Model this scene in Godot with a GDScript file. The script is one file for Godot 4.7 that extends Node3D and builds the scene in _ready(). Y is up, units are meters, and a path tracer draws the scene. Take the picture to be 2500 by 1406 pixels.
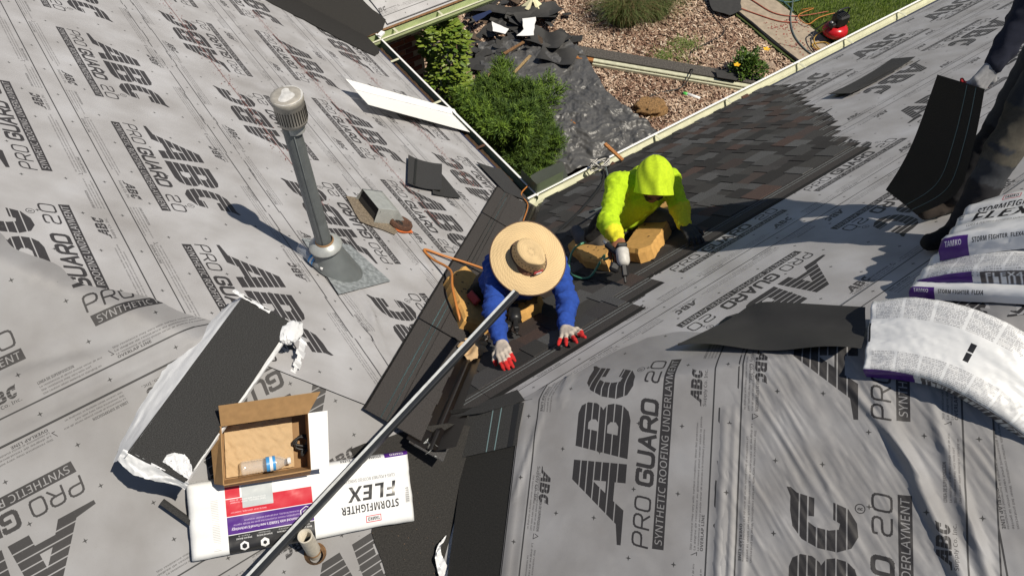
extends Node3D
# A re-roofing job seen from above: two hipped roof masses that meet in a valley, a courtyard garden below.
# World: y up, metres. The inside corner of the two eaves is the origin; U runs along the left eave, V along the right eave.

const T := 0.735                      # pitch of the roofs (rise per run)
const TN := 0.58                      # pitch of the near right slope
const K := 1.2410
const KN := 1.1560
const GROUND := -2.6
const UP := Vector3(0, 1, 0)
var U := Vector3(-0.57215, 0, -0.82015)
var V := Vector3(0.82015, 0, -0.57215)
var FR := {}
var M := {}
var rng := RandomNumberGenerator.new()
var ink := Color(0.16, 0.155, 0.16)
var sheet_tex: ImageTexture
var house: Node3D
var roof: MeshInstance3D
var T1: Vector3
var T2: Vector3

func _ready():
	rng.seed = 77
	# ---- camera
	var cam := Camera3D.new()
	cam.name = "camera"
	cam.fov = 40.5
	cam.position = Vector3(-0.190, 5.04, 4.826)
	cam.rotation = Vector3(-deg_to_rad(52.1), 0, 0)
	cam.near = 0.05
	cam.far = 400.0
	add_child(cam)
	cam.current = true
	# ---- sky, sun, exposure
	var we := WorldEnvironment.new()
	we.name = "world"
	var env := Environment.new()
	env.background_mode = Environment.BG_SKY
	var sm := ProceduralSkyMaterial.new()
	sm.sky_top_color = Color(0.40, 0.50, 0.66)
	sm.sky_horizon_color = Color(0.74, 0.78, 0.82)
	sm.ground_horizon_color = Color(0.45, 0.45, 0.40)
	sm.ground_bottom_color = Color(0.20, 0.20, 0.16)
	sm.energy_multiplier = 0.55
	var sky := Sky.new()
	sky.sky_material = sm
	env.sky = sky
	env.tonemap_mode = Environment.TONE_MAPPER_LINEAR
	env.tonemap_exposure = 1.0
	env.sdfgi_enabled = true
	env.ssao_enabled = true
	env.ssil_enabled = true
	we.environment = env
	add_child(we)
	var sun := DirectionalLight3D.new()
	sun.name = "sun"
	sun.light_energy = 1.6
	sun.light_color = Color(1.0, 0.965, 0.90)
	sun.light_angular_distance = 0.5
	sun.shadow_enabled = true
	var l := Vector3(-0.4712, -0.8583, -0.2031)
	sun.basis = Basis.looking_at(l, UP)
	add_child(sun)
	# ---- frames of the roof planes: origin, along the eave, up the slope, outward normal
	T1 = (-U - V + UP * T) * 2.2
	T2 = (-U - V + UP * T) * 2.1
	FR["L"] = [Vector3.ZERO, U, (-V + UP * T) / K, (UP + V * T) / K]
	FR["R"] = [Vector3.ZERO, V, (-U + UP * T) / K, (UP + U * T) / K]
	FR["M"] = [T1, V, (U + UP * T) / K, (UP - U * T) / K]
	FR["N"] = [T2, U, (V + UP * TN) / KN, (UP - V * TN) / KN]
	FR["P"] = [U * U0, V, (U + UP * T) / K, (UP - U * T) / K]
	materials()
	build_ground()
	build_house()
	build_underlayment()
	build_shingles()
	build_membranes()
	build_gutters()
	build_vents()
	build_loose_roof_things()
	build_bundles()
	build_workers()
	build_garden()
	build_debris()

const U0 := 3.12

# ------------------------------------------------------------------ small helpers
func fp(f: String, a: float, s: float, n := 0.0) -> Vector3:
	var q: Array = FR[f]
	return q[0] + q[1] * a + q[2] * s + q[3] * n

func fbasis(f: String, turn := 0.0) -> Basis:      # x along, y outward, z such that x cross y = z
	var q: Array = FR[f]
	var b := Basis(q[1], q[3], (q[1] as Vector3).cross(q[3]))
	return b * Basis(Vector3(0, 1, 0), turn)

func lin(r: float, g: float, b: float) -> Color:
	return Color(r, g, b).linear_to_srgb()

func numbered(called: String) -> String:
	if not has_node(called):
		return called
	var n := 1
	while has_node("%s_%03d" % [called, n]):
		n += 1
	return "%s_%03d" % [called, n]

func tag(o: Node3D, label: String, category: String, group := "", kind := ""):
	if label: o.set_meta("label", label)
	if category: o.set_meta("category", category)
	if group: o.set_meta("group", group)
	if kind: o.set_meta("kind", kind)

func thing(called: String, label: String, category: String, at := Vector3.ZERO, group := "") -> Node3D:
	var o := Node3D.new()
	o.name = numbered(called)
	add_child(o)
	o.position = at
	tag(o, label, category, group)
	return o

func where(o: Node3D) -> Vector3:
	var p := Vector3.ZERO
	var n: Node = o
	while n is Node3D and n != self:
		p += (n as Node3D).position
		n = n.get_parent()
	return p

func part(parent: Node3D, called: String, m: Mesh, material: Material, kind := "", label := "") -> MeshInstance3D:   # mesh in world axes, hung under its thing
	var o := MeshInstance3D.new()
	o.name = called
	o.mesh = m
	o.material_override = material
	o.position = -where(parent)
	parent.add_child(o, true)
	if kind: o.set_meta("kind", kind)
	if label: o.set_meta("label", label)
	return o

func single(called: String, m: Mesh, material: Material, label := "", category := "", group := "", kind := "") -> MeshInstance3D:
	var o := MeshInstance3D.new()
	o.name = numbered(called)
	o.mesh = m
	o.material_override = material
	add_child(o)
	tag(o, label, category, group, kind)
	return o

func new_st(flat := true) -> SurfaceTool:
	var st := SurfaceTool.new()
	st.begin(Mesh.PRIMITIVE_TRIANGLES)
	st.set_smooth_group(-1 if flat else 0)
	return st

func done(st: SurfaceTool) -> ArrayMesh:
	st.generate_normals()
	return st.commit()

func tri(st: SurfaceTool, a: Vector3, b: Vector3, c: Vector3):
	st.add_vertex(a); st.add_vertex(b); st.add_vertex(c)

func quad(st: SurfaceTool, a: Vector3, b: Vector3, c: Vector3, d: Vector3):
	tri(st, a, b, c); tri(st, a, c, d)

func quad_uv(st: SurfaceTool, p: Array, uv: Array):
	for i in [0, 1, 2, 0, 2, 3]:
		st.set_uv(uv[i]); st.add_vertex(p[i])

func box(st: SurfaceTool, c: Vector3, b: Basis, size: Vector3, bevel := 0.0):
	# a box with chamfered edges; its faces are wound clockwise seen from outside
	var h := size * 0.5
	var v := []
	if bevel <= 0.0:
		for f in [[0, 1, 2], [1, 2, 0], [2, 0, 1]]:
			for s in [-1.0, 1.0]:
				var n := Vector3.ZERO; n[f[0]] = s * h[f[0]]
				var e := Vector3.ZERO; e[f[1]] = h[f[1]]
				var g := Vector3.ZERO; g[f[2]] = h[f[2]] * s
				quad(st, c + b * (n - e - g), c + b * (n - e + g), c + b * (n + e + g), c + b * (n + e - g))
		return
	var k := h - Vector3.ONE * bevel
	for f in [[0, 1, 2], [1, 2, 0], [2, 0, 1]]:
		for s in [-1.0, 1.0]:
			var n := Vector3.ZERO; n[f[0]] = s * h[f[0]]
			var e := Vector3.ZERO; e[f[1]] = k[f[1]]
			var g := Vector3.ZERO; g[f[2]] = k[f[2]] * s
			quad(st, c + b * (n - e - g), c + b * (n - e + g), c + b * (n + e + g), c + b * (n + e - g))
	for f in [[0, 1, 2], [1, 2, 0], [2, 0, 1]]:
		for s in [-1.0, 1.0]:
			for t in [-1.0, 1.0]:
				var p := Vector3.ZERO; p[f[0]] = s * h[f[0]]; p[f[1]] = t * k[f[1]]
				var q := Vector3.ZERO; q[f[0]] = s * k[f[0]]; q[f[1]] = t * h[f[1]]
				var g := Vector3.ZERO; g[f[2]] = k[f[2]] * s * t
				quad(st, c + b * (p - g), c + b * (p + g), c + b * (q + g), c + b * (q - g))
	for sx in [-1.0, 1.0]:
		for sy in [-1.0, 1.0]:
			for sz in [-1.0, 1.0]:
				var a := Vector3(sx * h.x, sy * k.y, sz * k.z)
				var d := Vector3(sx * k.x, sy * h.y, sz * k.z)
				var e := Vector3(sx * k.x, sy * k.y, sz * h.z)
				if sx * sy * sz > 0: tri(st, c + b * a, c + b * e, c + b * d)
				else: tri(st, c + b * a, c + b * d, c + b * e)

func tube(st: SurfaceTool, pts: Array, radii, sides := 8, cap := true):
	var n := pts.size()
	var side := Vector3.ZERO
	var rings := []
	for i in n:
		var d: Vector3 = (pts[mini(i + 1, n - 1)] - pts[maxi(i - 1, 0)]).normalized()
		if side == Vector3.ZERO:
			side = d.cross(UP if absf(d.y) < 0.9 else Vector3(1, 0, 0)).normalized()
		side = (side - d * side.dot(d)).normalized()
		var up := d.cross(side)
		var r: float = radii[i] if radii is Array else radii
		var ring := []
		for k in sides:
			var a := TAU * k / sides
			ring.append(pts[i] + (side * cos(a) + up * sin(a)) * r)
		rings.append(ring)
	for i in n - 1:
		for k in sides:
			var k2 := (k + 1) % sides
			quad(st, rings[i][k], rings[i + 1][k], rings[i + 1][k2], rings[i][k2])
	if cap:
		for k in range(1, sides - 1):
			tri(st, rings[0][0], rings[0][k], rings[0][k + 1])
			tri(st, rings[n - 1][0], rings[n - 1][k + 1], rings[n - 1][k])

func curve(pts: Array, steps := 6) -> Array:      # Catmull-Rom through the points
	var out := []
	var n := pts.size()
	for i in n - 1:
		var p0: Vector3 = pts[maxi(i - 1, 0)]
		var p3: Vector3 = pts[mini(i + 2, n - 1)]
		for k in steps:
			out.append((pts[i] as Vector3).cubic_interpolate(pts[i + 1], p0, p3, float(k) / steps))
	out.append(pts[n - 1])
	return out

func lathe(st: SurfaceTool, at: Vector3, b: Basis, prof: Array, seg := 24, squash := Vector2.ONE):   # prof: Vector2(radius, height)
	for i in prof.size() - 1:
		for k in seg:
			var q := []
			for e in [[i, k], [i + 1, k], [i + 1, k + 1], [i, k + 1]]:
				var a: float = TAU * e[1] / seg
				var p: Vector2 = prof[e[0]]
				q.append(at + b * Vector3(cos(a) * p.x * squash.x, p.y, sin(a) * p.x * squash.y))
			var uvs := [Vector2(float(k) / seg, float(i) / (prof.size() - 1)), Vector2(float(k) / seg, float(i + 1) / (prof.size() - 1)), Vector2(float(k + 1) / seg, float(i + 1) / (prof.size() - 1)), Vector2(float(k + 1) / seg, float(i) / (prof.size() - 1))]
			quad_uv(st, q, uvs)

func grid_mesh(nx: int, ny: int, f: Callable, fuv = null) -> ArrayMesh:      # a smooth patch f(i/nx, j/ny)
	var pos := PackedVector3Array()
	var uvs := PackedVector2Array()
	for j in ny + 1:
		for i in nx + 1:
			var a := float(i) / nx
			var b := float(j) / ny
			pos.append(f.call(a, b))
			uvs.append(fuv.call(a, b) if fuv != null else Vector2(a, b))
	var nor := PackedVector3Array()
	var w := nx + 1
	for j in ny + 1:
		for i in w:
			var dx := pos[j * w + mini(i + 1, nx)] - pos[j * w + maxi(i - 1, 0)]
			var dy := pos[mini(j + 1, ny) * w + i] - pos[maxi(j - 1, 0) * w + i]
			var nn := dx.cross(dy)
			nor.append(nn.normalized() if nn.length_squared() > 1e-14 else Vector3.ZERO)
	for q in nor.size():      # poles take the normal of the neighbouring ring
		if nor[q] == Vector3.ZERO:
			for e in [q - w, q + w, q - 1, q + 1]:
				if e >= 0 and e < nor.size() and nor[e] != Vector3.ZERO: nor[q] = nor[e]
	var flip := 0.0
	for q in nor: flip += q.y
	if flip < 0:
		for q in nor.size(): nor[q] = -nor[q]
	var idx := PackedInt32Array()
	for j in ny:
		for i in nx:
			var a := j * w + i
			if flip < 0: idx.append_array([a, a + 1, a + w + 1, a, a + w + 1, a + w])
			else: idx.append_array([a, a + w + 1, a + 1, a, a + w, a + w + 1])
	var arr := []
	arr.resize(Mesh.ARRAY_MAX)
	arr[Mesh.ARRAY_VERTEX] = pos
	arr[Mesh.ARRAY_NORMAL] = nor
	arr[Mesh.ARRAY_TEX_UV] = uvs
	arr[Mesh.ARRAY_INDEX] = idx
	var m := ArrayMesh.new()
	m.add_surface_from_arrays(Mesh.PRIMITIVE_TRIANGLES, arr)
	return m

func slab(st: SurfaceTool, poly, top: Callable, thick: float, uvf = null):      # poly (plane coordinates) lifted by top(p) -> [point, normal]; closed plate
	var pg := PackedVector2Array(poly)
	if Geometry2D.is_polygon_clockwise(pg): pg.reverse()
	var ix := Geometry2D.triangulate_polygon(pg)
	var P := []
	var Q := []
	for p in pg:
		var r: Array = top.call(p)
		P.append(r[0]); Q.append(r[0] - r[1] * thick)
	var put := func(list: Array, i: int):
		if uvf != null: st.set_uv(uvf.call(pg[i]))
		st.add_vertex(list[i])
	for i in range(0, ix.size(), 3):
		var flip: bool = (P[ix[i + 1]] - P[ix[i]]).cross(P[ix[i + 2]] - P[ix[i]]).dot(P[ix[i]] - Q[ix[i]]) > 0
		for k in ([0, 2, 1] if flip else [0, 1, 2]): put.call(P, ix[i + k])
		for k in ([0, 1, 2] if flip else [0, 2, 1]): put.call(Q, ix[i + k])
	var n := pg.size()
	var c := Vector3.ZERO
	for p in P: c += p / n
	for i in n:
		var j := (i + 1) % n
		var out: Vector3 = (P[i] + P[j]) * 0.5 - c
		if (P[j] - P[i]).cross(Q[i] - P[i]).dot(out) > 0:
			for e in [[P, i], [Q, i], [Q, j], [P, i], [Q, j], [P, j]]: put.call(e[0], e[1])
		else:
			for e in [[P, i], [P, j], [Q, j], [P, i], [Q, j], [Q, i]]: put.call(e[0], e[1])

func plate(f: String, poly: Array, n: float, thick: float) -> ArrayMesh:
	var st := new_st()
	slab(st, poly, func(p): return [fp(f, p.x, p.y, n), FR[f][3]], thick)
	return done(st)

func ragged(poly: Array, step: float, amp: float) -> Array:      # torn outline
	var out := []
	for i in poly.size():
		var a: Vector2 = poly[i]
		var b: Vector2 = poly[(i + 1) % poly.size()]
		var n := maxi(1, int(a.distance_to(b) / step))
		for k in n:
			var p := a.lerp(b, float(k) / n)
			if k > 0: p += (b - a).normalized().orthogonal() * rng.randf_range(-amp, amp)
			out.append(p)
	return out

func multi(parent: Node3D, called: String, mesh: Mesh, material: Material, xf: Array, cols: Array, kind := "stuff") -> MultiMeshInstance3D:
	var mm := MultiMesh.new()
	mm.transform_format = MultiMesh.TRANSFORM_3D
	mm.use_colors = cols.size() > 0
	mm.mesh = mesh
	mm.instance_count = xf.size()
	for i in xf.size():
		mm.set_instance_transform(i, xf[i])
		if cols.size(): mm.set_instance_color(i, cols[i])
	var o := MultiMeshInstance3D.new()
	o.name = called if parent != self else numbered(called)
	o.multimesh = mm
	o.material_override = material
	if parent != self: o.position = -where(parent)
	parent.add_child(o, true)
	if kind: o.set_meta("kind", kind)
	return o

# ------------------------------------------------------------------ materials
func noise_tex(freq: float, lo: float, hi: float, type := FastNoiseLite.TYPE_SIMPLEX_SMOOTH, size := 512, oct := 4, sd := 1) -> NoiseTexture2D:
	var n := FastNoiseLite.new()
	n.noise_type = type
	n.frequency = freq
	n.fractal_octaves = oct
	n.seed = sd
	var t := NoiseTexture2D.new()
	t.width = size; t.height = size
	t.seamless = true
	t.noise = n
	var g := Gradient.new()
	g.offsets = PackedFloat32Array([0.0, 1.0])
	g.colors = PackedColorArray([Color(lo, lo, lo), Color(hi, hi, hi)])
	t.color_ramp = g
	return t

func mat(called: String, c: Color, rough := 0.8, tex: Texture2D = null, tile := 1.0, metal := 0.0) -> StandardMaterial3D:
	var m := StandardMaterial3D.new()
	m.resource_name = called
	m.albedo_color = c
	m.roughness = rough
	m.metallic = metal
	if tex:
		m.albedo_texture = tex
		m.uv1_triplanar = true
		m.uv1_world_triplanar = true
		m.uv1_scale = Vector3.ONE * tile
	M[called] = m
	return m

func materials():
	var speck := noise_tex(0.16, 0.22, 1.0, FastNoiseLite.TYPE_SIMPLEX, 512, 2, 3)
	var cloud := noise_tex(0.012, 0.84, 1.0, FastNoiseLite.TYPE_SIMPLEX_SMOOTH, 512, 5, 5)
	var streak := noise_tex(0.03, 0.45, 1.0, FastNoiseLite.TYPE_SIMPLEX_SMOOTH, 512, 5, 9)
	var m: StandardMaterial3D
	m = mat("shingle", Color.WHITE, 0.92, speck, 2.2); m.vertex_color_use_as_albedo = true
	mat("membrane", lin(0.044, 0.040, 0.036), 0.85, speck, 1.6)
	mat("membrane_dark", lin(0.022, 0.021, 0.019), 0.8, speck, 1.6)
	mat("granules", lin(0.075, 0.075, 0.076), 0.95, speck, 2.6)
	mat("felt", lin(0.038, 0.037, 0.036), 0.75, cloud, 1.5)
	mat("felt_grey", lin(0.085, 0.085, 0.088), 0.85, speck, 2.0)
	mat("felt_brown", lin(0.16, 0.11, 0.075), 0.9, streak, 2.0)
	mat("white_sheet", lin(0.80, 0.80, 0.80), 0.55)
	mat("white_vinyl", lin(0.84, 0.84, 0.83), 0.35)
	mat("cream_metal", lin(0.68, 0.68, 0.50), 0.4, cloud, 1.3)
	mat("lime_metal", lin(0.58, 0.66, 0.36), 0.4, cloud, 1.3)
	mat("green_metal", lin(0.15, 0.19, 0.12), 0.45, cloud, 2.0)
	mat("gutter_dark", lin(0.03, 0.04, 0.03), 0.6, cloud, 2.0)
	mat("blue_tape", lin(0.02, 0.03, 0.08), 0.5)
	mat("leaf_litter", lin(0.18, 0.10, 0.05), 0.95, speck, 3.0)
	mat("deck_wood", lin(0.36, 0.19, 0.08), 0.85, streak, 3.0)
	mat("raw_wood", lin(0.62, 0.43, 0.20), 0.8, streak, 3.0)
	mat("orange_wood", lin(0.66, 0.27, 0.07), 0.7, streak, 3.0)
	mat("dark_wood", lin(0.10, 0.06, 0.04), 0.8)
	mat("zinc", lin(0.19, 0.21, 0.215), 0.45, cloud, 1.5, 0.2)
	mat("zinc_light", lin(0.50, 0.52, 0.51), 0.38, cloud, 3.0, 0.3)
	mat("zinc_flash", lin(0.52, 0.56, 0.58), 0.4, streak, 2.2, 0.15)
	mat("cap_metal", lin(0.47, 0.44, 0.39), 0.45, cloud, 4.0, 0.15)
	mat("cap_top", lin(0.74, 0.73, 0.71), 0.4, cloud, 6.0, 0.1)
	mat("slot_dark", lin(0.02, 0.018, 0.016), 0.9)
	mat("sealant", lin(0.34, 0.20, 0.10), 0.8)
	mat("rust", lin(0.16, 0.075, 0.045), 0.9, streak, 5.0)
	mat("rust_orange", lin(0.55, 0.13, 0.03), 0.85)
	mat("old_paint", lin(0.36, 0.29, 0.21), 0.8, streak, 4.0)
	mat("brown_metal", lin(0.010, 0.0075, 0.006), 0.3, cloud, 1.5, 0.0)
	mat("brick", Color.WHITE, 0.9, cloud, 6.0).vertex_color_use_as_albedo = true
	mat("mortar", lin(0.50, 0.41, 0.34), 0.95, cloud, 4.0)
	mat("mulch", lin(0.16, 0.085, 0.05), 0.95, speck, 2.0)
	mat("chip", Color.WHITE, 0.9).vertex_color_use_as_albedo = true
	mat("soil_grass", lin(0.15, 0.21, 0.05), 0.95, speck, 1.4)
	m = mat("blade", Color.WHITE, 0.7); m.vertex_color_use_as_albedo = true; m.backlight_enabled = true; m.backlight = Color(0.14, 0.18, 0.03)
	m = mat("leaf", Color.WHITE, 0.5); m.vertex_color_use_as_albedo = true; m.backlight_enabled = true; m.backlight = Color(0.16, 0.20, 0.04)
	mat("stem", lin(0.14, 0.09, 0.05), 0.9)
	mat("concrete", lin(0.40, 0.33, 0.25), 0.9, cloud, 1.2)
	mat("chalk", lin(0.50, 0.16, 0.13), 0.95, streak, 2.0)
	m = mat("tarp", lin(0.100, 0.099, 0.099), 0.44, cloud, 1.0)
	mat("rock", lin(0.44, 0.25, 0.10), 0.9, streak, 2.0)
	mat("rock_pale", lin(0.60, 0.45, 0.34), 0.9, streak, 3.0)
	mat("black_rubber", lin(0.014, 0.014, 0.014), 0.5)
	mat("black_plastic", lin(0.018, 0.018, 0.019), 0.4)
	mat("grey_plastic", lin(0.30, 0.30, 0.30), 0.5)
	mat("dull_white", lin(0.60, 0.58, 0.54), 0.5, cloud, 6.0)
	mat("red_tank", lin(0.50, 0.012, 0.018), 0.25)
	mat("red_band", lin(0.30, 0.03, 0.03), 0.6)
	mat("cord_orange", lin(0.46, 0.17, 0.035), 0.5)
	mat("cord_red", lin(0.36, 0.09, 0.05), 0.6)
	mat("cord_grey", lin(0.10, 0.13, 0.13), 0.5)
	mat("cord_teal", lin(0.05, 0.12, 0.12), 0.5)
	mat("cord_green", lin(0.07, 0.24, 0.15), 0.45)
	mat("steel", lin(0.45, 0.45, 0.46), 0.3, null, 1.0, 0.8)
	mat("card", lin(0.42, 0.245, 0.105), 0.85, cloud, 4.0)
	mat("card_inside", lin(0.33, 0.19, 0.085), 0.85, cloud, 4.0)
	mat("kraft", lin(0.48, 0.33, 0.18), 0.8)
	mat("foam", lin(0.66, 0.37, 0.11), 0.95, cloud, 4.0)
	mat("foam_dirt", lin(0.08, 0.045, 0.02), 0.95)
	mat("pvc", lin(0.62, 0.57, 0.48), 0.45, cloud, 6.0)
	mat("stick_light", lin(0.70, 0.72, 0.72), 0.3, cloud, 5.0, 0.1)
	mat("stick_dark", lin(0.022, 0.024, 0.027), 0.35)
	mat("water_bottle", Color(0.96, 0.98, 1.0, 0.13), 0.08).transparency = BaseMaterial3D.TRANSPARENCY_ALPHA
	mat("bottle_label", lin(0.05, 0.28, 0.62), 0.35)
	mat("white_cap", lin(0.75, 0.75, 0.75), 0.4)
	m = mat("wrap_white", lin(0.66, 0.67, 0.69), 0.32, null)
	mat("cloth", Color.WHITE, 0.95, cloud, 9.0).vertex_color_use_as_albedo = true
	mat("hivis", lin(0.56, 0.76, 0.015), 0.9, cloud, 7.0)
	mat("blue_shirt", lin(0.014, 0.065, 0.36), 0.9, cloud, 7.0)
	mat("navy_shirt", lin(0.010, 0.013, 0.030), 0.95, cloud, 7.0)
	mat("leather", lin(0.018, 0.013, 0.011), 0.6)
	mat("teal_line", lin(0.13, 0.20, 0.21), 0.9)
	mat("purple", lin(0.10, 0.02, 0.25), 0.35)
	mat("petal", lin(0.80, 0.46, 0.02), 0.6)
	mat("pale_cloth", lin(0.72, 0.68, 0.45), 0.9)
	# underlayment: a printed grey sheet, with dirt that does not repeat with the print
	sheet_tex = ImageTexture.create_from_image(print_image())
	var dirt := noise_tex(0.006, 0.80, 1.06, FastNoiseLite.TYPE_SIMPLEX_SMOOTH, 1024, 6, 21)
	dirt.color_ramp.colors = PackedColorArray([Color(0.80, 0.785, 0.765), Color(1.05, 1.05, 1.05)])
	for e in [["sheet", 0.70], ["sheet_dimmed", 0.47]]:  # dimmer light on the near slopes is put into the second, darker colour
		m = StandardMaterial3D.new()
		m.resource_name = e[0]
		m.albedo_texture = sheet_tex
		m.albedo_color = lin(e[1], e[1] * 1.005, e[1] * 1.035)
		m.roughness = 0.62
		m.detail_enabled = true
		m.detail_albedo = dirt
		m.detail_blend_mode = BaseMaterial3D.BLEND_MODE_MUL
		m.detail_uv_layer = BaseMaterial3D.DETAIL_UV_2
		m.uv2_triplanar = true
		m.uv2_world_triplanar = true
		m.uv2_scale = Vector3.ONE * 0.45
		M[e[0]] = m
	mat("underlay_plain", lin(0.40, 0.40, 0.41), 0.7)

# ------------------------------------------------------------------ printed lettering (flat print on the sheets and the wrappers)
func font_of(bold: bool) -> RID:
	var key := "font_bold" if bold else "font"
	if not M.has(key):
		var f := SystemFont.new()
		f.font_names = PackedStringArray(["Droid Sans"])
		f.font_weight = 700 if bold else 400
		M[key] = f
	return (M[key] as SystemFont).get_rids()[0]

func text_mask(s: String, px: int, bold: bool) -> Image:      # white on clear, cropped to cap height and width
	var ts := TextServerManager.get_primary_interface()
	var rid := font_of(bold)
	var sz := Vector2i(px, 0)
	var w := 0.0
	for ch in s: w += ts.font_get_glyph_advance(rid, px, ts.font_get_glyph_index(rid, px, ch.unicode_at(0), 0)).x
	var out := Image.create(maxi(4, int(w) + 2), int(px * 1.0) + 2, false, Image.FORMAT_RGBA8)
	var x := 0.0
	for ch in s:
		var gi := ts.font_get_glyph_index(rid, px, ch.unicode_at(0), 0)
		ts.font_render_glyph(rid, sz, gi)
		var r := ts.font_get_glyph_uv_rect(rid, sz, gi)
		if r.size.x > 0:
			var page := ts.font_get_texture_image(rid, sz, ts.font_get_glyph_texture_idx(rid, sz, gi)).duplicate() as Image
			var g := page.get_region(Rect2i(r.position, r.size))
			g.convert(Image.FORMAT_RGBA8)
			var off := ts.font_get_glyph_offset(rid, sz, gi)
			out.blend_rect(g, Rect2i(Vector2i.ZERO, g.get_size()), Vector2i(int(x + off.x), int(px * 0.76 + off.y)))
		x += ts.font_get_glyph_advance(rid, px, gi).x
	return out

func put_text(im: Image, s: String, r: Rect2, col: Color, bold := false, turned := false, slant := 0.0):      # r: cap box in pixels (top left, size)
	var px := clampi(int(r.size.y * 1.4), 10, 120)
	var mk := text_mask(s, px, bold)
	var top := int(px * 0.76 - px * 0.72)
	mk = mk.get_region(Rect2i(0, top, mk.get_width(), int(px * 0.95) - top))
	var full_h := r.size.y * float(mk.get_height()) / (px * 0.72)
	mk.resize(maxi(2, int(r.size.x)), maxi(2, int(full_h)), Image.INTERPOLATE_BILINEAR)
	if turned: mk.rotate_180()
	var oy := int(r.position.y - (full_h - r.size.y if turned else 0.0))
	for y in mk.get_height():
		var sh := int(slant * (mk.get_height() - y) * (1 if not turned else -1))
		for x in mk.get_width():
			var a := mk.get_pixel(x, y).a
			if a > 0.02:
				var X := int(r.position.x) + x + sh
				var Y := oy + y
				if X >= 0 and Y >= 0 and X < im.get_width() and Y < im.get_height():
					im.set_pixel(X, Y, im.get_pixel(X, Y).lerp(col, a))

func fill_poly(im: Image, rings: Array, col: Color):      # even-odd scanline fill, pixel coordinates
	var lo := 1e9
	var hi := -1e9
	for ring in rings:
		for p in ring:
			lo = minf(lo, p.y); hi = maxf(hi, p.y)
	for y in range(maxi(0, int(lo)), mini(im.get_height() - 1, int(hi) + 1) + 1):
		var xs := []
		var yy := y + 0.5
		for ring in rings:
			for i in ring.size():
				var a: Vector2 = ring[i]
				var b: Vector2 = ring[(i + 1) % ring.size()]
				if (a.y <= yy) != (b.y <= yy):
					xs.append(a.x + (yy - a.y) / (b.y - a.y) * (b.x - a.x))
		xs.sort()
		for k in range(0, xs.size() - 1, 2):
			var x0 := int(round(xs[k]))
			var x1 := int(round(xs[k + 1]))
			if x1 > x0: im.fill_rect(Rect2i(x0, y, x1 - x0, 1), col)

func stroke(im: Image, pts: Array, w: float, col: Color):
	for i in pts.size() - 1:
		var a: Vector2 = pts[i]
		var b: Vector2 = pts[i + 1]
		var d := (b - a).normalized() * w * 0.5
		var n := d.orthogonal()
		fill_poly(im, [[a - d + n, b + d + n, b + d - n, a - d - n]], col)

func round_path(pts: Array, r: float) -> Array:      # polyline with its corners cut round
	var out := [pts[0]]
	for i in range(1, pts.size() - 1):
		var a: Vector2 = pts[i - 1]; var b: Vector2 = pts[i]; var c: Vector2 = pts[i + 1]
		var p := b + (a - b).normalized() * minf(r, a.distance_to(b) * 0.5)
		var q := b + (c - b).normalized() * minf(r, c.distance_to(b) * 0.5)
		for t in [0.0, 0.33, 0.67, 1.0]:
			out.append(p.lerp(b, t).lerp(b.lerp(q, t), t))
	out.append(pts[-1])
	return out

func wide_word(im: Image, s: String, at: Vector2, cell: Vector2, adv: float, w: float, col: Color):      # wide squared letters; at = baseline left, y down
	var L := {
		"P": [[Vector2(0, 0), Vector2(0, 1), Vector2(1, 1), Vector2(1, 0.42), Vector2(0, 0.42)]],
		"R": [[Vector2(0, 0), Vector2(0, 1), Vector2(1, 1), Vector2(1, 0.44), Vector2(0, 0.44)], [Vector2(0.55, 0.44), Vector2(1, 0)]],
		"O": [[Vector2(0.5, 0), Vector2(0, 0), Vector2(0, 1), Vector2(1, 1), Vector2(1, 0), Vector2(0.5, 0)]],
		"0": [[Vector2(0.5, 0), Vector2(0, 0), Vector2(0, 1), Vector2(1, 1), Vector2(1, 0), Vector2(0.5, 0)]],
		"G": [[Vector2(1, 0.82), Vector2(1, 1), Vector2(0, 1), Vector2(0, 0), Vector2(1, 0), Vector2(1, 0.48), Vector2(0.55, 0.48)]],
		"U": [[Vector2(0, 1), Vector2(0, 0), Vector2(1, 0), Vector2(1, 1)]],
		"A": [[Vector2(0, 0), Vector2(0.5, 1), Vector2(1, 0)], [Vector2(0.2, 0.33), Vector2(0.8, 0.33)]],
		"D": [[Vector2(0, 0), Vector2(0, 1), Vector2(1, 1), Vector2(1, 0), Vector2(0, 0)]],
		"2": [[Vector2(0, 0.8), Vector2(0, 1), Vector2(1, 1), Vector2(1, 0.5), Vector2(0, 0.5), Vector2(0, 0), Vector2(1, 0)]],
	}
	var x := at.x
	for ch in s:
		if L.has(ch):
			for line in L[ch]:
				var q := []
				for p in line:
					q.append(Vector2(x + p.x * cell.x + p.y * cell.y * 0.12, at.y - p.y * cell.y))
				stroke(im, round_path(q, cell.y * (0.30 if ch != "A" else 0.04)), w, col)
		x += adv

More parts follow.
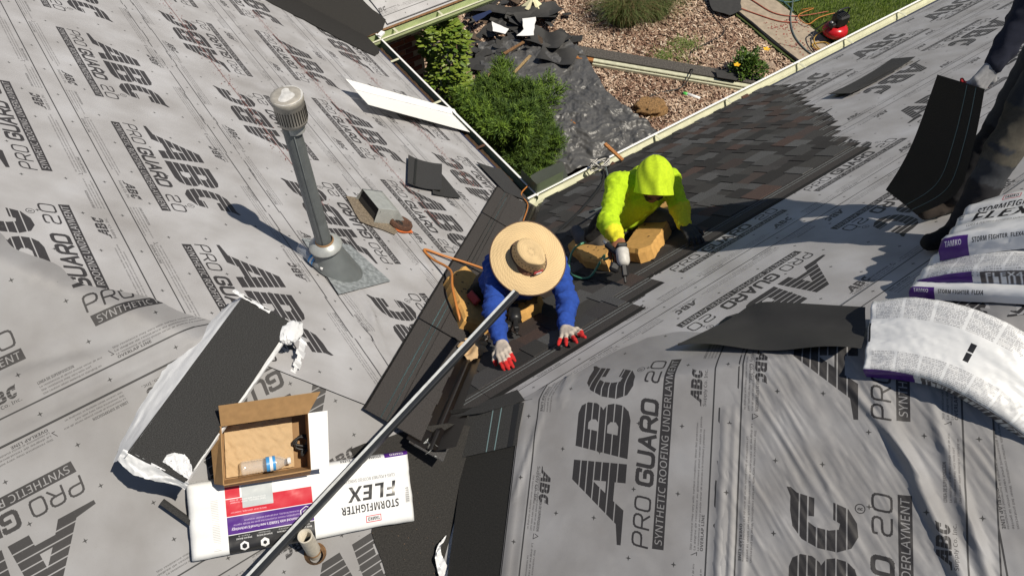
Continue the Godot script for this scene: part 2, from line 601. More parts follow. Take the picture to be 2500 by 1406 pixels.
func logo(im: Image, o: Vector2, s: float, col: Color, paper: Color, cuts: int, turned := false):      # heavy slanted letters A B C cut by thin lines; o = baseline left
	var f := func(x, y): return o + (Vector2(x, -y) * s if not turned else Vector2(-x, y) * s)
	var A := [[0.0, 0.0], [0.58, 0.0], [0.72, 0.2], [1.04, 0.2], [1.04, 0.0], [1.37, 0.0], [1.37, 1.0], [1.02, 1.0], [0.34, 0.12], [0.0, 0.07]]
	var Ah := [[0.84, 0.36], [1.04, 0.36], [1.04, 0.62]]
	var B := [[1.46, 0.0], [1.62, 1.0], [2.22, 1.0], [2.36, 0.95], [2.43, 0.83], [2.42, 0.66], [2.34, 0.55], [2.30, 0.53], [2.40, 0.46], [2.43, 0.33], [2.40, 0.16], [2.30, 0.05], [2.14, 0.0]]
	var B1 := [[1.86, 0.22], [2.02, 0.22], [2.09, 0.27], [2.09, 0.37], [2.03, 0.42], [1.89, 0.42]]
	var B2 := [[1.91, 0.60], [2.06, 0.60], [2.12, 0.65], [2.12, 0.74], [2.06, 0.79], [1.94, 0.79]]
	var C := [[3.30, 0.0]]
	C = [[3.26, 0.36], [3.18, 0.14], [2.98, 0.02], [2.78, 0.0], [2.60, 0.10], [2.52, 0.30], [2.55, 0.58], [2.66, 0.82], [2.84, 0.96], [3.08, 1.0], [3.30, 1.0], [3.44, 1.06], [3.44, 1.0], [3.36, 0.90], [3.30, 0.64], [3.02, 0.64], [3.02, 0.72], [2.94, 0.74], [2.86, 0.62], [2.83, 0.42], [2.86, 0.28], [2.95, 0.26], [3.00, 0.36]]
	for shape in [[A, Ah], [B, B1, B2], [C]]:
		var rings := []
		for r in shape:
			var q := []
			for p in r: q.append(f.call(p[0], p[1]))
			rings.append(q)
		fill_poly(im, rings, col)
	for k in cuts:
		var y := 0.15 + 0.155 * k * (1.0 - 0.02 * k) if cuts == 6 else 0.2 + 0.26 * k
		var a: Vector2 = f.call(-0.02, y)
		var b: Vector2 = f.call(3.5, y + 0.022)
		im.fill_rect(Rect2i(Vector2i(int(minf(a.x, b.x)), int(minf(a.y, b.y))), Vector2i(int(absf(a.x - b.x)), maxi(2, int(absf(a.y - b.y))))), paper)

func print_image() -> Image:      # one repeat of the roll: 1.15 m along, 1.02 m across
	var W := 1536
	var s := W / 1.15
	var H := int(1.02 * s)
	var im := Image.create(W, H, false, Image.FORMAT_RGB8)
	var paper := lin(0.62, 0.62, 0.635)
	var ik := lin(0.058, 0.056, 0.058)
	im.fill(paper)
	var px := func(x, y): return Vector2(x * s, (1.02 - y) * s)
	# lines along both edges
	for y in [0.004, 0.105, 0.925, 1.016]:
		im.fill_rect(Rect2i(0, int((1.02 - y) * s) - 3, W, 8 if y < 0.1 or y > 1.0 else 9), lin(0.075, 0.075, 0.08))
	# the dark band with its lettering
	var b0: Vector2 = px.call(0.004, 0.330)
	im.fill_rect(Rect2i(b0, Vector2i(int(0.868 * s), int(0.050 * s))), ik)
	put_text(im, "SYNTHETIC ROOFING UNDERLAYMENT", Rect2(b0 + Vector2(0.014 * s, 0.009 * s), Vector2(0.842 * s, 0.032 * s)), paper, false, false, 0.1)
	# name of the sheet
	wide_word(im, "PRO", px.call(0.004, 0.352), Vector2(0.054, 0.066) * s, 0.074 * s, 0.0085 * s, ik)
	wide_word(im, "GUARD", px.call(0.262, 0.352), Vector2(0.056, 0.066) * s, 0.0775 * s, 0.0165 * s, ik)
	wide_word(im, "20", px.call(0.715, 0.352), Vector2(0.060, 0.066) * s, 0.086 * s, 0.0085 * s, ik)
	logo(im, px.call(0.0, 0.468), 0.251 * s, ik, paper, 6)
	# registered mark
	var c: Vector2 = px.call(0.805, 0.462)
	for ring in [[0.019, ik], [0.0155, paper]]:
		var q := []
		for k in 20: q.append(c + Vector2.from_angle(TAU * k / 20) * ring[0] * s)
		fill_poly(im, [q], ring[1])
	put_text(im, "R", Rect2(c - Vector2(0.007, 0.009) * s, Vector2(0.014, 0.018) * s), ik, true)
	# small lettering along the edges, its foot to the nearer line
	var tiny := ["La resistencia al desliz puede variar de acuerdo a la humedad y pendiente", "La degree de resistance au glissement peut varier selon la pente", "Slip resistance may vary with surface conditions. Wear fall protection", "Use caution when walking or standing on roof surfaces"]
	for side in 2:
		for rep in 2:
			var turned := side == 1
			var x0 := (0.62 if not turned else 0.30) + 0.575 * rep * 0.0
			if rep == 1: continue
			var yb := 0.135 if not turned else 0.895
			var dir := 1.0 if not turned else -1.0
			logo(im, px.call(x0, yb + 0.022 * dir), 0.049 * s, ik, paper, 3, turned)
			put_text(im, "Supply Co. Inc.", Rect2(px.call(x0 if not turned else x0 - 0.168, yb + 0.0145 if not turned else yb), Vector2(0.168, 0.0145) * s), ik, false, turned)
		var tu := side == 1
		for blk in [[0.02, 0.56], [0.86, 0.26]]:
			for k in 4:
				var bx: float = blk[0] if not tu else 1.13 - blk[0] - blk[1]
				var y := (0.118 + 0.0155 * k) if not tu else (0.912 - 0.0155 * k)
				var wd: float = blk[1] * [0.42, 0.9, 1.0, 0.95][k] if blk[1] > 0.3 else blk[1] * [0.95, 0.8, 1.0, 0.7][k]
				var str: String = (["OVERLAP LINE", tiny[0], tiny[1], tiny[2]] if blk[1] > 0.3 else [tiny[3].left(40), tiny[2].left(34), tiny[0].left(44), "LINEA DE SUPERPOSICION"])[k]
				var hh := 0.0085 if not (str == "OVERLAP LINE" or str.begins_with("LINEA")) else 0.0115
				put_text(im, str, Rect2(px.call(bx, y + hh if not tu else y), Vector2(wd if hh < 0.01 else 0.15, hh) * s), ik.lerp(paper, 0.12), hh > 0.01, tu)
		# little recycling triangle
		var tc: Vector2 = px.call(0.0 if not tu else 1.14, 0.15 if not tu else 0.87)
		var tr := []
		for k in 3: tr.append(tc + Vector2.from_angle(TAU * k / 3 - PI / 2 + (PI if tu else 0.0)) * 0.015 * s)
		stroke(im, tr + [tr[0]], 0.003 * s, ik)
	# nailing marks: four-pointed stars
	for sx in 4:
		for sy in [0.052, 0.235, 0.43, 0.60, 0.78, 0.97]:
			var p: Vector2 = px.call(0.10 + 0.2875 * sx + (0.14 if int(sy * 100) % 2 else 0.0), sy)
			var q := []
			for k in 8: q.append(p + Vector2.from_angle(TAU * k / 8) * (0.012 if k % 2 == 0 else 0.004) * s)
			fill_poly(im, [q], lin(0.09, 0.09, 0.09))
	# worn ink and scuffs
	var r := RandomNumberGenerator.new()
	r.seed = 5
	for i in 26000:
		var x := r.randi() % W
		var y := r.randi() % H
		var cpx := im.get_pixel(x, y)
		if cpx.r < 0.5: im.fill_rect(Rect2i(x, y, 1 + r.randi() % 3, 1 + r.randi() % 2), cpx.lerp(paper, r.randf_range(0.05, 0.3)))
		elif i % 3 == 0: im.fill_rect(Rect2i(x, y, 1 + r.randi() % 2, 1), cpx.darkened(r.randf_range(0.05, 0.2)))
	return im

# ------------------------------------------------------------------ the house: slopes, walls, eaves
func l_min(s: float) -> float:      # left end of the left slope: the valley, then its hip
	return maxf(-s / K, (s * T / K - T * 2.2) / T - 2.2)
func r_min(s: float) -> float:
	return maxf(-s / K, (s * T / K - T * 2.1) / TN - 2.1)
func n_max(s: float) -> float:
	return minf(-TN / KN / T * s, TN / KN / T * s - 0.2)
func m_max(s: float) -> float:
	return minf(-s / K, 0.227 + 1.02 * s)

func build_house():
	house = thing("brick_house", "brick house with its hipped roofs stripped and covered in printed grey underlayment", "house", Vector3(0, GROUND, 0))
	var st := new_st()
	var strips := func(f: String, lo: Callable, hi: Callable, s0: float, s1: float, n: int, dn: float):
		for i in n:
			var a := lerpf(s0, s1, float(i) / n)
			var b := lerpf(s0, s1, float(i + 1) / n)
			quad(st, fp(f, lo.call(a), a, dn), fp(f, lo.call(b), b, dn), fp(f, hi.call(b), b, dn), fp(f, hi.call(a), a, dn))
	for dn in [-0.012, -0.16]:
		strips.call("L", func(s): return l_min(s), func(s): return U0 + s / K, 0.0, 6.4, 24, dn)
		strips.call("R", func(s): return r_min(s), func(_s): return 9.0, 0.0, 6.2, 24, dn)
		strips.call("M", func(_s): return -7.0, func(s): return m_max(s), -3.4, 3.2, 24, dn)
		strips.call("N", func(_s): return -7.0, func(s): return n_max(s), -3.4, 3.6, 24, dn)
		strips.call("P", func(s): return -s / K, func(_s): return 1.62, 0.0, 4.2, 10, dn)
	roof = part(house, "roof", done(st), M.underlay_plain)
	# sheathing ends and fascias under the eaves
	st = new_st()
	box(st, U * (U0 * 0.5) - V * 0.012 - UP * 0.10, Basis(U, UP, U.cross(UP)), Vector3(U0, 0.15, 0.022), 0.002)
	part(house, "fascia_board", done(st), M.cream_metal)
	st = new_st()
	box(st, V * 4.5 - U * 0.012 - UP * 0.10, Basis(V, UP, V.cross(UP)), Vector3(9.0, 0.15, 0.022), 0.002)
	part(house, "fascia_board", done(st), M.cream_metal)
	st = new_st()
	box(st, U * (U0 + 0.014) + V * 0.82 - UP * 0.10, Basis(V, UP, V.cross(UP)), Vector3(1.6, 0.15, 0.022), 0.002)
	part(house, "fascia_board", done(st), M.cream_metal)
	# soffits
	st = new_st()
	quad(st, U * U0 - UP * 0.17, U * -0.6 - UP * 0.17, U * -0.6 - V * 0.5 - UP * 0.17, U * U0 - V * 0.5 - UP * 0.17)
	quad(st, -U * 0.02 - UP * 0.172, V * 9.0 - UP * 0.172, V * 9.0 - U * 0.5 - UP * 0.172, -U * 0.5 - UP * 0.172)
	quad(st, U * U0 - UP * 0.168, U * (U0 + 0.5) - UP * 0.168, U * (U0 + 0.5) + V * 1.6 - UP * 0.168, U * U0 + V * 1.6 - UP * 0.168)
	part(house, "soffit", done(st), M.cream_metal)
	# walls under the long eaves
	st = new_st()
	box(st, U * 1.5 - V * 0.5 - UP * 1.385, Basis(U, UP, U.cross(UP)), Vector3(4.4, 2.43, 0.2))
	box(st, V * 4.2 - U * 0.52 - UP * 1.385, Basis(V, UP, V.cross(UP)), Vector3(9.4, 2.43, 0.2))
	part(house, "wall", done(st), M.mortar)
	# the end wall that shows its bricks
	st = new_st()
	var wb := Basis(V, UP, V.cross(UP))
	var wu := U0 + 0.36
	box(st, U * (wu + 0.125) + V * 0.24 - UP * 1.385, wb, Vector3(1.28, 2.43, 0.2))
	var wall := part(house, "wall", done(st), M.mortar)
	var cols := [lin(0.30, 0.095, 0.058), lin(0.25, 0.075, 0.050), lin(0.34, 0.13, 0.085), lin(0.17, 0.062, 0.048), lin(0.40, 0.18, 0.12)]
	var kinds := []
	for c in cols:
		st = new_st()
		st.set_color((c as Color).srgb_to_linear())
		box(st, Vector3.ZERO, Basis(), Vector3(0.198, 0.060, 0.05), 0.004)
		kinds.append(done(st))
	for row in 20:
		var y := -0.23 - 0.072 * row
		var off := 0.105 if row % 2 else 0.0
		for c in 6:
			var v := -0.30 + 0.208 * c + off
			if v > 0.84: continue
			var o := MeshInstance3D.new()
			o.name = "brick"
			o.mesh = kinds[rng.randi() % kinds.size()]
			o.material_override = M.brick
			var proud := 0.045 if row in [14, 15] and c > 2 else rng.randf_range(-0.002, 0.003)
			o.transform = Transform3D(wb * Basis(UP, rng.randf_range(-0.008, 0.008)), U * (wu + 0.040 - proud) + V * v + UP * y - where(wall))
			wall.add_child(o, true)

# ------------------------------------------------------------------ underlayment sheets
func fold_marks(x: float, s: float) -> float:      # kinks in the sheets below the vent pipe
	var p := Vector2(x, s)
	return crease(p, Vector2(-1.14, 2.58), Vector2(-1.74, 2.74), 0.024, 0.017) + crease(p, Vector2(-1.18, 2.68), Vector2(-1.80, 2.80), 0.022, 0.013) + crease(p, Vector2(-1.3, 2.60), Vector2(-1.62, 2.80), 0.02, 0.010) + crease(p, Vector2(-0.52, 1.82), Vector2(-1.20, 1.98), 0.022, 0.010)

func sheet_row(f: String, s0: float, lo: Callable, hi: Callable, start: float, turned: bool, sgn: float, n: float, material := "sheet", top := 1.02, wob := 0.0012):
	var fn := FastNoiseLite.new()
	fn.seed = int(s0 * 100) + 7
	fn.frequency = 2.2
	var len: float = hi.call(s0) - lo.call(s0)
	var fine := f == "L" and s0 > 0.5 and s0 < 2.0
	var nx := int(len / (0.022 if fine else 0.06))
	var m := grid_mesh(nx, 46 if fine else 18, func(a, b):
		var s: float = s0 + top * b
		var x := lerpf(lo.call(s), hi.call(s), a)
		var lift = n + (fold_marks(x, s) if f == "L" else 0.0) + 0.004 * (1.0 - b) + wob * fn.get_noise_2d(x, s * 1.5) + wob * 0.6 * fn.get_noise_2d(x * 0.4, s * 6.0)
		return fp(f, x, s, lift),
	func(a, b):
		var s: float = s0 + top * b
		var x := lerpf(lo.call(s), hi.call(s), a)
		if turned: return Vector2(-sgn * (x - start) / 1.15, (s - s0) / 1.02)
		return Vector2(sgn * (x - start) / 1.15, 1.0 - (s - s0) / 1.02))
	var o := part(roof, "underlayment_sheet", m, M[material])
	return o

var hip_cache := {}
func over_hip(f: String, a: float, s: float, lift: float) -> Vector3:      # plane coordinates of N or M; past the hip the sheet folds down on to R or L
	var d0: Vector3
	var far: Array
	if f == "N":
		d0 = (-U * (TN / T) + V + UP * TN).normalized(); far = FR["R"]
	else:
		d0 = (U - V + UP * T).normalized(); far = FR["L"]
	var q: Array = FR[f]
	var here: Vector3 = q[1] * a + q[2] * s
	var pn: Vector3 = (q[3] as Vector3).cross(d0).normalized()
	if pn.dot(q[1]) < 0: pn = -pn             # in N and M the far slope lies towards +a
	var e := here.dot(pn)
	var l := here.dot(d0)
	if e <= 0.0 or l < 0.0:
		return q[0] + here + q[3] * lift
	var pf: Vector3 = (far[3] as Vector3).cross(d0).normalized()
	if pf.y > 0: pf = -pf
	# a soft bend over the ridge of the hip
	var t := clampf(e / 0.05, 0.0, 1.0)
	var nn: Vector3 = (q[3] as Vector3).lerp(far[3], t).normalized()
	return q[0] + d0 * l + pf * e + nn * lift

func ridge_sheet(f: String, dir: float, y_off: float, start: float, x0: float, x1: float, turned: bool, bump: Callable, n: float, trim = null, nx := 90, ny := 56):
	# x along the roll, y across it (0 = foot of the lettering); dir = angle of the reading direction in (a, s)
	var D := Vector2.from_angle(dir)
	var Uq := Vector2(D.y, -D.x) if f == "N" else Vector2(-D.y, D.x)
	var m := grid_mesh(nx, ny, func(a, b):
		var y: float = 1.02 * b
		var x := lerpf(x0, x1, a)
		if trim != null: x = lerpf(x0, trim.call(y), a)
		var p: Vector2 = D * x + Uq * (y - y_off)
		return over_hip(f, p.x, p.y, n + bump.call(x, y)),
	func(a, b):
		var y: float = 1.02 * b
		var x := lerpf(x0, x1, a)
		if trim != null: x = lerpf(x0, trim.call(y), a)
		return Vector2((x - start) / 1.15, 1.0 - y / 1.02))
	return part(roof, "underlayment_sheet", m, M.sheet_dimmed)

func crease(p: Vector2, a: Vector2, b: Vector2, w: float, h: float) -> float:
	var q := Geometry2D.get_closest_point_to_segment(p, a, b)
	var d := p.distance_to(q) / w
	if d > 3.0: return 0.0
	var t := clampf((q - a).length() / maxf(0.001, a.distance_to(b)), 0.0, 1.0)
	return h * exp(-d * d) * (0.25 + 0.75 * sin(PI * clampf(t * 0.9 + 0.08, 0.0, 1.0)))

func build_underlayment():
	# left slope: rows from the eave up, every other one turned round
	var ls := [[0.995, false], [1.286, true], [1.416, false], [1.541, true], [0.93, false], [1.3, true], [1.2, false]]
	for k in 7:
		var s0 := 0.007 + 0.912 * k
		sheet_row("L", s0, func(s): return l_min(s), func(s): return U0 - 0.12 + s / K, ls[k][0], ls[k][1], 1.0, 0.004 + 0.0018 * (k % 3))
	# right slope
	var rs := [[3.58, true], [3.35, false], [0.655, true], [-0.07, false], [0.3, true], [0.9, false]]
	for k in 6:
		var s0 := 0.044 + 0.912 * k
		sheet_row("R", s0, func(s): return r_min(s), func(_s): return 7.2, rs[k][0], rs[k][1], -1.0, 0.004 + 0.0018 * (k % 3), "sheet", 1.02, 0.002)
	# small far slope
	for k in 2:
		sheet_row("P", 0.05 + 0.912 * k, func(s): return 0.30 - s * 0.45 + 0.12 * sin(s * 3.0), func(_s): return 1.6, 0.5, k == 0, 1.0, 0.005, "sheet")
	# near left slope: rows follow its own eave
	for k in 3:
		var s0: float = [-1.86, -0.944, -0.03][k]
		var hi := func(s): return m_max(s) - (0.0 if s > 0.0 else 0.36 + 0.10 * sin(s * 7.0) + 0.06 * sin(s * 17.0))
		sheet_row("M", s0, func(_s): return -6.0, hi, [-0.6, -1.0, -1.403][k], k != 1, 1.0, 0.006 + 0.002 * k, "sheet_dimmed", 1.02, 0.005)
	# its top row is carried over the hip and cut off ragged on the left slope
	var fn := FastNoiseLite.new()
	fn.seed = 11
	fn.frequency = 3.2
	var hump := func(x: float, y: float) -> float:
		var b = 0.012 + 0.003 * fn.get_noise_2d(x * 0.8, y * 2.2) + 0.0015 * fn.get_noise_2d(x * 2.0, y * 9.0)
		b += crease(Vector2(x, y), Vector2(-2.6, 0.55), Vector2(-0.9, 0.20), 0.03, 0.012)
		b += crease(Vector2(x, y), Vector2(-2.0, 0.40), Vector2(-0.75, 0.12), 0.025, 0.010)
		b += crease(Vector2(x, y), Vector2(-1.6, 0.06), Vector2(-0.6, 0.04), 0.02, 0.008)
		return b
	var cut := func(y: float) -> float:      # runs a little past the hip
		return -(y + 0.886) / K + 0.13 + 0.05 * sin(y * 9.0) + 0.03 * sin(y * 23.0)
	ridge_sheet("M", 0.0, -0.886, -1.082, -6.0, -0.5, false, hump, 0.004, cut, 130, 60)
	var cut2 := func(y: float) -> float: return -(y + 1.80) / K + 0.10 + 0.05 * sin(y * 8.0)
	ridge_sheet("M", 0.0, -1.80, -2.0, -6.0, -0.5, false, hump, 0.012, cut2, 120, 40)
	# near right slope: sheets laid square to the hip and folded over it
	var dn := deg_to_rad(46.6)
	var w1 := func(x: float, y: float) -> float:
		var b := 0.010 + 0.0022 * fn.get_noise_2d(x * 1.4, y * 1.4) + 0.0010 * fn.get_noise_2d(x * 6.0, y * 5.0)
		b += crease(Vector2(x, y), Vector2(-1.9, 0.985), Vector2(-0.02, 0.985), 0.018, 0.010) + crease(Vector2(x, y), Vector2(-1.7, 0.945), Vector2(-0.1, 0.93), 0.012, 0.008)
		b += crease(Vector2(x, y), Vector2(-0.35, 0.99), Vector2(0.05, 0.90), 0.012, 0.012)
		b += crease(Vector2(x, y), Vector2(0.10, 0.80), Vector2(0.45, 0.86), 0.014, 0.012) + crease(Vector2(x, y), Vector2(0.15, 0.93), Vector2(0.50, 0.90), 0.012, 0.010)
		b += crease(Vector2(x, y), Vector2(-1.9, 0.04), Vector2(0.05, 0.05), 0.022, 0.015)
		return b
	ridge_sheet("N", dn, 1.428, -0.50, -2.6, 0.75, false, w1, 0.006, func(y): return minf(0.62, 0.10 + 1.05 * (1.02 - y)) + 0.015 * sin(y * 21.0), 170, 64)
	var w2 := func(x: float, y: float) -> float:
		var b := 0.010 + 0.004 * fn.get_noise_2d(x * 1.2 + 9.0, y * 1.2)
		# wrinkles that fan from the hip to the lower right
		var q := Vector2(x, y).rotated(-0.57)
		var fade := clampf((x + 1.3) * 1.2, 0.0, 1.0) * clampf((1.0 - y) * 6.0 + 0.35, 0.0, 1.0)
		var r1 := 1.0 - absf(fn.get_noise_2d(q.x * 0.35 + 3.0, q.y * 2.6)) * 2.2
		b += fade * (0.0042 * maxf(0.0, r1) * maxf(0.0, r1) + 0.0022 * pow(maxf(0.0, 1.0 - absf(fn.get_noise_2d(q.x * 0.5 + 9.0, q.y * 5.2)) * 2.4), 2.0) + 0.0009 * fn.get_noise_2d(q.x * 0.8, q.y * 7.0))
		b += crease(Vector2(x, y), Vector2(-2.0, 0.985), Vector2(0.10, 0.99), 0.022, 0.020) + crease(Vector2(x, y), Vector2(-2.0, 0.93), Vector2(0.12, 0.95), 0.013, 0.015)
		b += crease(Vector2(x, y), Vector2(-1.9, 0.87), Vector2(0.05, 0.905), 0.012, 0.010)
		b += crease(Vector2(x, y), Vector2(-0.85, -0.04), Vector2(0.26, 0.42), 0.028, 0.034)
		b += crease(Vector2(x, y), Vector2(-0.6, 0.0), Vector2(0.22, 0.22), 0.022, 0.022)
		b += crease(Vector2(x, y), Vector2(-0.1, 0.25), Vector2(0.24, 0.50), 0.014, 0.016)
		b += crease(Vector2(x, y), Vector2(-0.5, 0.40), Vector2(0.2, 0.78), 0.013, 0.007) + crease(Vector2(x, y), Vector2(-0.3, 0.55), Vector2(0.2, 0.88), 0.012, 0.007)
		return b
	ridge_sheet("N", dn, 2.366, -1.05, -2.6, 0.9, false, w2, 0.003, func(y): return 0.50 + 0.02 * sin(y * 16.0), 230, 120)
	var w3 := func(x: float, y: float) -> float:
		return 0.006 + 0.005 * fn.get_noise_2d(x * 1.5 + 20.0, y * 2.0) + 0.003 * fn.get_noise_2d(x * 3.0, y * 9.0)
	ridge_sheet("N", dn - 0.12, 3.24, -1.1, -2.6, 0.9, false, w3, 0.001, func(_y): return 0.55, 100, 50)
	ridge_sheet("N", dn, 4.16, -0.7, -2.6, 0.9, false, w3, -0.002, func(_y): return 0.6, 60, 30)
	# red chalk lines snapped on the slopes
	for e in [["L", -0.3, 3.6, 2.38, 2.44], ["L", 0.2, 2.6, 0.60, 0.61], ["L", -0.4, 2.9, 1.44, 1.47]]:
		var st := new_st()
		for i in 40:
			var t := i / 39.0
			var a: Vector3 = fp(e[0], lerpf(e[1], e[2], t), lerpf(e[3], e[4], t) - 0.0018, 0.0145)
			var b: Vector3 = fp(e[0], lerpf(e[1], e[2], t), lerpf(e[3], e[4], t) + 0.0018, 0.0145)
			if i > 0:
				var p0: Vector3 = fp(e[0], lerpf(e[1], e[2], (i - 1) / 39.0), lerpf(e[3], e[4], (i - 1) / 39.0) - 0.0018, 0.0145)
				var p1: Vector3 = fp(e[0], lerpf(e[1], e[2], (i - 1) / 39.0), lerpf(e[3], e[4], (i - 1) / 39.0) + 0.0018, 0.0145)
				quad(st, p0, p1, b, a)
		var line := part(roof, "chalk_line", done(st), M.chalk)
		st = new_st()
		for i in 420:
			var t := rng.randf()
			var q := Vector2(lerpf(e[1], e[2], t), lerpf(e[3], e[4], t) + rng.randfn(0, 0.035))
			var z := rng.randf_range(0.002, 0.006)
			quad(st, fp(e[0], q.x - z, q.y, 0.0150), fp(e[0], q.x, q.y - z, 0.0150), fp(e[0], q.x + z, q.y, 0.0150), fp(e[0], q.x, q.y + z, 0.0150))
		part(roof, "chalk_dust", done(st), M.chalk, "stuff")
	# strips of blue-black edge tape that show along the eaves
	var st := new_st()
	slab(st, [Vector2(0.1, -0.035), Vector2(U0 - 0.15, -0.035), Vector2(U0 - 0.15, 0.03), Vector2(0.1, 0.03)], func(p): return [fp("L", p.x, p.y, 0.0025), FR["L"][3]], 0.004)
	slab(st, [Vector2(2.9, -0.03), Vector2(8.8, -0.03), Vector2(8.8, 0.06), Vector2(2.9, 0.06)], func(p): return [fp("R", p.x, p.y, 0.0025), FR["R"][3]], 0.004)
	part(roof, "drip_edge", done(st), M.blue_tape)

# ------------------------------------------------------------------ shingles already nailed down
func shingle_tone() -> Color:
	var r := rng.randf()
	var c := Color(0.150, 0.149, 0.150)
	if r < 0.26: c = Color(0.058, 0.055, 0.055)
	elif r < 0.52: c = Color(0.105, 0.100, 0.098)
	elif r < 0.64: c = Color(0.135, 0.098, 0.087)
	elif r < 0.70: c = Color(0.165, 0.104, 0.086)
	elif r < 0.86: c = Color(0.205, 0.206, 0.210)
	return c * rng.randf_range(0.85, 1.18)

func clip(poly: Array, keep) -> Array:
	if keep == null: return poly
	var r := Geometry2D.intersect_polygons(PackedVector2Array(poly), PackedVector2Array(keep))
	return Array(r[0]) if r.size() else []

func shingle(to_roof: Callable, len: float, keep, tabs := true, teal := Color(0.30, 0.33, 0.34)) -> ArrayMesh:
	# local x along the shingle, y up from its butt edge; to_roof(p, n) -> point
	var st := new_st()
	var any := false
	var lift := func(y: float) -> float: return 0.013 - 0.028 * y
	var put := func(x0: float, x1: float, y0: float, y1: float, up: float, col: Color, th := 0.004):
		var poly := clip([Vector2(x0, y0), Vector2(x1, y0), Vector2(x1, y1), Vector2(x0, y1)], keep)
		if poly.size() < 3: return false
		st.set_color(col)
		slab(st, poly, func(p): return to_roof.call(p, lift.call(p.y) + up), th)
		return true
	var dark := Color(0.088, 0.081, 0.077)
	if put.call(0.001, len - 0.001, 0.160, 0.337, 0.0, dark * 1.25, 0.003): any = true
	put.call(0.001, len - 0.001, 0.300, 0.337, 0.0006, Color(0.012, 0.012, 0.014), 0.001)
	for y in [0.186, 0.216]: put.call(0.001, len - 0.001, y, y + 0.0055, 0.0014, teal * 1.3, 0.001)
	if not tabs:
		var xd := 0.02
		while xd < len - 0.05:
			put.call(xd, xd + rng.randf_range(0.02, 0.05), 0.310, 0.321, 0.0014, Color(0.22, 0.22, 0.23), 0.001)
			xd += rng.randf_range(0.05, 0.09)
	var x := 0.001
	var tooth := rng.randf() < 0.5
	while x < len - 0.002:
		var w := rng.randf_range(0.09, 0.22)
		var x1 := minf(len - 0.001, x + w)
		if len - x1 < 0.06: x1 = len - 0.001
		var c := shingle_tone()
		if put.call(x, x1 - 0.0015, 0.0 if tooth else 0.006, 0.165, (0.0045 if tooth else 0.0) if tabs else 0.0, c if tabs else dark * 1.3, 0.005): any = true
		x = x1
		tooth = not tooth
	return done(st) if any else null

func build_shingles():
	var cutline := func(s: float) -> float: return -0.806 * s + 0.115
	for j in 18:
		var s0 := 0.143 * j - 0.03
		var v1 := 2.96 - 0.755 * s0
		if j == 16: v1 = -0.62
		if j == 17: v1 = -0.88
		if j < 16: v1 += rng.randf_range(-0.02, 0.02)
		var v: float = v1
		while v > cutline.call(s0 + 0.2) - 0.15:
			var va := v - 1.0
			var keep := [Vector2(cutline.call(s0 - 0.1) - va, -0.1), Vector2(3.0, -0.1), Vector2(3.0, 0.5), Vector2(cutline.call(s0 + 0.5) - va, 0.5)]
			var m = shingle(func(p, n): return [fp("R", va + p.x, s0 + p.y, n + 0.006), FR["R"][3]], 1.0, keep)
			if m: part(roof, "shingle", m, M.shingle)
			v -= 1.0
	# a line of shingles laid along the valley on the left slope, and the cut course that it covers
	var d := Vector2(0.627, -0.779)
	var nrm := Vector2(-0.779, -0.627)
	for k in 4:
		var o := Vector2(-1.985, 3.07) + d * (0.955 * k)
		var ln := 0.95 if k < 3 else 0.70
		var keep := [Vector2(0, 0), Vector2(ln, 0), Vector2(ln, 0.312), Vector2(0, 0.312)]
		var m = shingle(func(p, n): var q: Vector2 = o + d * p.x + nrm * (0.312 - p.y); return [fp("L", q.x, q.y, 0.020 + 0.006 * (k % 2)), FR["L"][3]], ln, keep, false, Color(0.18, 0.34, 0.37))
		part(roof, "valley_shingle", m, M.shingle)
	for k in 4:
		var o := Vector2(-2.20, 2.95) + d * (0.93 * k)
		var keep := [Vector2(0, 0.0), Vector2(0.925, 0.0), Vector2(0.925, 0.19), Vector2(0, 0.19)]
		var m = shingle(func(p, n): var q: Vector2 = o + d * p.x + nrm * (0.19 - p.y + 0.02); return [fp("L", q.x, q.y, 0.010 + 0.003 * (k % 2)), FR["L"][3]], 0.925, keep)
		part(roof, "valley_shingle", m, M.shingle)

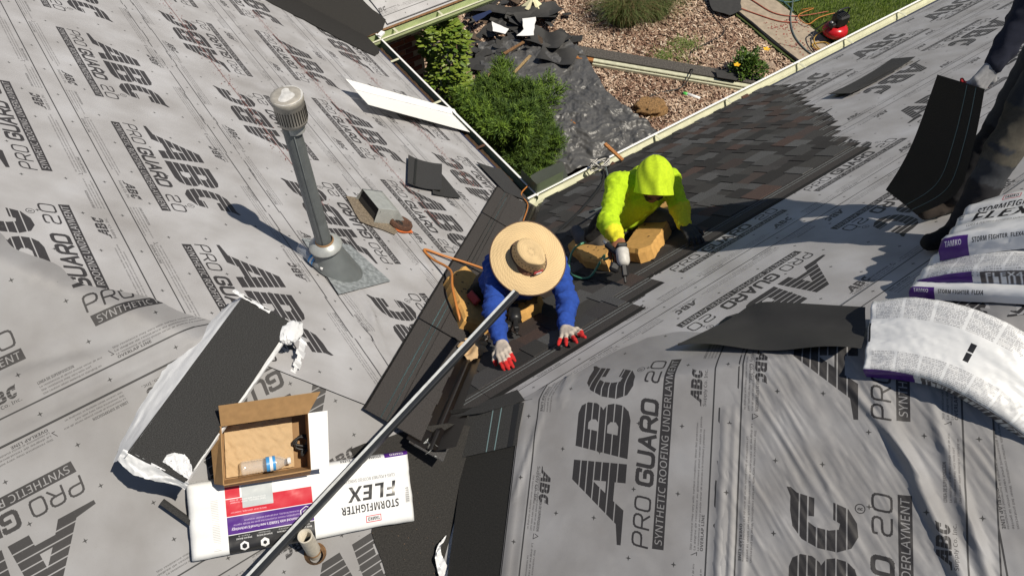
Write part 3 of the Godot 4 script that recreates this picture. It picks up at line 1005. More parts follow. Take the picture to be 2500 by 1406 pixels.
func build_membranes():
	# open valley metal with a raised rib, left and right leaf
	var st := new_st(true)
	var prof := [[-0.13, 0.0], [-0.028, 0.0], [-0.010, 0.024], [0.0, 0.026], [0.010, 0.024], [0.028, 0.0], [0.13, 0.0]]
	var vd := (-U - V + UP * T).normalized()
	var wl: Vector3 = (FR["L"][3] as Vector3).cross(vd).normalized()
	if wl.dot(U) < 0: wl = -wl
	var wr: Vector3 = (FR["R"][3] as Vector3).cross(vd).normalized()
	if wr.dot(V) < 0: wr = -wr
	var at := func(e: Array, t: float) -> Vector3:
		var w: Vector3 = wl * -e[0] if e[0] < 0 else wr * e[0]
		return vd * t + w + UP * (e[1] + 0.014)
	for i in prof.size() - 1:
		quad(st, at.call(prof[i], 0.02), at.call(prof[i], 3.66), at.call(prof[i + 1], 3.66), at.call(prof[i + 1], 0.02))
	part(roof, "valley_flashing", done(st), M.brown_metal)
	# crumpled bright end of the metal
	st = new_st()
	for k in 5:
		var p := vd * (3.64 + rng.randf_range(-0.03, 0.05)) + wl * rng.randf_range(-0.06, 0.04) + UP * rng.randf_range(0.02, 0.035)
		tri(st, p, p + Vector3(rng.randf_range(-0.025, 0.025), 0.008, rng.randf_range(0.0, 0.03)), p + Vector3(rng.randf_range(-0.015, 0.03), 0.012, rng.randf_range(-0.025, 0.01)))
	part(roof, "flashing_end", done(st), M.zinc_light)
	# dark peel-and-stick sheets over the saddle
	part(roof, "membrane_sheet", plate("M", ragged([Vector2(-0.40, 0.16), Vector2(-0.13, 0.10), Vector2(0.06, 0.03), Vector2(0.20, -0.08), Vector2(-0.6, -0.95), Vector2(-1.3, -1.7), Vector2(-1.7, -1.6), Vector2(-0.54, -0.48), Vector2(-0.49, -0.22), Vector2(-0.42, -0.14)], 0.06, 0.006), 0.016, 0.004), M.membrane)
	part(roof, "membrane_sheet", plate("N", [Vector2(0.02, 0.02), Vector2(-0.20, -0.02), Vector2(-1.6, -1.48), Vector2(-1.9, -1.2), Vector2(-0.66, 0.02), Vector2(-0.26, 0.40), Vector2(-0.22, 0.34)], 0.010, 0.004), M.membrane_dark)  # weaker sun on this slope is put into its darker colour
	var gr := new_st()
	for i in 120:
		var q := Vector2(rng.randf_range(-0.55, 0.1), rng.randf_range(-0.75, 0.05))
		var z := rng.randf_range(0.001, 0.0035)
		if q.x > -0.05 + 0.5 * q.y + 0.05 or q.x < -0.50 + q.y * 0.3: continue
		quad(gr, fp("M", q.x - z, q.y, 0.0175), fp("M", q.x, q.y - z, 0.0185), fp("M", q.x + z, q.y, 0.0175), fp("M", q.x, q.y + z, 0.0185))
	part(roof, "grit", done(gr), M.felt_brown, "stuff")
	# dark felt in the far valley, ragged along the sheets
	part(roof, "membrane_sheet", plate("L", ragged([Vector2(2.86, -0.02), Vector2(3.12, 0.0), Vector2(5.4, 2.85), Vector2(5.0, 2.85), Vector2(3.3, 1.15), Vector2(2.75, 0.45), Vector2(2.6, 0.20)], 0.08, 0.02), 0.017, 0.003), M.membrane)
	part(roof, "membrane_sheet", plate("P", ragged([Vector2(-0.02, 0.0), Vector2(-2.8, 3.5), Vector2(-1.6, 3.5), Vector2(-0.35, 1.3), Vector2(0.12, 0.5), Vector2(0.30, 0.10), Vector2(0.2, 0.0)], 0.08, 0.02), 0.012, 0.003), M.membrane)
	# a shingle bent over the saddle as a saddle piece
	var n := 0.026
	part(roof, "bent_shingle", plate("R", [Vector2(-2.07, 2.70), Vector2(-1.91, 2.72), Vector2(-1.76, 2.79), Vector2(-1.79, 2.92), Vector2(-1.98, 2.80)], 0.02, 0.004), M.granules)
	st = new_st()
	slab(st, [Vector2(-0.03, 0.03), Vector2(-0.13, 0.20), Vector2(-0.25, 0.36), Vector2(-0.38, 0.20), Vector2(-0.22, -0.07)], func(p): return [fp("N", p.x, p.y, n), FR["N"][3]], 0.004)
	var bs := part(roof, "bent_shingle", done(st), M.granules)
	st = new_st()
	for e in [[0.50, 0.005], [0.64, 0.005]]:
		var a := Vector2(-0.06, 0.10).lerp(Vector2(-0.25, 0.36), e[0])
		var b := Vector2(-0.22, -0.07).lerp(Vector2(-0.38, 0.20), e[0])
		var w = (Vector2(-0.38, 0.20) - Vector2(-0.22, -0.07)).normalized() * e[1] * 0.5
		slab(st, [a - w, a + w, b + w, b - w], func(p): return [fp("N", p.x, p.y, n + 0.0015), FR["N"][3]], 0.002)
	part(bs, "sealant_line", done(st), M.teal_line)
	st = new_st()
	var a1 := Vector2(-0.23, 0.33); var b1 := Vector2(-0.365, 0.175)
	var w1 := Vector2(-0.014, 0.026) * 0.5
	slab(st, [a1 - w1, a1 + w1, b1 + w1, b1 - w1], func(p): return [fp("N", p.x, p.y, n + 0.0018), FR["N"][3]], 0.002)
	part(bs, "release_tape", done(st), M.black_rubber)

# ------------------------------------------------------------------ gutters
func gutter_run(o: Node3D, a: Vector3, along: Vector3, out: Vector3, len: float, inner: Material, rim: Material, called := "trough"):
	var prof := [Vector2(0.004, -0.012), Vector2(0.004, -0.105), Vector2(0.085, -0.105), Vector2(0.100, -0.075), Vector2(0.128, -0.045), Vector2(0.128, -0.008)]
	var st := new_st()
	var p := func(q: Vector2, t: float) -> Vector3: return a + along * t + out * q.x + UP * q.y
	for i in prof.size() - 1:
		var d: Vector2 = (prof[i + 1] - prof[i]).normalized().orthogonal() * 0.0022
		quad(st, p.call(prof[i], 0), p.call(prof[i], len), p.call(prof[i + 1], len), p.call(prof[i + 1], 0))
		quad(st, p.call(prof[i] - d, 0), p.call(prof[i + 1] - d, 0), p.call(prof[i + 1] - d, len), p.call(prof[i] - d, len))
	part(o, called, done(st), inner)
	st = new_st()
	box(st, a + along * len * 0.5 + out * 0.124 + UP * -0.002, Basis(along, UP, along.cross(UP)), Vector3(len, 0.012, 0.020), 0.003)
	part(o, "front_lip", done(st), rim)

func hanger(o: Node3D, at: Vector3, along: Vector3, out: Vector3, m: Material):
	var st := new_st()
	box(st, at + out * 0.064 - UP * 0.010, Basis(along, UP, along.cross(UP)), Vector3(0.028, 0.004, 0.120), 0.001)
	part(o, "hanger", done(st), m)

func build_gutters():
	var lip: Material = M.cream_metal
	var g := thing("gutter", "cream gutter full of brown leaf litter below the left slope", "gutter", U * 1.5)
	gutter_run(g, U * 0.10, U, V, U0 - 0.06, M.green_metal, M.white_vinyl)  # shadow of the front wall is put into the trough's dark green
	for t in [0.95, 1.75, 2.6]: hanger(g, U * t, U, V, M.cream_metal if t != 0.95 else M.rust)
	var st := new_st(false)
	var fn := FastNoiseLite.new(); fn.frequency = 6.0
	var lm := grid_mesh(120, 6, func(a, b): return U * lerpf(0.25, 2.95, a) + V * lerpf(0.008, 0.085, b) + UP * (-0.062 + 0.020 * fn.get_noise_2d(a * 9.0, b * 0.8) + 0.008 * fn.get_noise_2d(a * 40.0, b * 3.0)))
	part(g, "leaf_litter", lm, M.leaf_litter)
	g = thing("gutter", "long clean cream gutter along the edge of the right slope", "gutter", V * 4.0)
	gutter_run(g, V * 0.02, V, U, 8.9, M.cream_metal, M.white_vinyl)
	for t in [1.55, 2.5, 3.55, 4.3, 5.2]: hanger(g, V * t, V, U, M.cream_metal)
	st = new_st()
	box(st, V * 2.65 + U * 0.01 + UP * 0.02, Basis(V, UP, V.cross(UP)), Vector3(0.09, 0.012, 0.05), 0.002)
	part(g, "shingle_crumb", done(st), M.rust)
	st = new_st()
	box(st, V * 0.93 + U * 0.02 + UP * 0.015, Basis(V, UP, V.cross(UP)) * Basis(UP, 0.4), Vector3(0.05, 0.012, 0.04), 0.002)
	part(g, "shingle_crumb", done(st), M.rust)
	# upright splash guard in the inside corner
	g = thing("splash_guard", "dark green bent metal splash guard standing in the inside gutter corner", "splash guard", U * 0.16 + V * 0.14)
	var bend := grid_mesh(14, 4, func(a, b):
		var t: float = lerpf(-1.0, 1.0, a)
		var c := U * (0.125 + 0.24 * maxf(0.0, -t)) + V * (0.125 + 0.30 * maxf(0.0, t))
		return c + UP * (-0.03 + 0.15 * b))
	part(g, "guard_panel", bend, M.green_metal)
	var p2 := grid_mesh(8, 3, func(a, b): return V * lerpf(0.14, 0.50, a) + U * (0.145 + 0.10 * b) + UP * (0.0 + 0.12 * b + 0.01 * sin(a * 5.0)))
	part(g, "guard_flap", p2, M.gutter_dark)
	# the far gutter
	g = thing("gutter", "pale green open gutter with end cap on the small far roof", "gutter", U * U0 + V * 0.7)
	gutter_run(g, U * (U0 + 0.004) - V * 0.10, V, -U, 1.75, M.lime_metal, M.cream_metal)
	for t in [0.34, 0.92, 1.5]: hanger(g, U * U0 + V * t, V, -U, M.cream_metal)
	st = new_st()
	box(st, U * (U0 - 0.062) - V * 0.10 - UP * 0.055, Basis(V, UP, V.cross(UP)), Vector3(0.004, 0.10, 0.125), 0.001)
	part(g, "end_cap", done(st), M.green_metal)
	st = new_st()
	box(st, U * (U0 - 0.05) + V * 0.16 + UP * 0.01, Basis(V, UP, V.cross(UP)) * Basis(UP, 0.5), Vector3(0.09, 0.03, 0.05), 0.004)
	part(g, "rag", done(st), M.white_sheet)
	# bare sheathing edge above that gutter
	st = new_st()
	box(st, fp("P", 0.75, 0.012, 0.0), Basis(V, FR["P"][3], V.cross(FR["P"][3])), Vector3(1.7, 0.018, 0.024), 0.003)
	part(roof, "sheathing_edge", done(st), M.deck_wood)

# ------------------------------------------------------------------ vents
func build_vents():
	var base := fp("L", -0.93, 2.66)
	var p := thing("vent_pipe", "tall grey metal vent pipe with slotted cap on the left slope", "vent pipe", base)
	var n: Vector3 = FR["L"][3]
	var st := new_st()
	slab(st, [Vector2(-0.68, 2.74), Vector2(-1.18, 2.76), Vector2(-1.06, 2.32), Vector2(-0.72, 2.42)], func(q): return [fp("L", q.x, q.y, 0.020 + 0.012 * absf(q.x + 0.93)), n], 0.002)
	part(p, "flashing_plate", done(st), M.zinc_flash)
	st = new_st(false)
	var ax := (UP + Vector3(0.018, 0, 0)).normalized()
	# cone: a round collar at the top, an oval foot that lies on the slope
	var rows := 8
	var rings := []
	for i in rows + 1:
		var t := float(i) / rows
		var ring := []
		for k in 32:
			var a := TAU * k / 32
			var foot := fp("L", -0.93 + 0.150 * cos(a), 2.63 + 0.165 * sin(a), 0.018)
			var top := base + ax * 0.225 + Vector3(cos(a + 0.0), 0, 0).rotated(UP, 0.0) * 0.0
			top += (U * cos(a) - V * sin(a)) * 0.062
			ring.append(foot.lerp(top, pow(t, 0.85)))
		rings.append(ring)
	for i in rows:
		for k in 32: quad(st, rings[i][k], rings[i][(k + 1) % 32], rings[i + 1][(k + 1) % 32], rings[i + 1][k])
	part(p, "flashing_cone", done(st), M.zinc)
	var B := Basis(Vector3(1, 0, 0), ax, Vector3(0, 0, 1)).orthonormalized()
	st = new_st(false)
	lathe(st, base + ax * 0.20, B, [Vector2(0.045, 0.045), Vector2(0.060, 0.040), Vector2(0.090, 0.012), Vector2(0.092, 0.004), Vector2(0.086, 0.0), Vector2(0.05, 0.02)], 32)
	part(p, "storm_collar", done(st), M.zinc_light)
	st = new_st(false)
	lathe(st, base + ax * 0.236, B, [Vector2(0.048, 0.0), Vector2(0.052, 0.008), Vector2(0.047, 0.018)], 32)
	part(p, "sealant_bead", done(st), M.sealant)
	st = new_st(false)
	lathe(st, base, B, [Vector2(0.043, 0.1), Vector2(0.043, 1.06)], 32)
	part(p, "pipe", done(st), M.zinc)
	st = new_st(false)
	tube(st, [base + ax * 0.26 + B * Vector3(0.0, 0, 0.0438), base + ax * 1.05 + B * Vector3(0.0, 0, 0.0438)], 0.0022, 6)
	part(p, "pipe_seam", done(st), M.zinc)
	st = new_st(false)
	lathe(st, base + ax * 1.03, B, [Vector2(0.046, 0.0), Vector2(0.047, 0.045), Vector2(0.044, 0.05)], 32)
	part(p, "cap_sleeve", done(st), M.zinc_light)
	st = new_st(false)
	lathe(st, base + ax * 1.07, B, [Vector2(0.040, 0.0), Vector2(0.066, 0.010), Vector2(0.071, 0.028), Vector2(0.0715, 0.125), Vector2(0.074, 0.128), Vector2(0.0755, 0.150), Vector2(0.072, 0.158), Vector2(0.055, 0.162), Vector2(0.0, 0.160)], 48)
	var cap := part(p, "cap", done(st), M.cap_metal)
	var cm := grid_mesh(20, 20, func(a, b):
		var r: float = 0.0725 * a
		var t: float = TAU * b
		return base + ax * (1.2285 + 0.0022 * sin(60.0 * r * cos(t) + 2.0) * (1.0 - a * a) + 0.002 * sin(75.0 * r * sin(t + 0.6)) * (1.0 - a * a) + 0.004 * (1.0 - a * a)) + B * Vector3(r * cos(t), 0, r * sin(t)))
	part(cap, "cap_lid", cm, M.cap_top)
	for k in 34:
		var a := TAU * k / 34
		st = new_st()
		var dir := B * Vector3(cos(a), 0, sin(a))
		box(st, base + ax * 1.140 + dir * 0.0712, Basis(dir.cross(ax), ax, dir), Vector3(0.0052, 0.074, 0.003), 0.001)
		part(cap, "slot", done(st), M.slot_dark)
	# low metal hood
	var c := fp("L", -0.32, 2.00)
	p = thing("roof_vent", "low bent metal roof vent hood on a rusty plate between pipe and disc", "roof vent", c)
	part(p, "flange_plate", plate("L", ragged([Vector2(-0.17, 2.14), Vector2(-0.46, 2.19), Vector2(-0.58, 1.98), Vector2(-0.44, 1.80), Vector2(-0.20, 1.83)], 0.08, 0.006), 0.022, 0.002), M.old_paint)
	var hd := grid_mesh(16, 10, func(a, b):
		var s: float = lerpf(2.08, 1.80, b)
		var x: float = lerpf(-0.46, -0.20, a)
		var w: float = 1.0 - pow(absf(a * 2.0 - 1.0), 5.0)
		var h: float = (0.10 if b < 0.6 else lerpf(0.10, 0.01, (b - 0.6) / 0.4)) * (w if a < 0.02 or a > 0.98 else 1.0)
		var inset := 0.0 if b < 0.6 else 0.0
		return fp("L", x, s - inset, 0.02 + (h if a > 0.03 and a < 0.97 else 0.0)))
	part(p, "hood", hd, M.zinc_light)
	st = new_st()
	quad(st, fp("L", -0.45, 2.06, 0.022), fp("L", -0.21, 2.06, 0.022), fp("L", -0.21, 2.06, 0.108), fp("L", -0.45, 2.06, 0.108))
	part(p, "hood_opening", done(st), M.slot_dark)
	# rusted round flange
	p = thing("pipe_flange", "round rusted flange lying beside the roof vent hood", "flange", fp("L", -0.44, 1.86))
	st = new_st(false)
	lathe(st, fp("L", -0.47, 1.865, 0.03), fbasis("L"), [Vector2(0.0, 0.018), Vector2(0.052, 0.018), Vector2(0.056, 0.028), Vector2(0.068, 0.030), Vector2(0.076, 0.020), Vector2(0.076, 0.0)], 28, Vector2(1.0, 1.15))
	part(p, "disc", done(st), M.rust)
	st = new_st()
	for k in 5: box(st, fp("L", -0.47 + rng.randf_range(-0.03, 0.03), 1.865 + rng.randf_range(-0.02, 0.03), 0.050), fbasis("L", rng.randf() * TAU), Vector3(0.05, 0.006, 0.008), 0.001)
	part(p, "metal_scraps", done(st), M.slot_dark)
	part(p, "orange_sealant", plate("L", ragged([Vector2(-0.55, 1.80), Vector2(-0.46, 1.77), Vector2(-0.39, 1.80), Vector2(-0.42, 1.93), Vector2(-0.54, 1.93)], 0.02, 0.012), 0.026, 0.004), M.rust_orange)
	# plastic pipe stub
	var b0 := fp("M", -0.75, -0.17)
	p = thing("plastic_pipe", "short white plastic pipe stub standing open through the near left slope", "pipe", b0)
	st = new_st(false)
	lathe(st, b0, Basis(), [Vector2(0.032, 0.0), Vector2(0.032, 0.215), Vector2(0.0325, 0.22), Vector2(0.027, 0.22), Vector2(0.0265, 0.02)], 28)
	part(p, "pipe", done(st), M.pvc)
	st = new_st(false)
	lathe(st, b0 + UP * 0.03, Basis(), [Vector2(0.033, 0.0), Vector2(0.0345, 0.008), Vector2(0.033, 0.016)], 28)
	part(p, "band", done(st), M.sealant)
	st = new_st(false)
	lathe(st, b0 + fbasis("M") * Vector3(0, 0.004, 0), fbasis("M"), [Vector2(0.05, 0.004), Vector2(0.036, 0.03), Vector2(0.03, 0.05)], 20)
	part(p, "collar", done(st), M.deck_wood)

func bottle(called: String, label: String, at: Vector3, dir: Vector3, lay: Vector3, crushed := 0.0):
	var o := thing(called, label, "bottle", at)
	var y := dir.normalized()
	var x := lay.cross(y).normalized()
	var B := Basis(x, y, x.cross(y))
	var c := at + x.cross(y) * 0.0 + lay.normalized() * 0.031
	var st := new_st(false)
	var prof := [Vector2(0.0, 0.004), Vector2(0.026, 0.0), Vector2(0.031, 0.008)]
	for k in 7:
		prof.append(Vector2(0.0315, 0.016 + 0.012 * k)); prof.append(Vector2(0.0288, 0.022 + 0.012 * k))
	prof.append_array([Vector2(0.0315, 0.102), Vector2(0.0315, 0.145), Vector2(0.029, 0.158), Vector2(0.018, 0.182), Vector2(0.012, 0.190), Vector2(0.012, 0.198)])
	lathe(st, c, B, prof, 20, Vector2(1.0 - crushed, 1.0))
	part(o, "bottle_body", done(st), M.water_bottle)
	st = new_st(false)
	lathe(st, c, B, [Vector2(0.0321, 0.104), Vector2(0.0322, 0.142)], 20, Vector2(1.0 - crushed, 1.0))
	part(o, "paper_label", done(st), M.bottle_label)
	st = new_st(false)
	lathe(st, c, B, [Vector2(0.0324, 0.118), Vector2(0.0325, 0.130)], 20, Vector2(1.0 - crushed, 1.0))
	part(o, "label_band", done(st), M.white_cap)
	st = new_st(false)
	lathe(st, c, B, [Vector2(0.0145, 0.192), Vector2(0.0145, 0.206), Vector2(0.0, 0.207)], 16)
	part(o, "screw_cap", done(st), M.white_cap)

# ------------------------------------------------------------------ loose things on the slopes
func curled(f: String, c: Array, n: float, bow: float, thick := 0.004) -> ArrayMesh:      # a limp rectangular piece: four plane corners, bowed
	var st := new_st()
	var N: Vector3 = FR[f][3]
	var k := 10
	var P := func(i: int, e: int, dn: float) -> Vector3:
		var t := float(i) / k
		var a: Vector2 = (c[0] as Vector2).lerp(c[1], t)
		var b: Vector2 = (c[3] as Vector2).lerp(c[2], t)
		var q := a if e == 0 else b
		return fp(f, q.x, q.y, n + bow * pow(2.0 * t - 1.0, 2.0) + dn)
	for i in k:
		quad(st, P.call(i, 0, 0), P.call(i, 1, 0), P.call(i + 1, 1, 0), P.call(i + 1, 0, 0))
		quad(st, P.call(i, 0, -thick), P.call(i + 1, 0, -thick), P.call(i + 1, 1, -thick), P.call(i, 1, -thick))
		quad(st, P.call(i, 0, 0), P.call(i + 1, 0, 0), P.call(i + 1, 0, -thick), P.call(i, 0, -thick))
		quad(st, P.call(i, 1, 0), P.call(i, 1, -thick), P.call(i + 1, 1, -thick), P.call(i + 1, 1, 0))
	quad(st, P.call(0, 0, 0), P.call(0, 0, -thick), P.call(0, 1, -thick), P.call(0, 1, 0))
	quad(st, P.call(k, 0, 0), P.call(k, 1, 0), P.call(k, 1, -thick), P.call(k, 0, -thick))
	return done(st)

func stripe(o: Node3D, f: String, a: Vector2, b: Vector2, w: float, n: float, m: Material):
	var d := (b - a).normalized().orthogonal() * w * 0.5
	part(o, "sealant_line", plate(f, [a - d, b - d, b + d, a + d], n, 0.002), m)

func build_loose_roof_things():
	# two cut shingles lying crossed
	var o := thing("cut_shingle", "square grey shingle offcut lying across another on the left slope", "shingle", fp("L", 0.25, 1.15))
	part(o, "shingle_body", curled("L", [Vector2(0.50, 1.16), Vector2(0.44, 0.83), Vector2(0.02, 1.14), Vector2(0.06, 1.46)], 0.035, 0.018), M.felt_grey)
	stripe(o, "L", Vector2(0.46, 1.10), Vector2(0.06, 1.39), 0.018, 0.048, M.black_rubber)
	o = thing("cut_shingle", "dark shingle offcut half hidden under the square one on the left slope", "shingle", fp("L", 0.10, 1.05))
	part(o, "shingle_body", curled("L", [Vector2(0.34, 1.00), Vector2(0.30, 0.92), Vector2(-0.03, 0.95), Vector2(-0.02, 1.25)], 0.024, 0.01), M.granules)
	o = thing("cut_shingle", "dark flat shingle offcut at the left eave next to the gutter corner", "shingle", fp("L", 0.38, 0.12))
	part(o, "shingle_body", curled("L", [Vector2(0.62, 0.26), Vector2(0.56, -0.02), Vector2(0.06, 0.02), Vector2(0.16, 0.27)], 0.028, 0.006), M.felt_grey)
	o = thing("cut_shingle", "long grey strip of shingles lying loose on the far right slope", "shingle", fp("R", 2.9, 1.28))
	part(o, "shingle_body", curled("R", [Vector2(2.47, 1.18), Vector2(3.36, 1.15), Vector2(3.34, 1.40), Vector2(2.45, 1.42)], 0.026, 0.02), M.felt_grey)
	stripe(o, "R", Vector2(2.56, 1.36), Vector2(3.28, 1.34), 0.05, 0.034, M.granules)
	# bright bent flashing
	o = thing("metal_flashing", "long bright white folded metal flashing hanging over the left eave", "flashing", fp("L", 1.3, 0.6))
	var st := new_st()
	slab(st, [Vector2(1.40, 1.20), Vector2(1.16, 1.20), Vector2(1.20, -0.10), Vector2(1.52, -0.18)], func(q): return [fp("L", q.x, q.y, 0.04 + 0.07 * clampf((q.y - 0.6) / 0.6, 0.0, 1.0)), FR["L"][3]], 0.002)
	part(o, "wide_leaf", done(st), M.white_vinyl)
	st = new_st()
	quad(st, fp("L", 1.402, 1.20, 0.112), fp("L", 1.522, -0.18, 0.042), fp("L", 1.58, -0.15, 0.075), fp("L", 1.50, 1.26, 0.145))
	part(o, "folded_leaf", done(st), M.white_sheet)
	bottle("water_bottle", "empty water bottle with blue label lying against the vent pipe flashing", fp("L", -0.80, 2.83, 0.022), fp("L", -1.02, 2.77) - fp("L", -0.80, 2.83), FR["L"][3], 0.15)
	# long metal trim across the picture
	var p1 := Vector3(-0.166, 1.94, 2.44)
	var p0 := Vector3(-1.307, 1.70, 3.794) + (Vector3(-1.307, 1.70, 3.794) - p1).normalized() * 0.5
	o = thing("metal_trim", "long straight black and silver metal trim leaning over the valley", "trim", p0)
	var ax := (p1 - p0).normalized()
	var sd := ax.cross(UP).normalized()
	var up := sd.cross(ax).normalized()
	st = new_st()
	box(st, (p0 + p1) * 0.5, Basis(ax, up, ax.cross(up)), Vector3(p0.distance_to(p1), 0.030, 0.036), 0.004)
	part(o, "dark_channel", done(st), M.stick_dark)
	st = new_st()
	box(st, (p0 + p1) * 0.5 + up * 0.0165 - sd * 0.010, Basis(ax, up, ax.cross(up)), Vector3(p0.distance_to(p1) - 0.01, 0.004, 0.013), 0.001)
	part(o, "bright_edge", done(st), M.stick_light)
	# loose felt on the right slope
	o = thing("felt_piece", "limp black felt piece lying on the right slope beside bent bundle", "felt", fp("R", -0.85, 3.6))
	var fm := grid_mesh(24, 10, func(a, b):
		var q := Vector2(-1.12, 3.30).lerp(Vector2(-0.80, 4.06), a)
		var r := Vector2(-0.86, 3.34).lerp(Vector2(-0.55, 3.90), a)
		if a < 0.35: r = Vector2(-1.10, 3.29).lerp(Vector2(-0.72, 3.38), a / 0.35)
		else: r = Vector2(-0.72, 3.38).lerp(Vector2(-0.58, 3.92), (a - 0.35) / 0.65)
		var w := q.lerp(r, b)
		return fp("R", w.x, w.y, 0.050 + 0.014 * sin(a * 9.0 + b * 3.0) * (1.0 - b) + 0.05 * smoothstep(0.6, 1.0, b) * smoothstep(0.2, 0.5, a)))
	part(o, "felt_sheet", fm, M.felt)
	# crumpled leaves and paper in the valley
	for k in 3:
		var c := fp("R", -1.70 + 0.05 * k, 2.17 - 0.05 * k, 0.06)
		var cm := grid_mesh(9, 9, func(a, b): return c + (V * (a - 0.5) - U * (b - 0.5)) * (0.13 - 0.03 * k) + UP * (0.02 * sin(a * 7.0 + k) * cos(b * 6.0) + 0.012 * sin(b * 11.0)))
		single("dry_leaf", cm, M.kraft, ["largest crumpled brown dry leaf in the valley, farthest from the gloved hand", "middle crumpled dry leaf of three in the valley", "smallest crumpled dry leaf in the valley, lowest in the photo"][k], "leaf", "dry leaves in the valley")
	# orange offcut stick on the gutter and a knot of wire
	o = thing("wooden_stick", "orange wooden stick resting over the right gutter behind the kneeling man", "stick", V * 0.95)
	st = new_st()
	var s0 := Vector3(0.675, 0.13, -0.70); var s1 := Vector3(0.835, 0.07, -0.54)
	box(st, (s0 + s1) * 0.5, Basis((s1 - s0).normalized(), UP, (s1 - s0).normalized().cross(UP)).orthonormalized(), Vector3(s0.distance_to(s1), 0.022, 0.034), 0.003)
	part(o, "stick_body", done(st), M.orange_wood)
	o = thing("wire_bundle", "small tangle of white and black wire on the right gutter", "wire", V * 0.8)
	for k in 5:
		st = new_st(false)
		var c := V * 0.80 + U * 0.06 + UP * 0.03
		var pts := []
		for i in 9: pts.append(c + Vector3(0.09 * sin(i * 0.9 + k * 1.7), 0.03 + 0.03 * sin(i * 1.3 + k), 0.07 * cos(i * 0.8 + k * 2.1)))
		tube(st, curve(pts, 3), 0.0055, 6)
		part(o, "wire", done(st), M.dull_white if k % 2 == 0 else M.black_rubber)

func slack(called: String, label: String, pts: Array, r: float, m: Material, cat := "hose", group := ""):
	var st := new_st(false)
	tube(st, curve(pts, 6), r, 7)
	single(called, done(st), m, label, cat, group)

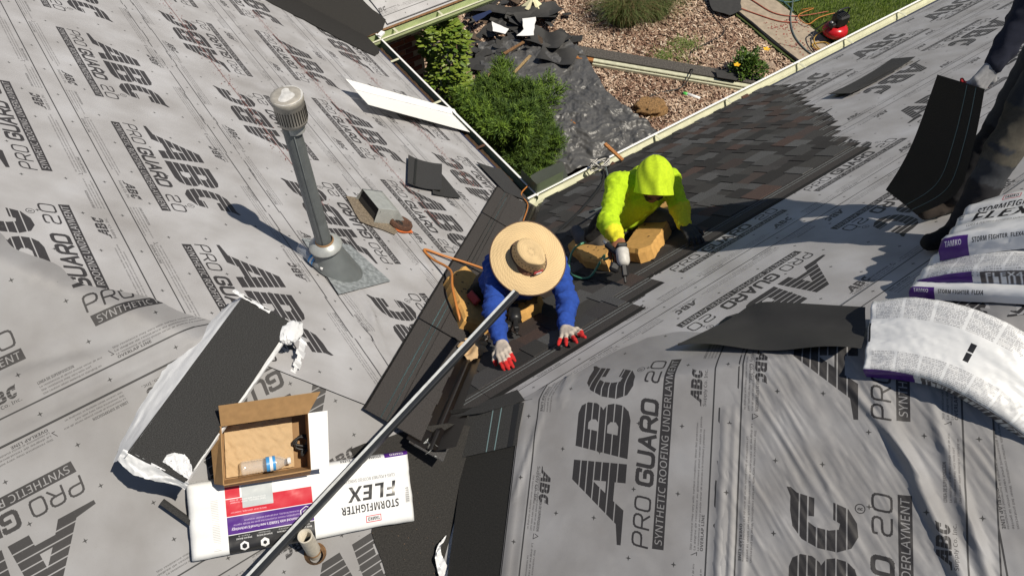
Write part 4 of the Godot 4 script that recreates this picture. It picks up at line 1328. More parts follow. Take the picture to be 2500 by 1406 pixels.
# ------------------------------------------------------------------ bundles of shingles in printed wrappers
func wrapper_image(fine: bool) -> Image:
	var W := 1280
	var H := 448
	var im := Image.create(W, H, false, Image.FORMAT_RGB8)
	var white := lin(0.74, 0.75, 0.76)
	var black := lin(0.02, 0.02, 0.022)
	var purple := lin(0.075, 0.018, 0.20)
	var red := lin(0.52, 0.018, 0.035)
	im.fill(white)
	if fine:      # the back: blocks of small grey lettering
		var r := RandomNumberGenerator.new(); r.seed = 4
		for row in 2:
			for k in 9:
				var x := 60 + k * 132
				var y := 26 + row * 296
				for l in 15:
					var x0 := x
					while x0 < x + 116:
						var w := 4 + r.randi() % 14
						im.fill_rect(Rect2i(x0, y + l * 8, mini(w, x + 118 - x0), 5), lin(0.40, 0.40, 0.41) if r.randf() < 0.8 else lin(0.58, 0.58, 0.58))
						x0 += w + 3
					if r.randf() < 0.12: im.fill_rect(Rect2i(x, y + l * 8, 50, 6), lin(0.6, 0.6, 0.6))
		im.fill_rect(Rect2i(500, 190, 26, 92), black)
		im.fill_rect(Rect2i(500, 232, 26, 6), white)
		im.fill_rect(Rect2i(20, 170, 18, 100), black)
		im.fill_rect(Rect2i(0, 424, 300, 24), purple); im.fill_rect(Rect2i(340, 428, 900, 20), lin(0.10, 0.09, 0.09))
		put_text(im, "FLEX4 FLEX4 FLEX4 FLEX4", Rect2(360, 431, 800, 13), white, true)
		return im
	var fx := func(a): var q := []; for p in a: q.append(Vector2(p[0], p[1])); return q
	# panels on the right
	im.fill_rect(Rect2i(600, 0, 480, 128), black)
	im.fill_rect(Rect2i(600, 132, 480, 92), purple)
	im.fill_rect(Rect2i(600, 228, 480, 90), red)
	im.fill_rect(Rect2i(820, 262, 170, 120), lin(0.45, 0.48, 0.5))
	im.fill_rect(Rect2i(1000, 322, 80, 126), red)
	stroke(im, fx.call([[830, 300], [905, 370], [985, 280]]), 8, black)
	stroke(im, fx.call([[860, 380], [905, 330], [960, 380]]), 6, black)
	fill_poly(im, [fx.call([[690, 340], [760, 340], [725, 400]])], black)
	for k in 4:
		var c := Vector2(660 + 112 * k, 62)
		var q := []
		for e in 6: q.append(c + Vector2.from_angle(TAU * e / 6 + 0.52) * 27)
		fill_poly(im, [q], white if k != 0 else lin(0.15, 0.2, 0.25))
		q = []
		for e in 6: q.append(c + Vector2.from_angle(TAU * e / 6 + 0.52) * (15 if k % 2 else 11))
		fill_poly(im, [q], black)
		put_text(im, ["Best Limited", "Dur-Shed Resistant", "Enhanced Sealing", "Impact Rated"][k], Rect2(c.x - 44, 98, 88, 9), white, true)
		put_text(im, ["Wind Cover", "Granule Grip", "Flexibility", "Class 4"][k], Rect2(c.x - 34, 112, 68, 8), white)
	put_text(im, "Enhanced with TAMKO's new ForceFX technology", Rect2(680, 150, 380, 15), white, true)
	put_text(im, "A proprietary mixture of polymers that gives the shingle superior", Rect2(680, 174, 370, 10), white)
	put_text(im, "increased flexibility, and blended weather resistance", Rect2(680, 192, 310, 10), white)
	var hc := Vector2(640, 178)
	for e in [[40, white], [35, purple], [22, white], [12, purple]]:
		var q := []
		for k in 6: q.append(hc + Vector2.from_angle(TAU * k / 6 + 0.52) * e[0])
		fill_poly(im, [q], e[1])
	for k in 3: put_text(im, ["Resist tear damage, superior", "Seal tighter, wear longer", "Extreme weather grade"][k], Rect2(860, 240 + 18 * k if k == 0 else 292 + 12 * (k - 1), 200, 9), white)
	# the broad slanting stripe
	fill_poly(im, [fx.call([[560, 0], [640, 0], [520, 448], [420, 448]])], purple)
	fill_poly(im, [fx.call([[600, 0], [606, 0], [606, 448], [486, 448], [600, 30]])], white.lerp(purple, 0.8))
	# the name on the white part
	im.fill_rect(Rect2i(206, 66, 92, 38), red)
	im.fill_rect(Rect2i(210, 70, 84, 30), white)
	put_text(im, "TAMKO", Rect2(215, 75, 74, 20), black, true)
	put_text(im, "STORMFIGHTER", Rect2(90, 128, 350, 44), black, true)
	put_text(im, "FLEX", Rect2(84, 192, 300, 84), black, true, false, 0.15)
	fill_poly(im, [fx.call([[400, 276], [452, 192], [470, 192], [470, 276], [448, 276], [448, 232], [424, 276]])], purple)
	put_text(im, "CLASS 4 POLYMER MODIFIED SHINGLES", Rect2(100, 300, 310, 18), lin(0.12, 0.12, 0.12))
	im.fill_rect(Rect2i(0, 424, 1280, 24), white)
	im.fill_rect(Rect2i(0, 410, 150, 38), purple)
	put_text(im, "TAMKO", Rect2(30, 420, 90, 18), white, true)
	put_text(im, "STORM FIGHTER  FLEX4", Rect2(170, 420, 250, 18), black, true)
	for k in 22:
		im.fill_rect(Rect2i(22, 140 + k * 4, 26, 1 + (k * 7) % 3), lin(0.15, 0.15, 0.15))
	for k in 30: im.fill_rect(Rect2i(1120, 60 + k * 9, 40, 4), lin(0.5, 0.5, 0.5))
	return im

func bundle_mesh(L: float, W: float, H: float, place: Callable, wr: float, sd: int, nx := 64, ny := 34) -> ArrayMesh:
	var fn := FastNoiseLite.new()
	fn.seed = sd
	fn.frequency = 3.0
	var fold := func(q: float, half: float) -> Array:      # unrolled distance -> [flat coordinate, drop]
		var e := absf(q) - half + 0.030
		if e <= 0.0: return [q, 0.0]
		var r := 0.030
		var arc := r * PI * 0.5
		if e < arc: return [signf(q) * (half - r + r * sin(e / r)), r * (1.0 - cos(e / r))]
		return [signf(q) * half, r + e - arc]
	return grid_mesh(nx, ny, func(a, b):
		var X: float = (a - 0.5) * (L + 2.0 * H)
		var Y: float = (b - 0.5) * (W + 2.0 * H)
		var fx: Array = fold.call(X, L * 0.5)
		var fy: Array = fold.call(Y, W * 0.5)
		var drop := maxf(fx[1], fy[1])
		if fx[1] > 0.0 and fy[1] > 0.0: drop = minf(H, sqrt(fx[1] * fx[1] + fy[1] * fy[1]))
		drop = minf(drop, H)
		var n := wr * 1.2 * fn.get_noise_2d(X * 0.5, Y * 1.6) + wr * 0.55 * (0.5 - absf(fn.get_noise_2d(X * 0.9 + Y * 1.6, Y * 2.6 - X * 0.5))) + wr * 0.25 * fn.get_noise_2d(X * 1.5, Y * 6.0) + wr * 0.55 * (0.5 - absf(fn.get_noise_2d(X * 2.6 + Y * 3.0 + 5.0, Y * 4.5 - X * 1.5)))
		var puff := 0.006 * sin(Y * 60.0) * smoothstep(0.30, 0.5, absf(X) / L) * wr / 0.006
		return place.call(fx[0] + n * 0.6 * signf(X) * (1.0 if fx[1] > 0.01 else 0.0), fy[0] + n * 0.8 * signf(Y) * (1.0 if fy[1] > 0.01 else 0.0), H - drop + (n + puff if drop < 0.02 else 0.0)),
	func(a, b):
		var X: float = (a - 0.5) * (L + 2.0 * H)
		var Y: float = (b - 0.5) * (W + 2.0 * H)
		return Vector2(clampf(0.5 + X / L, 0.004, 0.996), clampf(0.5 - Y / (W * 1.12), 0.01, 0.99)))

func wrap_mat(called: String, im: Image, rough := 0.32) -> StandardMaterial3D:
	var m := StandardMaterial3D.new()
	m.resource_name = called
	m.albedo_texture = ImageTexture.create_from_image(im)
	m.roughness = rough
	m.texture_repeat = false
	M[called] = m
	return m

func build_bundles():
	wrap_mat("wrap_front", wrapper_image(false))
	wrap_mat("wrap_back", wrapper_image(true))
	# the bundle under the box, near left slope
	var c0 := Vector2(-0.685, 0.06)
	var dx := (Vector2(-0.17, 0.02) - Vector2(-1.06, 0.39)).normalized()
	var dy := dx.orthogonal()
	if dy.y < 0: dy = -dy
	var o := thing("shingle_bundle", "white, purple and red wrapped shingle bundle under the cardboard box", "shingle bundle", fp("M", c0.x, c0.y), "wrapped shingle bundles")
	part(o, "wrapper", bundle_mesh(0.96, 0.32, 0.075, func(x, y, z): var q: Vector2 = c0 - dx * x - dy * y; return fp("M", q.x, q.y, 0.02 + z), 0.0048, 3), M.wrap_front)
	# dark ends of the shingles that show at its open end
	var st := new_st()
	for k in 8:
		var q := c0 - dx * 0.474
		box(st, fp("M", q.x, q.y, 0.028 + 0.0075 * k), fbasis("M") * Basis(UP, atan2(-dx.y, dx.x) + 0.0), Vector3(0.02, 0.005, 0.30), 0.001)
	part(o, "shingle_ends", done(st), M.granules)
	# flex bundle on the right slope
	var ax := (Vector2(0.45, 3.85) - Vector2(-0.18, 4.02)).normalized()
	# its stack: one bundle below, one on top
	for k in 2:
		var c: Vector2 = [Vector2(0.08, 4.35), Vector2(0.20, 4.38)][k]
		var e1: Vector2 = [Vector2(0.25, 0.97), Vector2(0.28, 0.96)][k].normalized()
		var e2 := Vector2(e1.y, -e1.x)
		o = thing("shingle_bundle", ["lower wrapped shingle bundle with red lower edge, under another by the standing man", "white wrapped shingle bundle with black lettering, on top of its stack by the standing man"][k], "shingle bundle", fp("R", c.x, c.y), "wrapped shingle bundles")
		part(o, "wrapper", bundle_mesh(0.98, [0.50, 0.42][k], 0.085, func(x, y, z): var q: Vector2 = c + e1 * x - e2 * y * -1.0; return fp("R", q.x, q.y, 0.07 + 0.10 * k + z - 0.25 * x * x), 0.010, 20 + k), [M.wrap_back, M.wrap_front][k])
		if k == 0:
			st = new_st()
			for i in 24:
				var qa := c + e1 * lerpf(-0.46, 0.44, i / 23.0) + e2 * -0.255
				box(st, fp("R", qa.x, qa.y, 0.034 + rng.randf_range(-0.003, 0.004)), fbasis("R") * Basis(UP, -atan2(e1.y, e1.x)), Vector3(0.042, 0.012, 0.02), 0.002)
			part(o, "red_edge", done(st), M.red_tank)
	o = thing("shingle_bundle", "dark lettered shingle bundle almost hidden beneath the stack at the right edge", "shingle bundle", fp("R", -0.34, 4.35), "wrapped shingle bundles")
	part(o, "wrapper", bundle_mesh(0.9, 0.34, 0.06, func(x, y, z): var e := Vector2(0.25, 0.97).normalized(); var q = Vector2(-0.06, 4.33) + e * x + e.orthogonal() * y; return fp("R", q.x, q.y, 0.016 + z), 0.006, 31), M.wrap_front)
	# the bundle bent over the hip
	o = thing("shingle_bundle", "white wrapped shingle bundle with small grey print, bent over the hip", "shingle bundle", fp("N", -1.3, 1.7), "wrapped shingle bundles")
	var path := [Vector3(1.246, 2.42, 3.04), Vector3(1.356, 2.495, 3.096), Vector3(1.481, 2.551, 3.179), Vector3(1.61, 2.565, 3.28), Vector3(1.735, 2.54, 3.38), Vector3(1.86, 2.48, 3.48), Vector3(1.97, 2.40, 3.57)]
	var cs := curve(path, 12)
	var side := func(t: float) -> Vector3: return (FR["N"][2] as Vector3).lerp(-(FR["N"][1] as Vector3) * -0.6 + (FR["N"][2] as Vector3), t).normalized()
	part(o, "wrapper", bundle_mesh(1.30, 0.36, 0.085, func(x, y, z):
		var t := clampf(0.5 + x / 1.30, 0.0, 1.0)
		var f := t * (cs.size() - 1.001)
		var i := int(f)
		var p: Vector3 = (cs[i] as Vector3).lerp(cs[mini(i + 1, cs.size() - 1)], f - i)
		var d: Vector3 = ((cs[mini(i + 2, cs.size() - 1)] as Vector3) - (cs[maxi(i - 1, 0)] as Vector3)).normalized()
		var s: Vector3 = side.call(t)
		var n := s.cross(d).normalized()
		if n.y < 0: n = -n
		s = d.cross(n).normalized()
		if s.dot(FR["N"][2]) < 0: s = -s
		return p + s * (y * 0.9 + 0.02) + n * (z - 0.085), 0.0065, 41, 120, 56), M.wrap_back)
	# torn open bundle
	var A := Vector3(-1.689, 2.25, 3.466); var Bp := Vector3(-1.429, 2.19, 2.664)
	var nb: Vector3 = ((FR["L"][3] as Vector3) + FR["M"][3]).normalized()
	var la := (Bp - A).normalized()
	var wa := la.cross(nb).normalized()
	if wa.x < 0: wa = -wa
	o = thing("shingle_bundle", "torn open shingle bundle, dark grey slab in shredded white wrapping", "shingle bundle", (A + Bp) * 0.5, "wrapped shingle bundles")
	st = new_st()
	for k in 7:
		var off := rng.randf_range(-0.006, 0.006)
		box(st, A + la * (0.43 + off) + wa * (0.123 + rng.randf_range(-0.004, 0.004)) + nb * (0.002 - 0.0115 * k), Basis(la, nb, la.cross(nb)), Vector3(0.86, 0.0095, 0.246), 0.002)
	part(o, "shingles", done(st), M.granules)
	var fn := FastNoiseLite.new(); fn.frequency = 1.3; fn.seed = 8
	# wrapping folded away along both long sides and both ends
	var flap := func(p0: Vector3, p1: Vector3, out: Vector3, w: Callable, up: Callable, sd: float) -> ArrayMesh:
		return grid_mesh(44, 12, func(a, b):
			var e: float = w.call(a) * (1.0 + 0.10 * fn.get_noise_2d(a * 5.0, sd) + 0.05 * fn.get_noise_2d(a * 14.0, sd))
			return p0.lerp(p1, a) + out * (b * e - 0.006) + nb * (up.call(b) + 0.012 * fn.get_noise_2d(a * 3.0 + sd, b * 1.5) + 0.005 * fn.get_noise_2d(a * 3.0 + b * 4.0, b * 2.0 + sd)))
	part(o, "torn_wrapper", flap.call(A - la * 0.02, Bp + la * 0.03, -wa, func(a): return 0.030 + 0.075 * pow(sin(PI * clampf(a * 0.92 + 0.04, 0, 1)), 0.8), func(b): return 0.004 - 0.13 * b, 1.0), M.wrap_white)
	part(o, "torn_wrapper", flap.call(A + wa * 0.245, Bp + wa * 0.245 + la * 0.01, wa, func(a): return 0.016 + 0.018 * a, func(b): return -0.03 + 0.025 * sin(b * 3.0), 2.0), M.wrap_white)
	part(o, "torn_wrapper", flap.call(A - wa * 0.02, A + wa * 0.26, -la, func(a): return 0.035 + 0.02 * sin(a * 5.0), func(b): return 0.006 - 0.05 * b, 3.0), M.wrap_white)
	part(o, "torn_wrapper", flap.call(A + wa * 0.13 + la * 0.035, A + wa * 0.25 + la * 0.02, la, func(a): return 0.065 * sin(PI * (0.15 + 0.7 * a)), func(b): return 0.010 + 0.01 * b, 4.0), M.wrap_white)
	part(o, "torn_wrapper", flap.call(Bp - wa * 0.05, Bp + wa * 0.14, la, func(a): return 0.04, func(b): return 0.012 + 0.01 * b - 0.05 * b * b, 5.0), M.wrap_white)
	var knot := Bp + wa * 0.27 + la * -0.03
	var lump := grid_mesh(22, 12, func(a, b):
		var t: float = TAU * a
		var r: float = 0.040 * sin(PI * b) * (1.0 + 0.5 * fn.get_noise_2d(cos(t) * 6.0 + b * 9.0, sin(t) * 6.0))
		return knot + nb * (0.028 - 0.05 * b) + wa * r * cos(t) * 1.1 + la * r * sin(t) * 1.6)
	part(o, "torn_wrapper", lump, M.wrap_white)
	var tail := curve([knot, knot + wa * 0.06 + nb * 0.0, knot + wa * 0.10 - la * 0.09 - nb * 0.06, knot + wa * 0.11 - la * 0.16 - nb * 0.10], 6)
	st = new_st()
	for i in tail.size() - 1:
		var w0 := 0.022 * (1.0 - 0.5 * float(i) / tail.size()) + 0.006 * sin(i * 2.3)
		quad(st, tail[i] - wa * w0, tail[i] + wa * w0 + nb * 0.012 * sin(i * 1.7), tail[i + 1] + wa * w0 + nb * 0.012 * sin((i + 1) * 1.7), tail[i + 1] - wa * w0)
	part(o, "torn_wrapper", done(st), M.wrap_white)
	# shred of wrapper at the lower edge of the picture
	o = thing("torn_wrapper", "white and purple shred of torn wrapper lying on dark membrane", "wrapper", fp("M", -0.30, -0.58))
	var sh := curve([fp("M", -0.21, -0.43, 0.03), fp("M", -0.27, -0.46, 0.05), fp("M", -0.29, -0.53, 0.05), fp("M", -0.29, -0.60, 0.04), fp("M", -0.30, -0.68, 0.05)], 6)
	st = new_st(false)
	for i in sh.size() - 1:
		var f0 := func(j: int, e: float) -> Vector3:
			var w := 0.010 + 0.045 * pow(float(j) / sh.size(), 1.6)
			return sh[j] + V * w * e + UP * 0.012 * sin(j * 1.1 + e * 2.0)
		for e in [-1.0, -0.33, 0.33]:
			quad(st, f0.call(i, e), f0.call(i, e + 0.66), f0.call(i + 1, e + 0.66), f0.call(i + 1, e))
	part(o, "wrapper_shred", done(st), M.wrap_white)
	st = new_st()
	quad(st, fp("M", -0.31, -0.60, 0.078), fp("M", -0.27, -0.59, 0.078), fp("M", -0.25, -0.72, 0.075), fp("M", -0.31, -0.72, 0.072))
	part(o, "purple_print", done(st), M.purple)
	build_box()

func build_box():
	# open cardboard box standing on the near left slope and the bundle
	var c := [Vector2(-0.83, 0.55), Vector2(-0.50, 0.42), Vector2(-0.60, 0.20), Vector2(-0.93, 0.33)]
	var o := thing("cardboard_box", "open brown cardboard box with one white flap standing on the slope", "box", fp("M", -0.70, 0.36))
	var n0 := 0.085
	var h := 0.15
	var P := func(i: int, n: float) -> Vector3: return fp("M", c[i].x, c[i].y, n)
	var N: Vector3 = FR["M"][3]
	var panel := func(called: String, a: Vector3, b: Vector3, d: Vector3, e: Vector3, m: Material):
		var nn := (b - a).cross(e - a).normalized() * 0.0025
		var st := new_st()
		quad(st, a + nn, b + nn, d + nn, e + nn)
		quad(st, a - nn, e - nn, d - nn, b - nn)
		for q in [[a, b], [b, d], [d, e], [e, a]]: quad(st, q[0] - nn, q[0] + nn, q[1] + nn, q[1] - nn)
		part(o, called, done(st), m)
	panel.call("floor", P.call(0, n0), P.call(1, n0), P.call(2, n0), P.call(3, n0), M.card_inside)
	for i in 4: panel.call("side", P.call(i, n0), P.call((i + 1) % 4, n0), P.call((i + 1) % 4, n0 + h), P.call(i, n0 + h), M.card)
	var X := (P.call(1, 0) - P.call(0, 0)) as Vector3
	var Y := (P.call(0, 0) - P.call(3, 0)) as Vector3
	var x := X.normalized()
	var y := Y.normalized()
	panel.call("flap", P.call(0, n0 + h), P.call(1, n0 + h), P.call(1, n0 + h) + y * 0.085 + x * 0.05 + N * 0.055, P.call(0, n0 + h) + y * 0.085 - x * 0.005 + N * 0.055, M.card)
	panel.call("flap", P.call(1, n0 + h), P.call(2, n0 + h), P.call(2, n0 + h) + x * 0.075 + N * 0.01, P.call(1, n0 + h) + x * 0.080 + N * 0.02, M.white_sheet)
	panel.call("flap", P.call(0, n0 + h), P.call(3, n0 + h), P.call(3, n0 + h) - x * 0.035 - N * 0.09, P.call(0, n0 + h) - x * 0.045 - N * 0.06, M.card)
	panel.call("flap", P.call(3, n0 + h), P.call(2, n0 + h), P.call(2, n0 + h) - y * 0.03 - N * 0.10, P.call(3, n0 + h) - y * 0.02 - N * 0.10, M.card)
	# crumpled packing paper over the floor
	var fn := FastNoiseLite.new(); fn.frequency = 5.0; fn.seed = 14
	var pm := grid_mesh(34, 24, func(a, b):
		var q := (c[0] as Vector2).lerp(c[1], 0.03 + a * 0.80).lerp((c[3] as Vector2).lerp(c[2], 0.03 + a * 0.80), 0.05 + b * 0.90)
		return fp("M", q.x, q.y, n0 + 0.014 + 0.014 * absf(fn.get_noise_2d(a * 0.55, b * 0.45)) + 0.010 * absf(fn.get_noise_2d(a * 1.5 + 4.0, b * 1.1 + a)) + 0.03 * smoothstep(0.85, 1.0, a) * 0.0))
	single("packing_paper", pm, M.kraft, "crumpled brown packing paper lining the cardboard box", "paper")
	var q0 := fp("M", -0.845, 0.345, n0 + 0.03)
	bottle("water_bottle", "clear empty water bottle lying inside the cardboard box", q0, fp("M", -0.64, 0.265, n0 + 0.03) - q0, N, 0.0)
	var st := new_st(false)
	var pts := []
	for i in 14: pts.append(fp("M", -0.575 + 0.035 * sin(i * 1.9), 0.30 + 0.04 * cos(i * 1.3), n0 + 0.03 + 0.006 * i * 0.3))
	tube(st, curve(pts, 4), 0.006, 6)
	single("rope_coil", done(st), M.black_rubber, "dark coil of cord inside the cardboard box beside the bottle", "rope")

# ------------------------------------------------------------------ people: one continuous skin drawn round a skeleton
func sdf_mesh(bones: Array, cell: float, k: float, wr := 0.0, wf := 10.0, sd := 1, stretch := Vector3.ONE) -> ArrayMesh:
	# bones: [a, b, ra, rb, linear colour]
	var lo := Vector3.ONE * 1e9
	var hi := -lo
	for b in bones:
		var r := maxf(b[2], b[3]) + cell * 2.5
		for e in 2:
			lo = lo.min(b[e] - Vector3.ONE * r); hi = hi.max(b[e] + Vector3.ONE * r)
	var nx := int((hi.x - lo.x) / cell) + 2
	var ny := int((hi.y - lo.y) / cell) + 2
	var nz := int((hi.z - lo.z) / cell) + 2
	var f := PackedFloat32Array(); f.resize(nx * ny * nz); f.fill(1e3)
	var raw := f.duplicate()
	var who := PackedByteArray(); who.resize(nx * ny * nz)
	for n in bones.size():
		var b: Array = bones[n]
		var A: Vector3 = b[0]
		var ba: Vector3 = b[1] - A
		var bb := maxf(1e-9, ba.length_squared())
		var ra: float = b[2]
		var dr: float = b[3] - ra
		var m := maxf(b[2], b[3]) + k + cell * 1.5
		var l := ((A.min(b[1]) - Vector3.ONE * m) - lo) / cell
		var h := ((A.max(b[1]) + Vector3.ONE * m) - lo) / cell
		for z in range(maxi(0, int(l.z)), mini(nz - 1, int(h.z) + 1) + 1):
			for y in range(maxi(0, int(l.y)), mini(ny - 1, int(h.y) + 1) + 1):
				var row := (z * ny + y) * nx
				for x in range(maxi(0, int(l.x)), mini(nx - 1, int(h.x) + 1) + 1):
					var pa := lo + Vector3(x, y, z) * cell - A
					var t := clampf(pa.dot(ba) / bb, 0.0, 1.0)
					var d := (pa - ba * t).length() - ra - dr * t
					var i := row + x
					var o := f[i]
					if d < raw[i]:
						raw[i] = d; who[i] = n
					if o > 900.0: f[i] = d
					else:
						var q := maxf(k - absf(d - o), 0.0)
						f[i] = minf(d, o) - q * q * 0.25 / k
	if wr > 0.0:
		var fn := FastNoiseLite.new()
		fn.seed = sd
		fn.frequency = wf
		fn.fractal_octaves = 2
		for z in nz:
			for y in ny:
				for x in nx:
					var i := (z * ny + y) * nx + x
					if absf(f[i]) < 0.05:
						var p := lo + Vector3(x, y, z) * cell
						f[i] += wr * (0.5 - absf(fn.get_noise_3d(p.x * stretch.x, p.y * stretch.y, p.z * stretch.z)) * 2.0)
	var vid := PackedInt32Array(); vid.resize(nx * ny * nz); vid.fill(-1)
	var pos := PackedVector3Array()
	var col := PackedColorArray()
	var sxy := nx * ny
	var corner := [0, 1, nx, nx + 1, sxy, sxy + 1, sxy + nx, sxy + nx + 1]
	var cv := [Vector3(0, 0, 0), Vector3(1, 0, 0), Vector3(0, 1, 0), Vector3(1, 1, 0), Vector3(0, 0, 1), Vector3(1, 0, 1), Vector3(0, 1, 1), Vector3(1, 1, 1)]
	var edges := [[0, 1], [2, 3], [4, 5], [6, 7], [0, 2], [1, 3], [4, 6], [5, 7], [0, 4], [1, 5], [2, 6], [3, 7]]
	for z in nz - 1:
		for y in ny - 1:
			for x in nx - 1:
				var i := z * sxy + y * nx + x
				var f0 := f[i]
				if absf(f0) > cell * 3.0: continue
				var any := false
				for c in range(1, 8):
					if (f[i + corner[c]] < 0.0) != (f0 < 0.0):
						any = true
						break
				if not any: continue
				var s := Vector3.ZERO
				var n := 0
				for e in edges:
					var a := f[i + corner[e[0]]]
					var b := f[i + corner[e[1]]]
					if (a < 0.0) != (b < 0.0):
						s += (cv[e[0]] as Vector3).lerp(cv[e[1]], a / (a - b))
						n += 1
				vid[i] = pos.size()
				pos.append(lo + (Vector3(x, y, z) + s / n) * cell)
				col.append(bones[who[i]][4])
	var idx := PackedInt32Array()
	for z in range(1, nz - 1):
		for y in range(1, ny - 1):
			for x in range(1, nx - 1):
				var i := z * sxy + y * nx + x
				var a := f[i]
				if absf(a) > cell * 3.0: continue
				var ins := a < 0.0
				for e in [[1, nx, sxy], [nx, sxy, 1], [sxy, 1, nx]]:
					if (f[i + e[0]] < 0.0) != ins:
						var q := [vid[i], vid[i - e[1]], vid[i - e[1] - e[2]], vid[i - e[2]]]
						if q.min() < 0: continue
						if ins: idx.append_array([q[0], q[2], q[1], q[0], q[3], q[2]])
						else: idx.append_array([q[0], q[1], q[2], q[0], q[2], q[3]])
	var arr := []
	arr.resize(Mesh.ARRAY_MAX)
	arr[Mesh.ARRAY_VERTEX] = pos
	arr[Mesh.ARRAY_COLOR] = col
	arr[Mesh.ARRAY_INDEX] = idx
	var am := ArrayMesh.new()
	am.add_surface_from_arrays(Mesh.PRIMITIVE_TRIANGLES, arr)
	var st := SurfaceTool.new()
	st.create_from(am, 0)
	st.generate_normals()
	return st.commit()

func hand_bones(w: Vector3, fwd: Vector3, back: Vector3, thumb: float, curl: float, spread: float, palm: Color, tip: Color) -> Array:
	# w wrist, fwd towards the fingers, back = out of the back of the hand, thumb = +1 or -1 side
	fwd = fwd.normalized()
	var side := fwd.cross(back).normalized() * thumb      # towards the thumb
	back = side.cross(fwd).normalized() * thumb
	if back.dot(side.cross(fwd)) * thumb < 0: back = -back
	var out := []
	out.append([w - fwd * 0.05, w, 0.031, 0.030, palm])
	var kn := []
	for i in 4:
		var k: Vector3 = w + fwd * [0.090, 0.094, 0.088, 0.078][i] + side * [0.032, 0.011, -0.011, -0.031][i]
		kn.append(k)
		out.append([w + side * [0.018, 0.006, -0.006, -0.018][i] + fwd * 0.015, k, 0.020, 0.0145, palm])
	for i in 4:
		var d = (fwd + side * spread * [0.32, 0.08, -0.14, -0.36][i]).normalized()
		var p: Vector3 = kn[i]
		var ang := 0.0
		var len: float = [0.047, 0.052, 0.048, 0.038][i]
		for j in 3:
			ang += curl * [0.5, 0.9, 0.7][j]
			var dir = (d * cos(ang) - back * sin(ang)).normalized()
			var q = p + dir * len * [1.0, 0.66, 0.55][j]
			out.append([p, q, [0.0110, 0.0102, 0.0095][j], [0.0102, 0.0095, 0.0085][j], palm if j == 0 else tip])
			p = q
	var t0 := w + fwd * 0.025 + side * 0.024
	var t1 := t0 + (fwd * 0.6 + side * 0.75 - back * 0.15).normalized() * 0.040
	var t2 := t1 + (fwd * 0.85 + side * 0.40 - back * (0.15 + 0.5 * curl)).normalized() * 0.034
	var t3 := t2 + (fwd * 0.95 + side * 0.10 - back * (0.25 + 0.6 * curl)).normalized() * 0.026
	out.append([w + fwd * 0.012 + side * 0.012, t1, 0.017, 0.0135, palm])
	out.append([t1, t2, 0.0130, 0.0115, palm])
	out.append([t2, t3, 0.0115, 0.0095, tip])
	return out

func face_bones(c: Vector3, f: Vector3, u: Vector3, skin: Color, hair: Color) -> Array:      # head centre, facing, crown direction
	f = f.normalized(); u = (u - f * u.dot(f)).normalized()
	var s := f.cross(u)
	var o := [[c + u * 0.025 - f * 0.02, c + u * 0.03 + f * 0.015, 0.088, 0.080, skin], [c - u * 0.02 + f * 0.03, c - u * 0.075 + f * 0.045, 0.066, 0.045, skin], [c + u * 0.02 + f * 0.09, c - u * 0.02 + f * 0.112, 0.010, 0.015, skin]]
	for e in [-1.0, 1.0]:
		o.append([c + s * e * 0.085 + u * 0.01, c + s * e * 0.088 - u * 0.03, 0.014, 0.011, skin])
		o.append([c + s * e * 0.034 + u * 0.022 + f * 0.088, c + s * e * 0.034 + u * 0.02 + f * 0.088, 0.012, 0.012, Color(0.02, 0.014, 0.01)])
		o.append([c + s * e * 0.020 + u * 0.045 + f * 0.092, c + s * e * 0.052 + u * 0.042 + f * 0.080, 0.007, 0.006, hair])
		o.append([c + s * e * 0.05 - u * 0.06 + f * 0.045, c - u * 0.100 + f * 0.065, 0.028, 0.034, hair])
	o.append([c - s * 0.022 - u * 0.052 + f * 0.098, c + s * 0.022 - u * 0.052 + f * 0.098, 0.008, 0.008, Color(0.10, 0.035, 0.03)])
	o.append([c - s * 0.022 - u * 0.038 + f * 0.099, c + s * 0.022 - u * 0.038 + f * 0.099, 0.008, 0.008, hair])
	return o

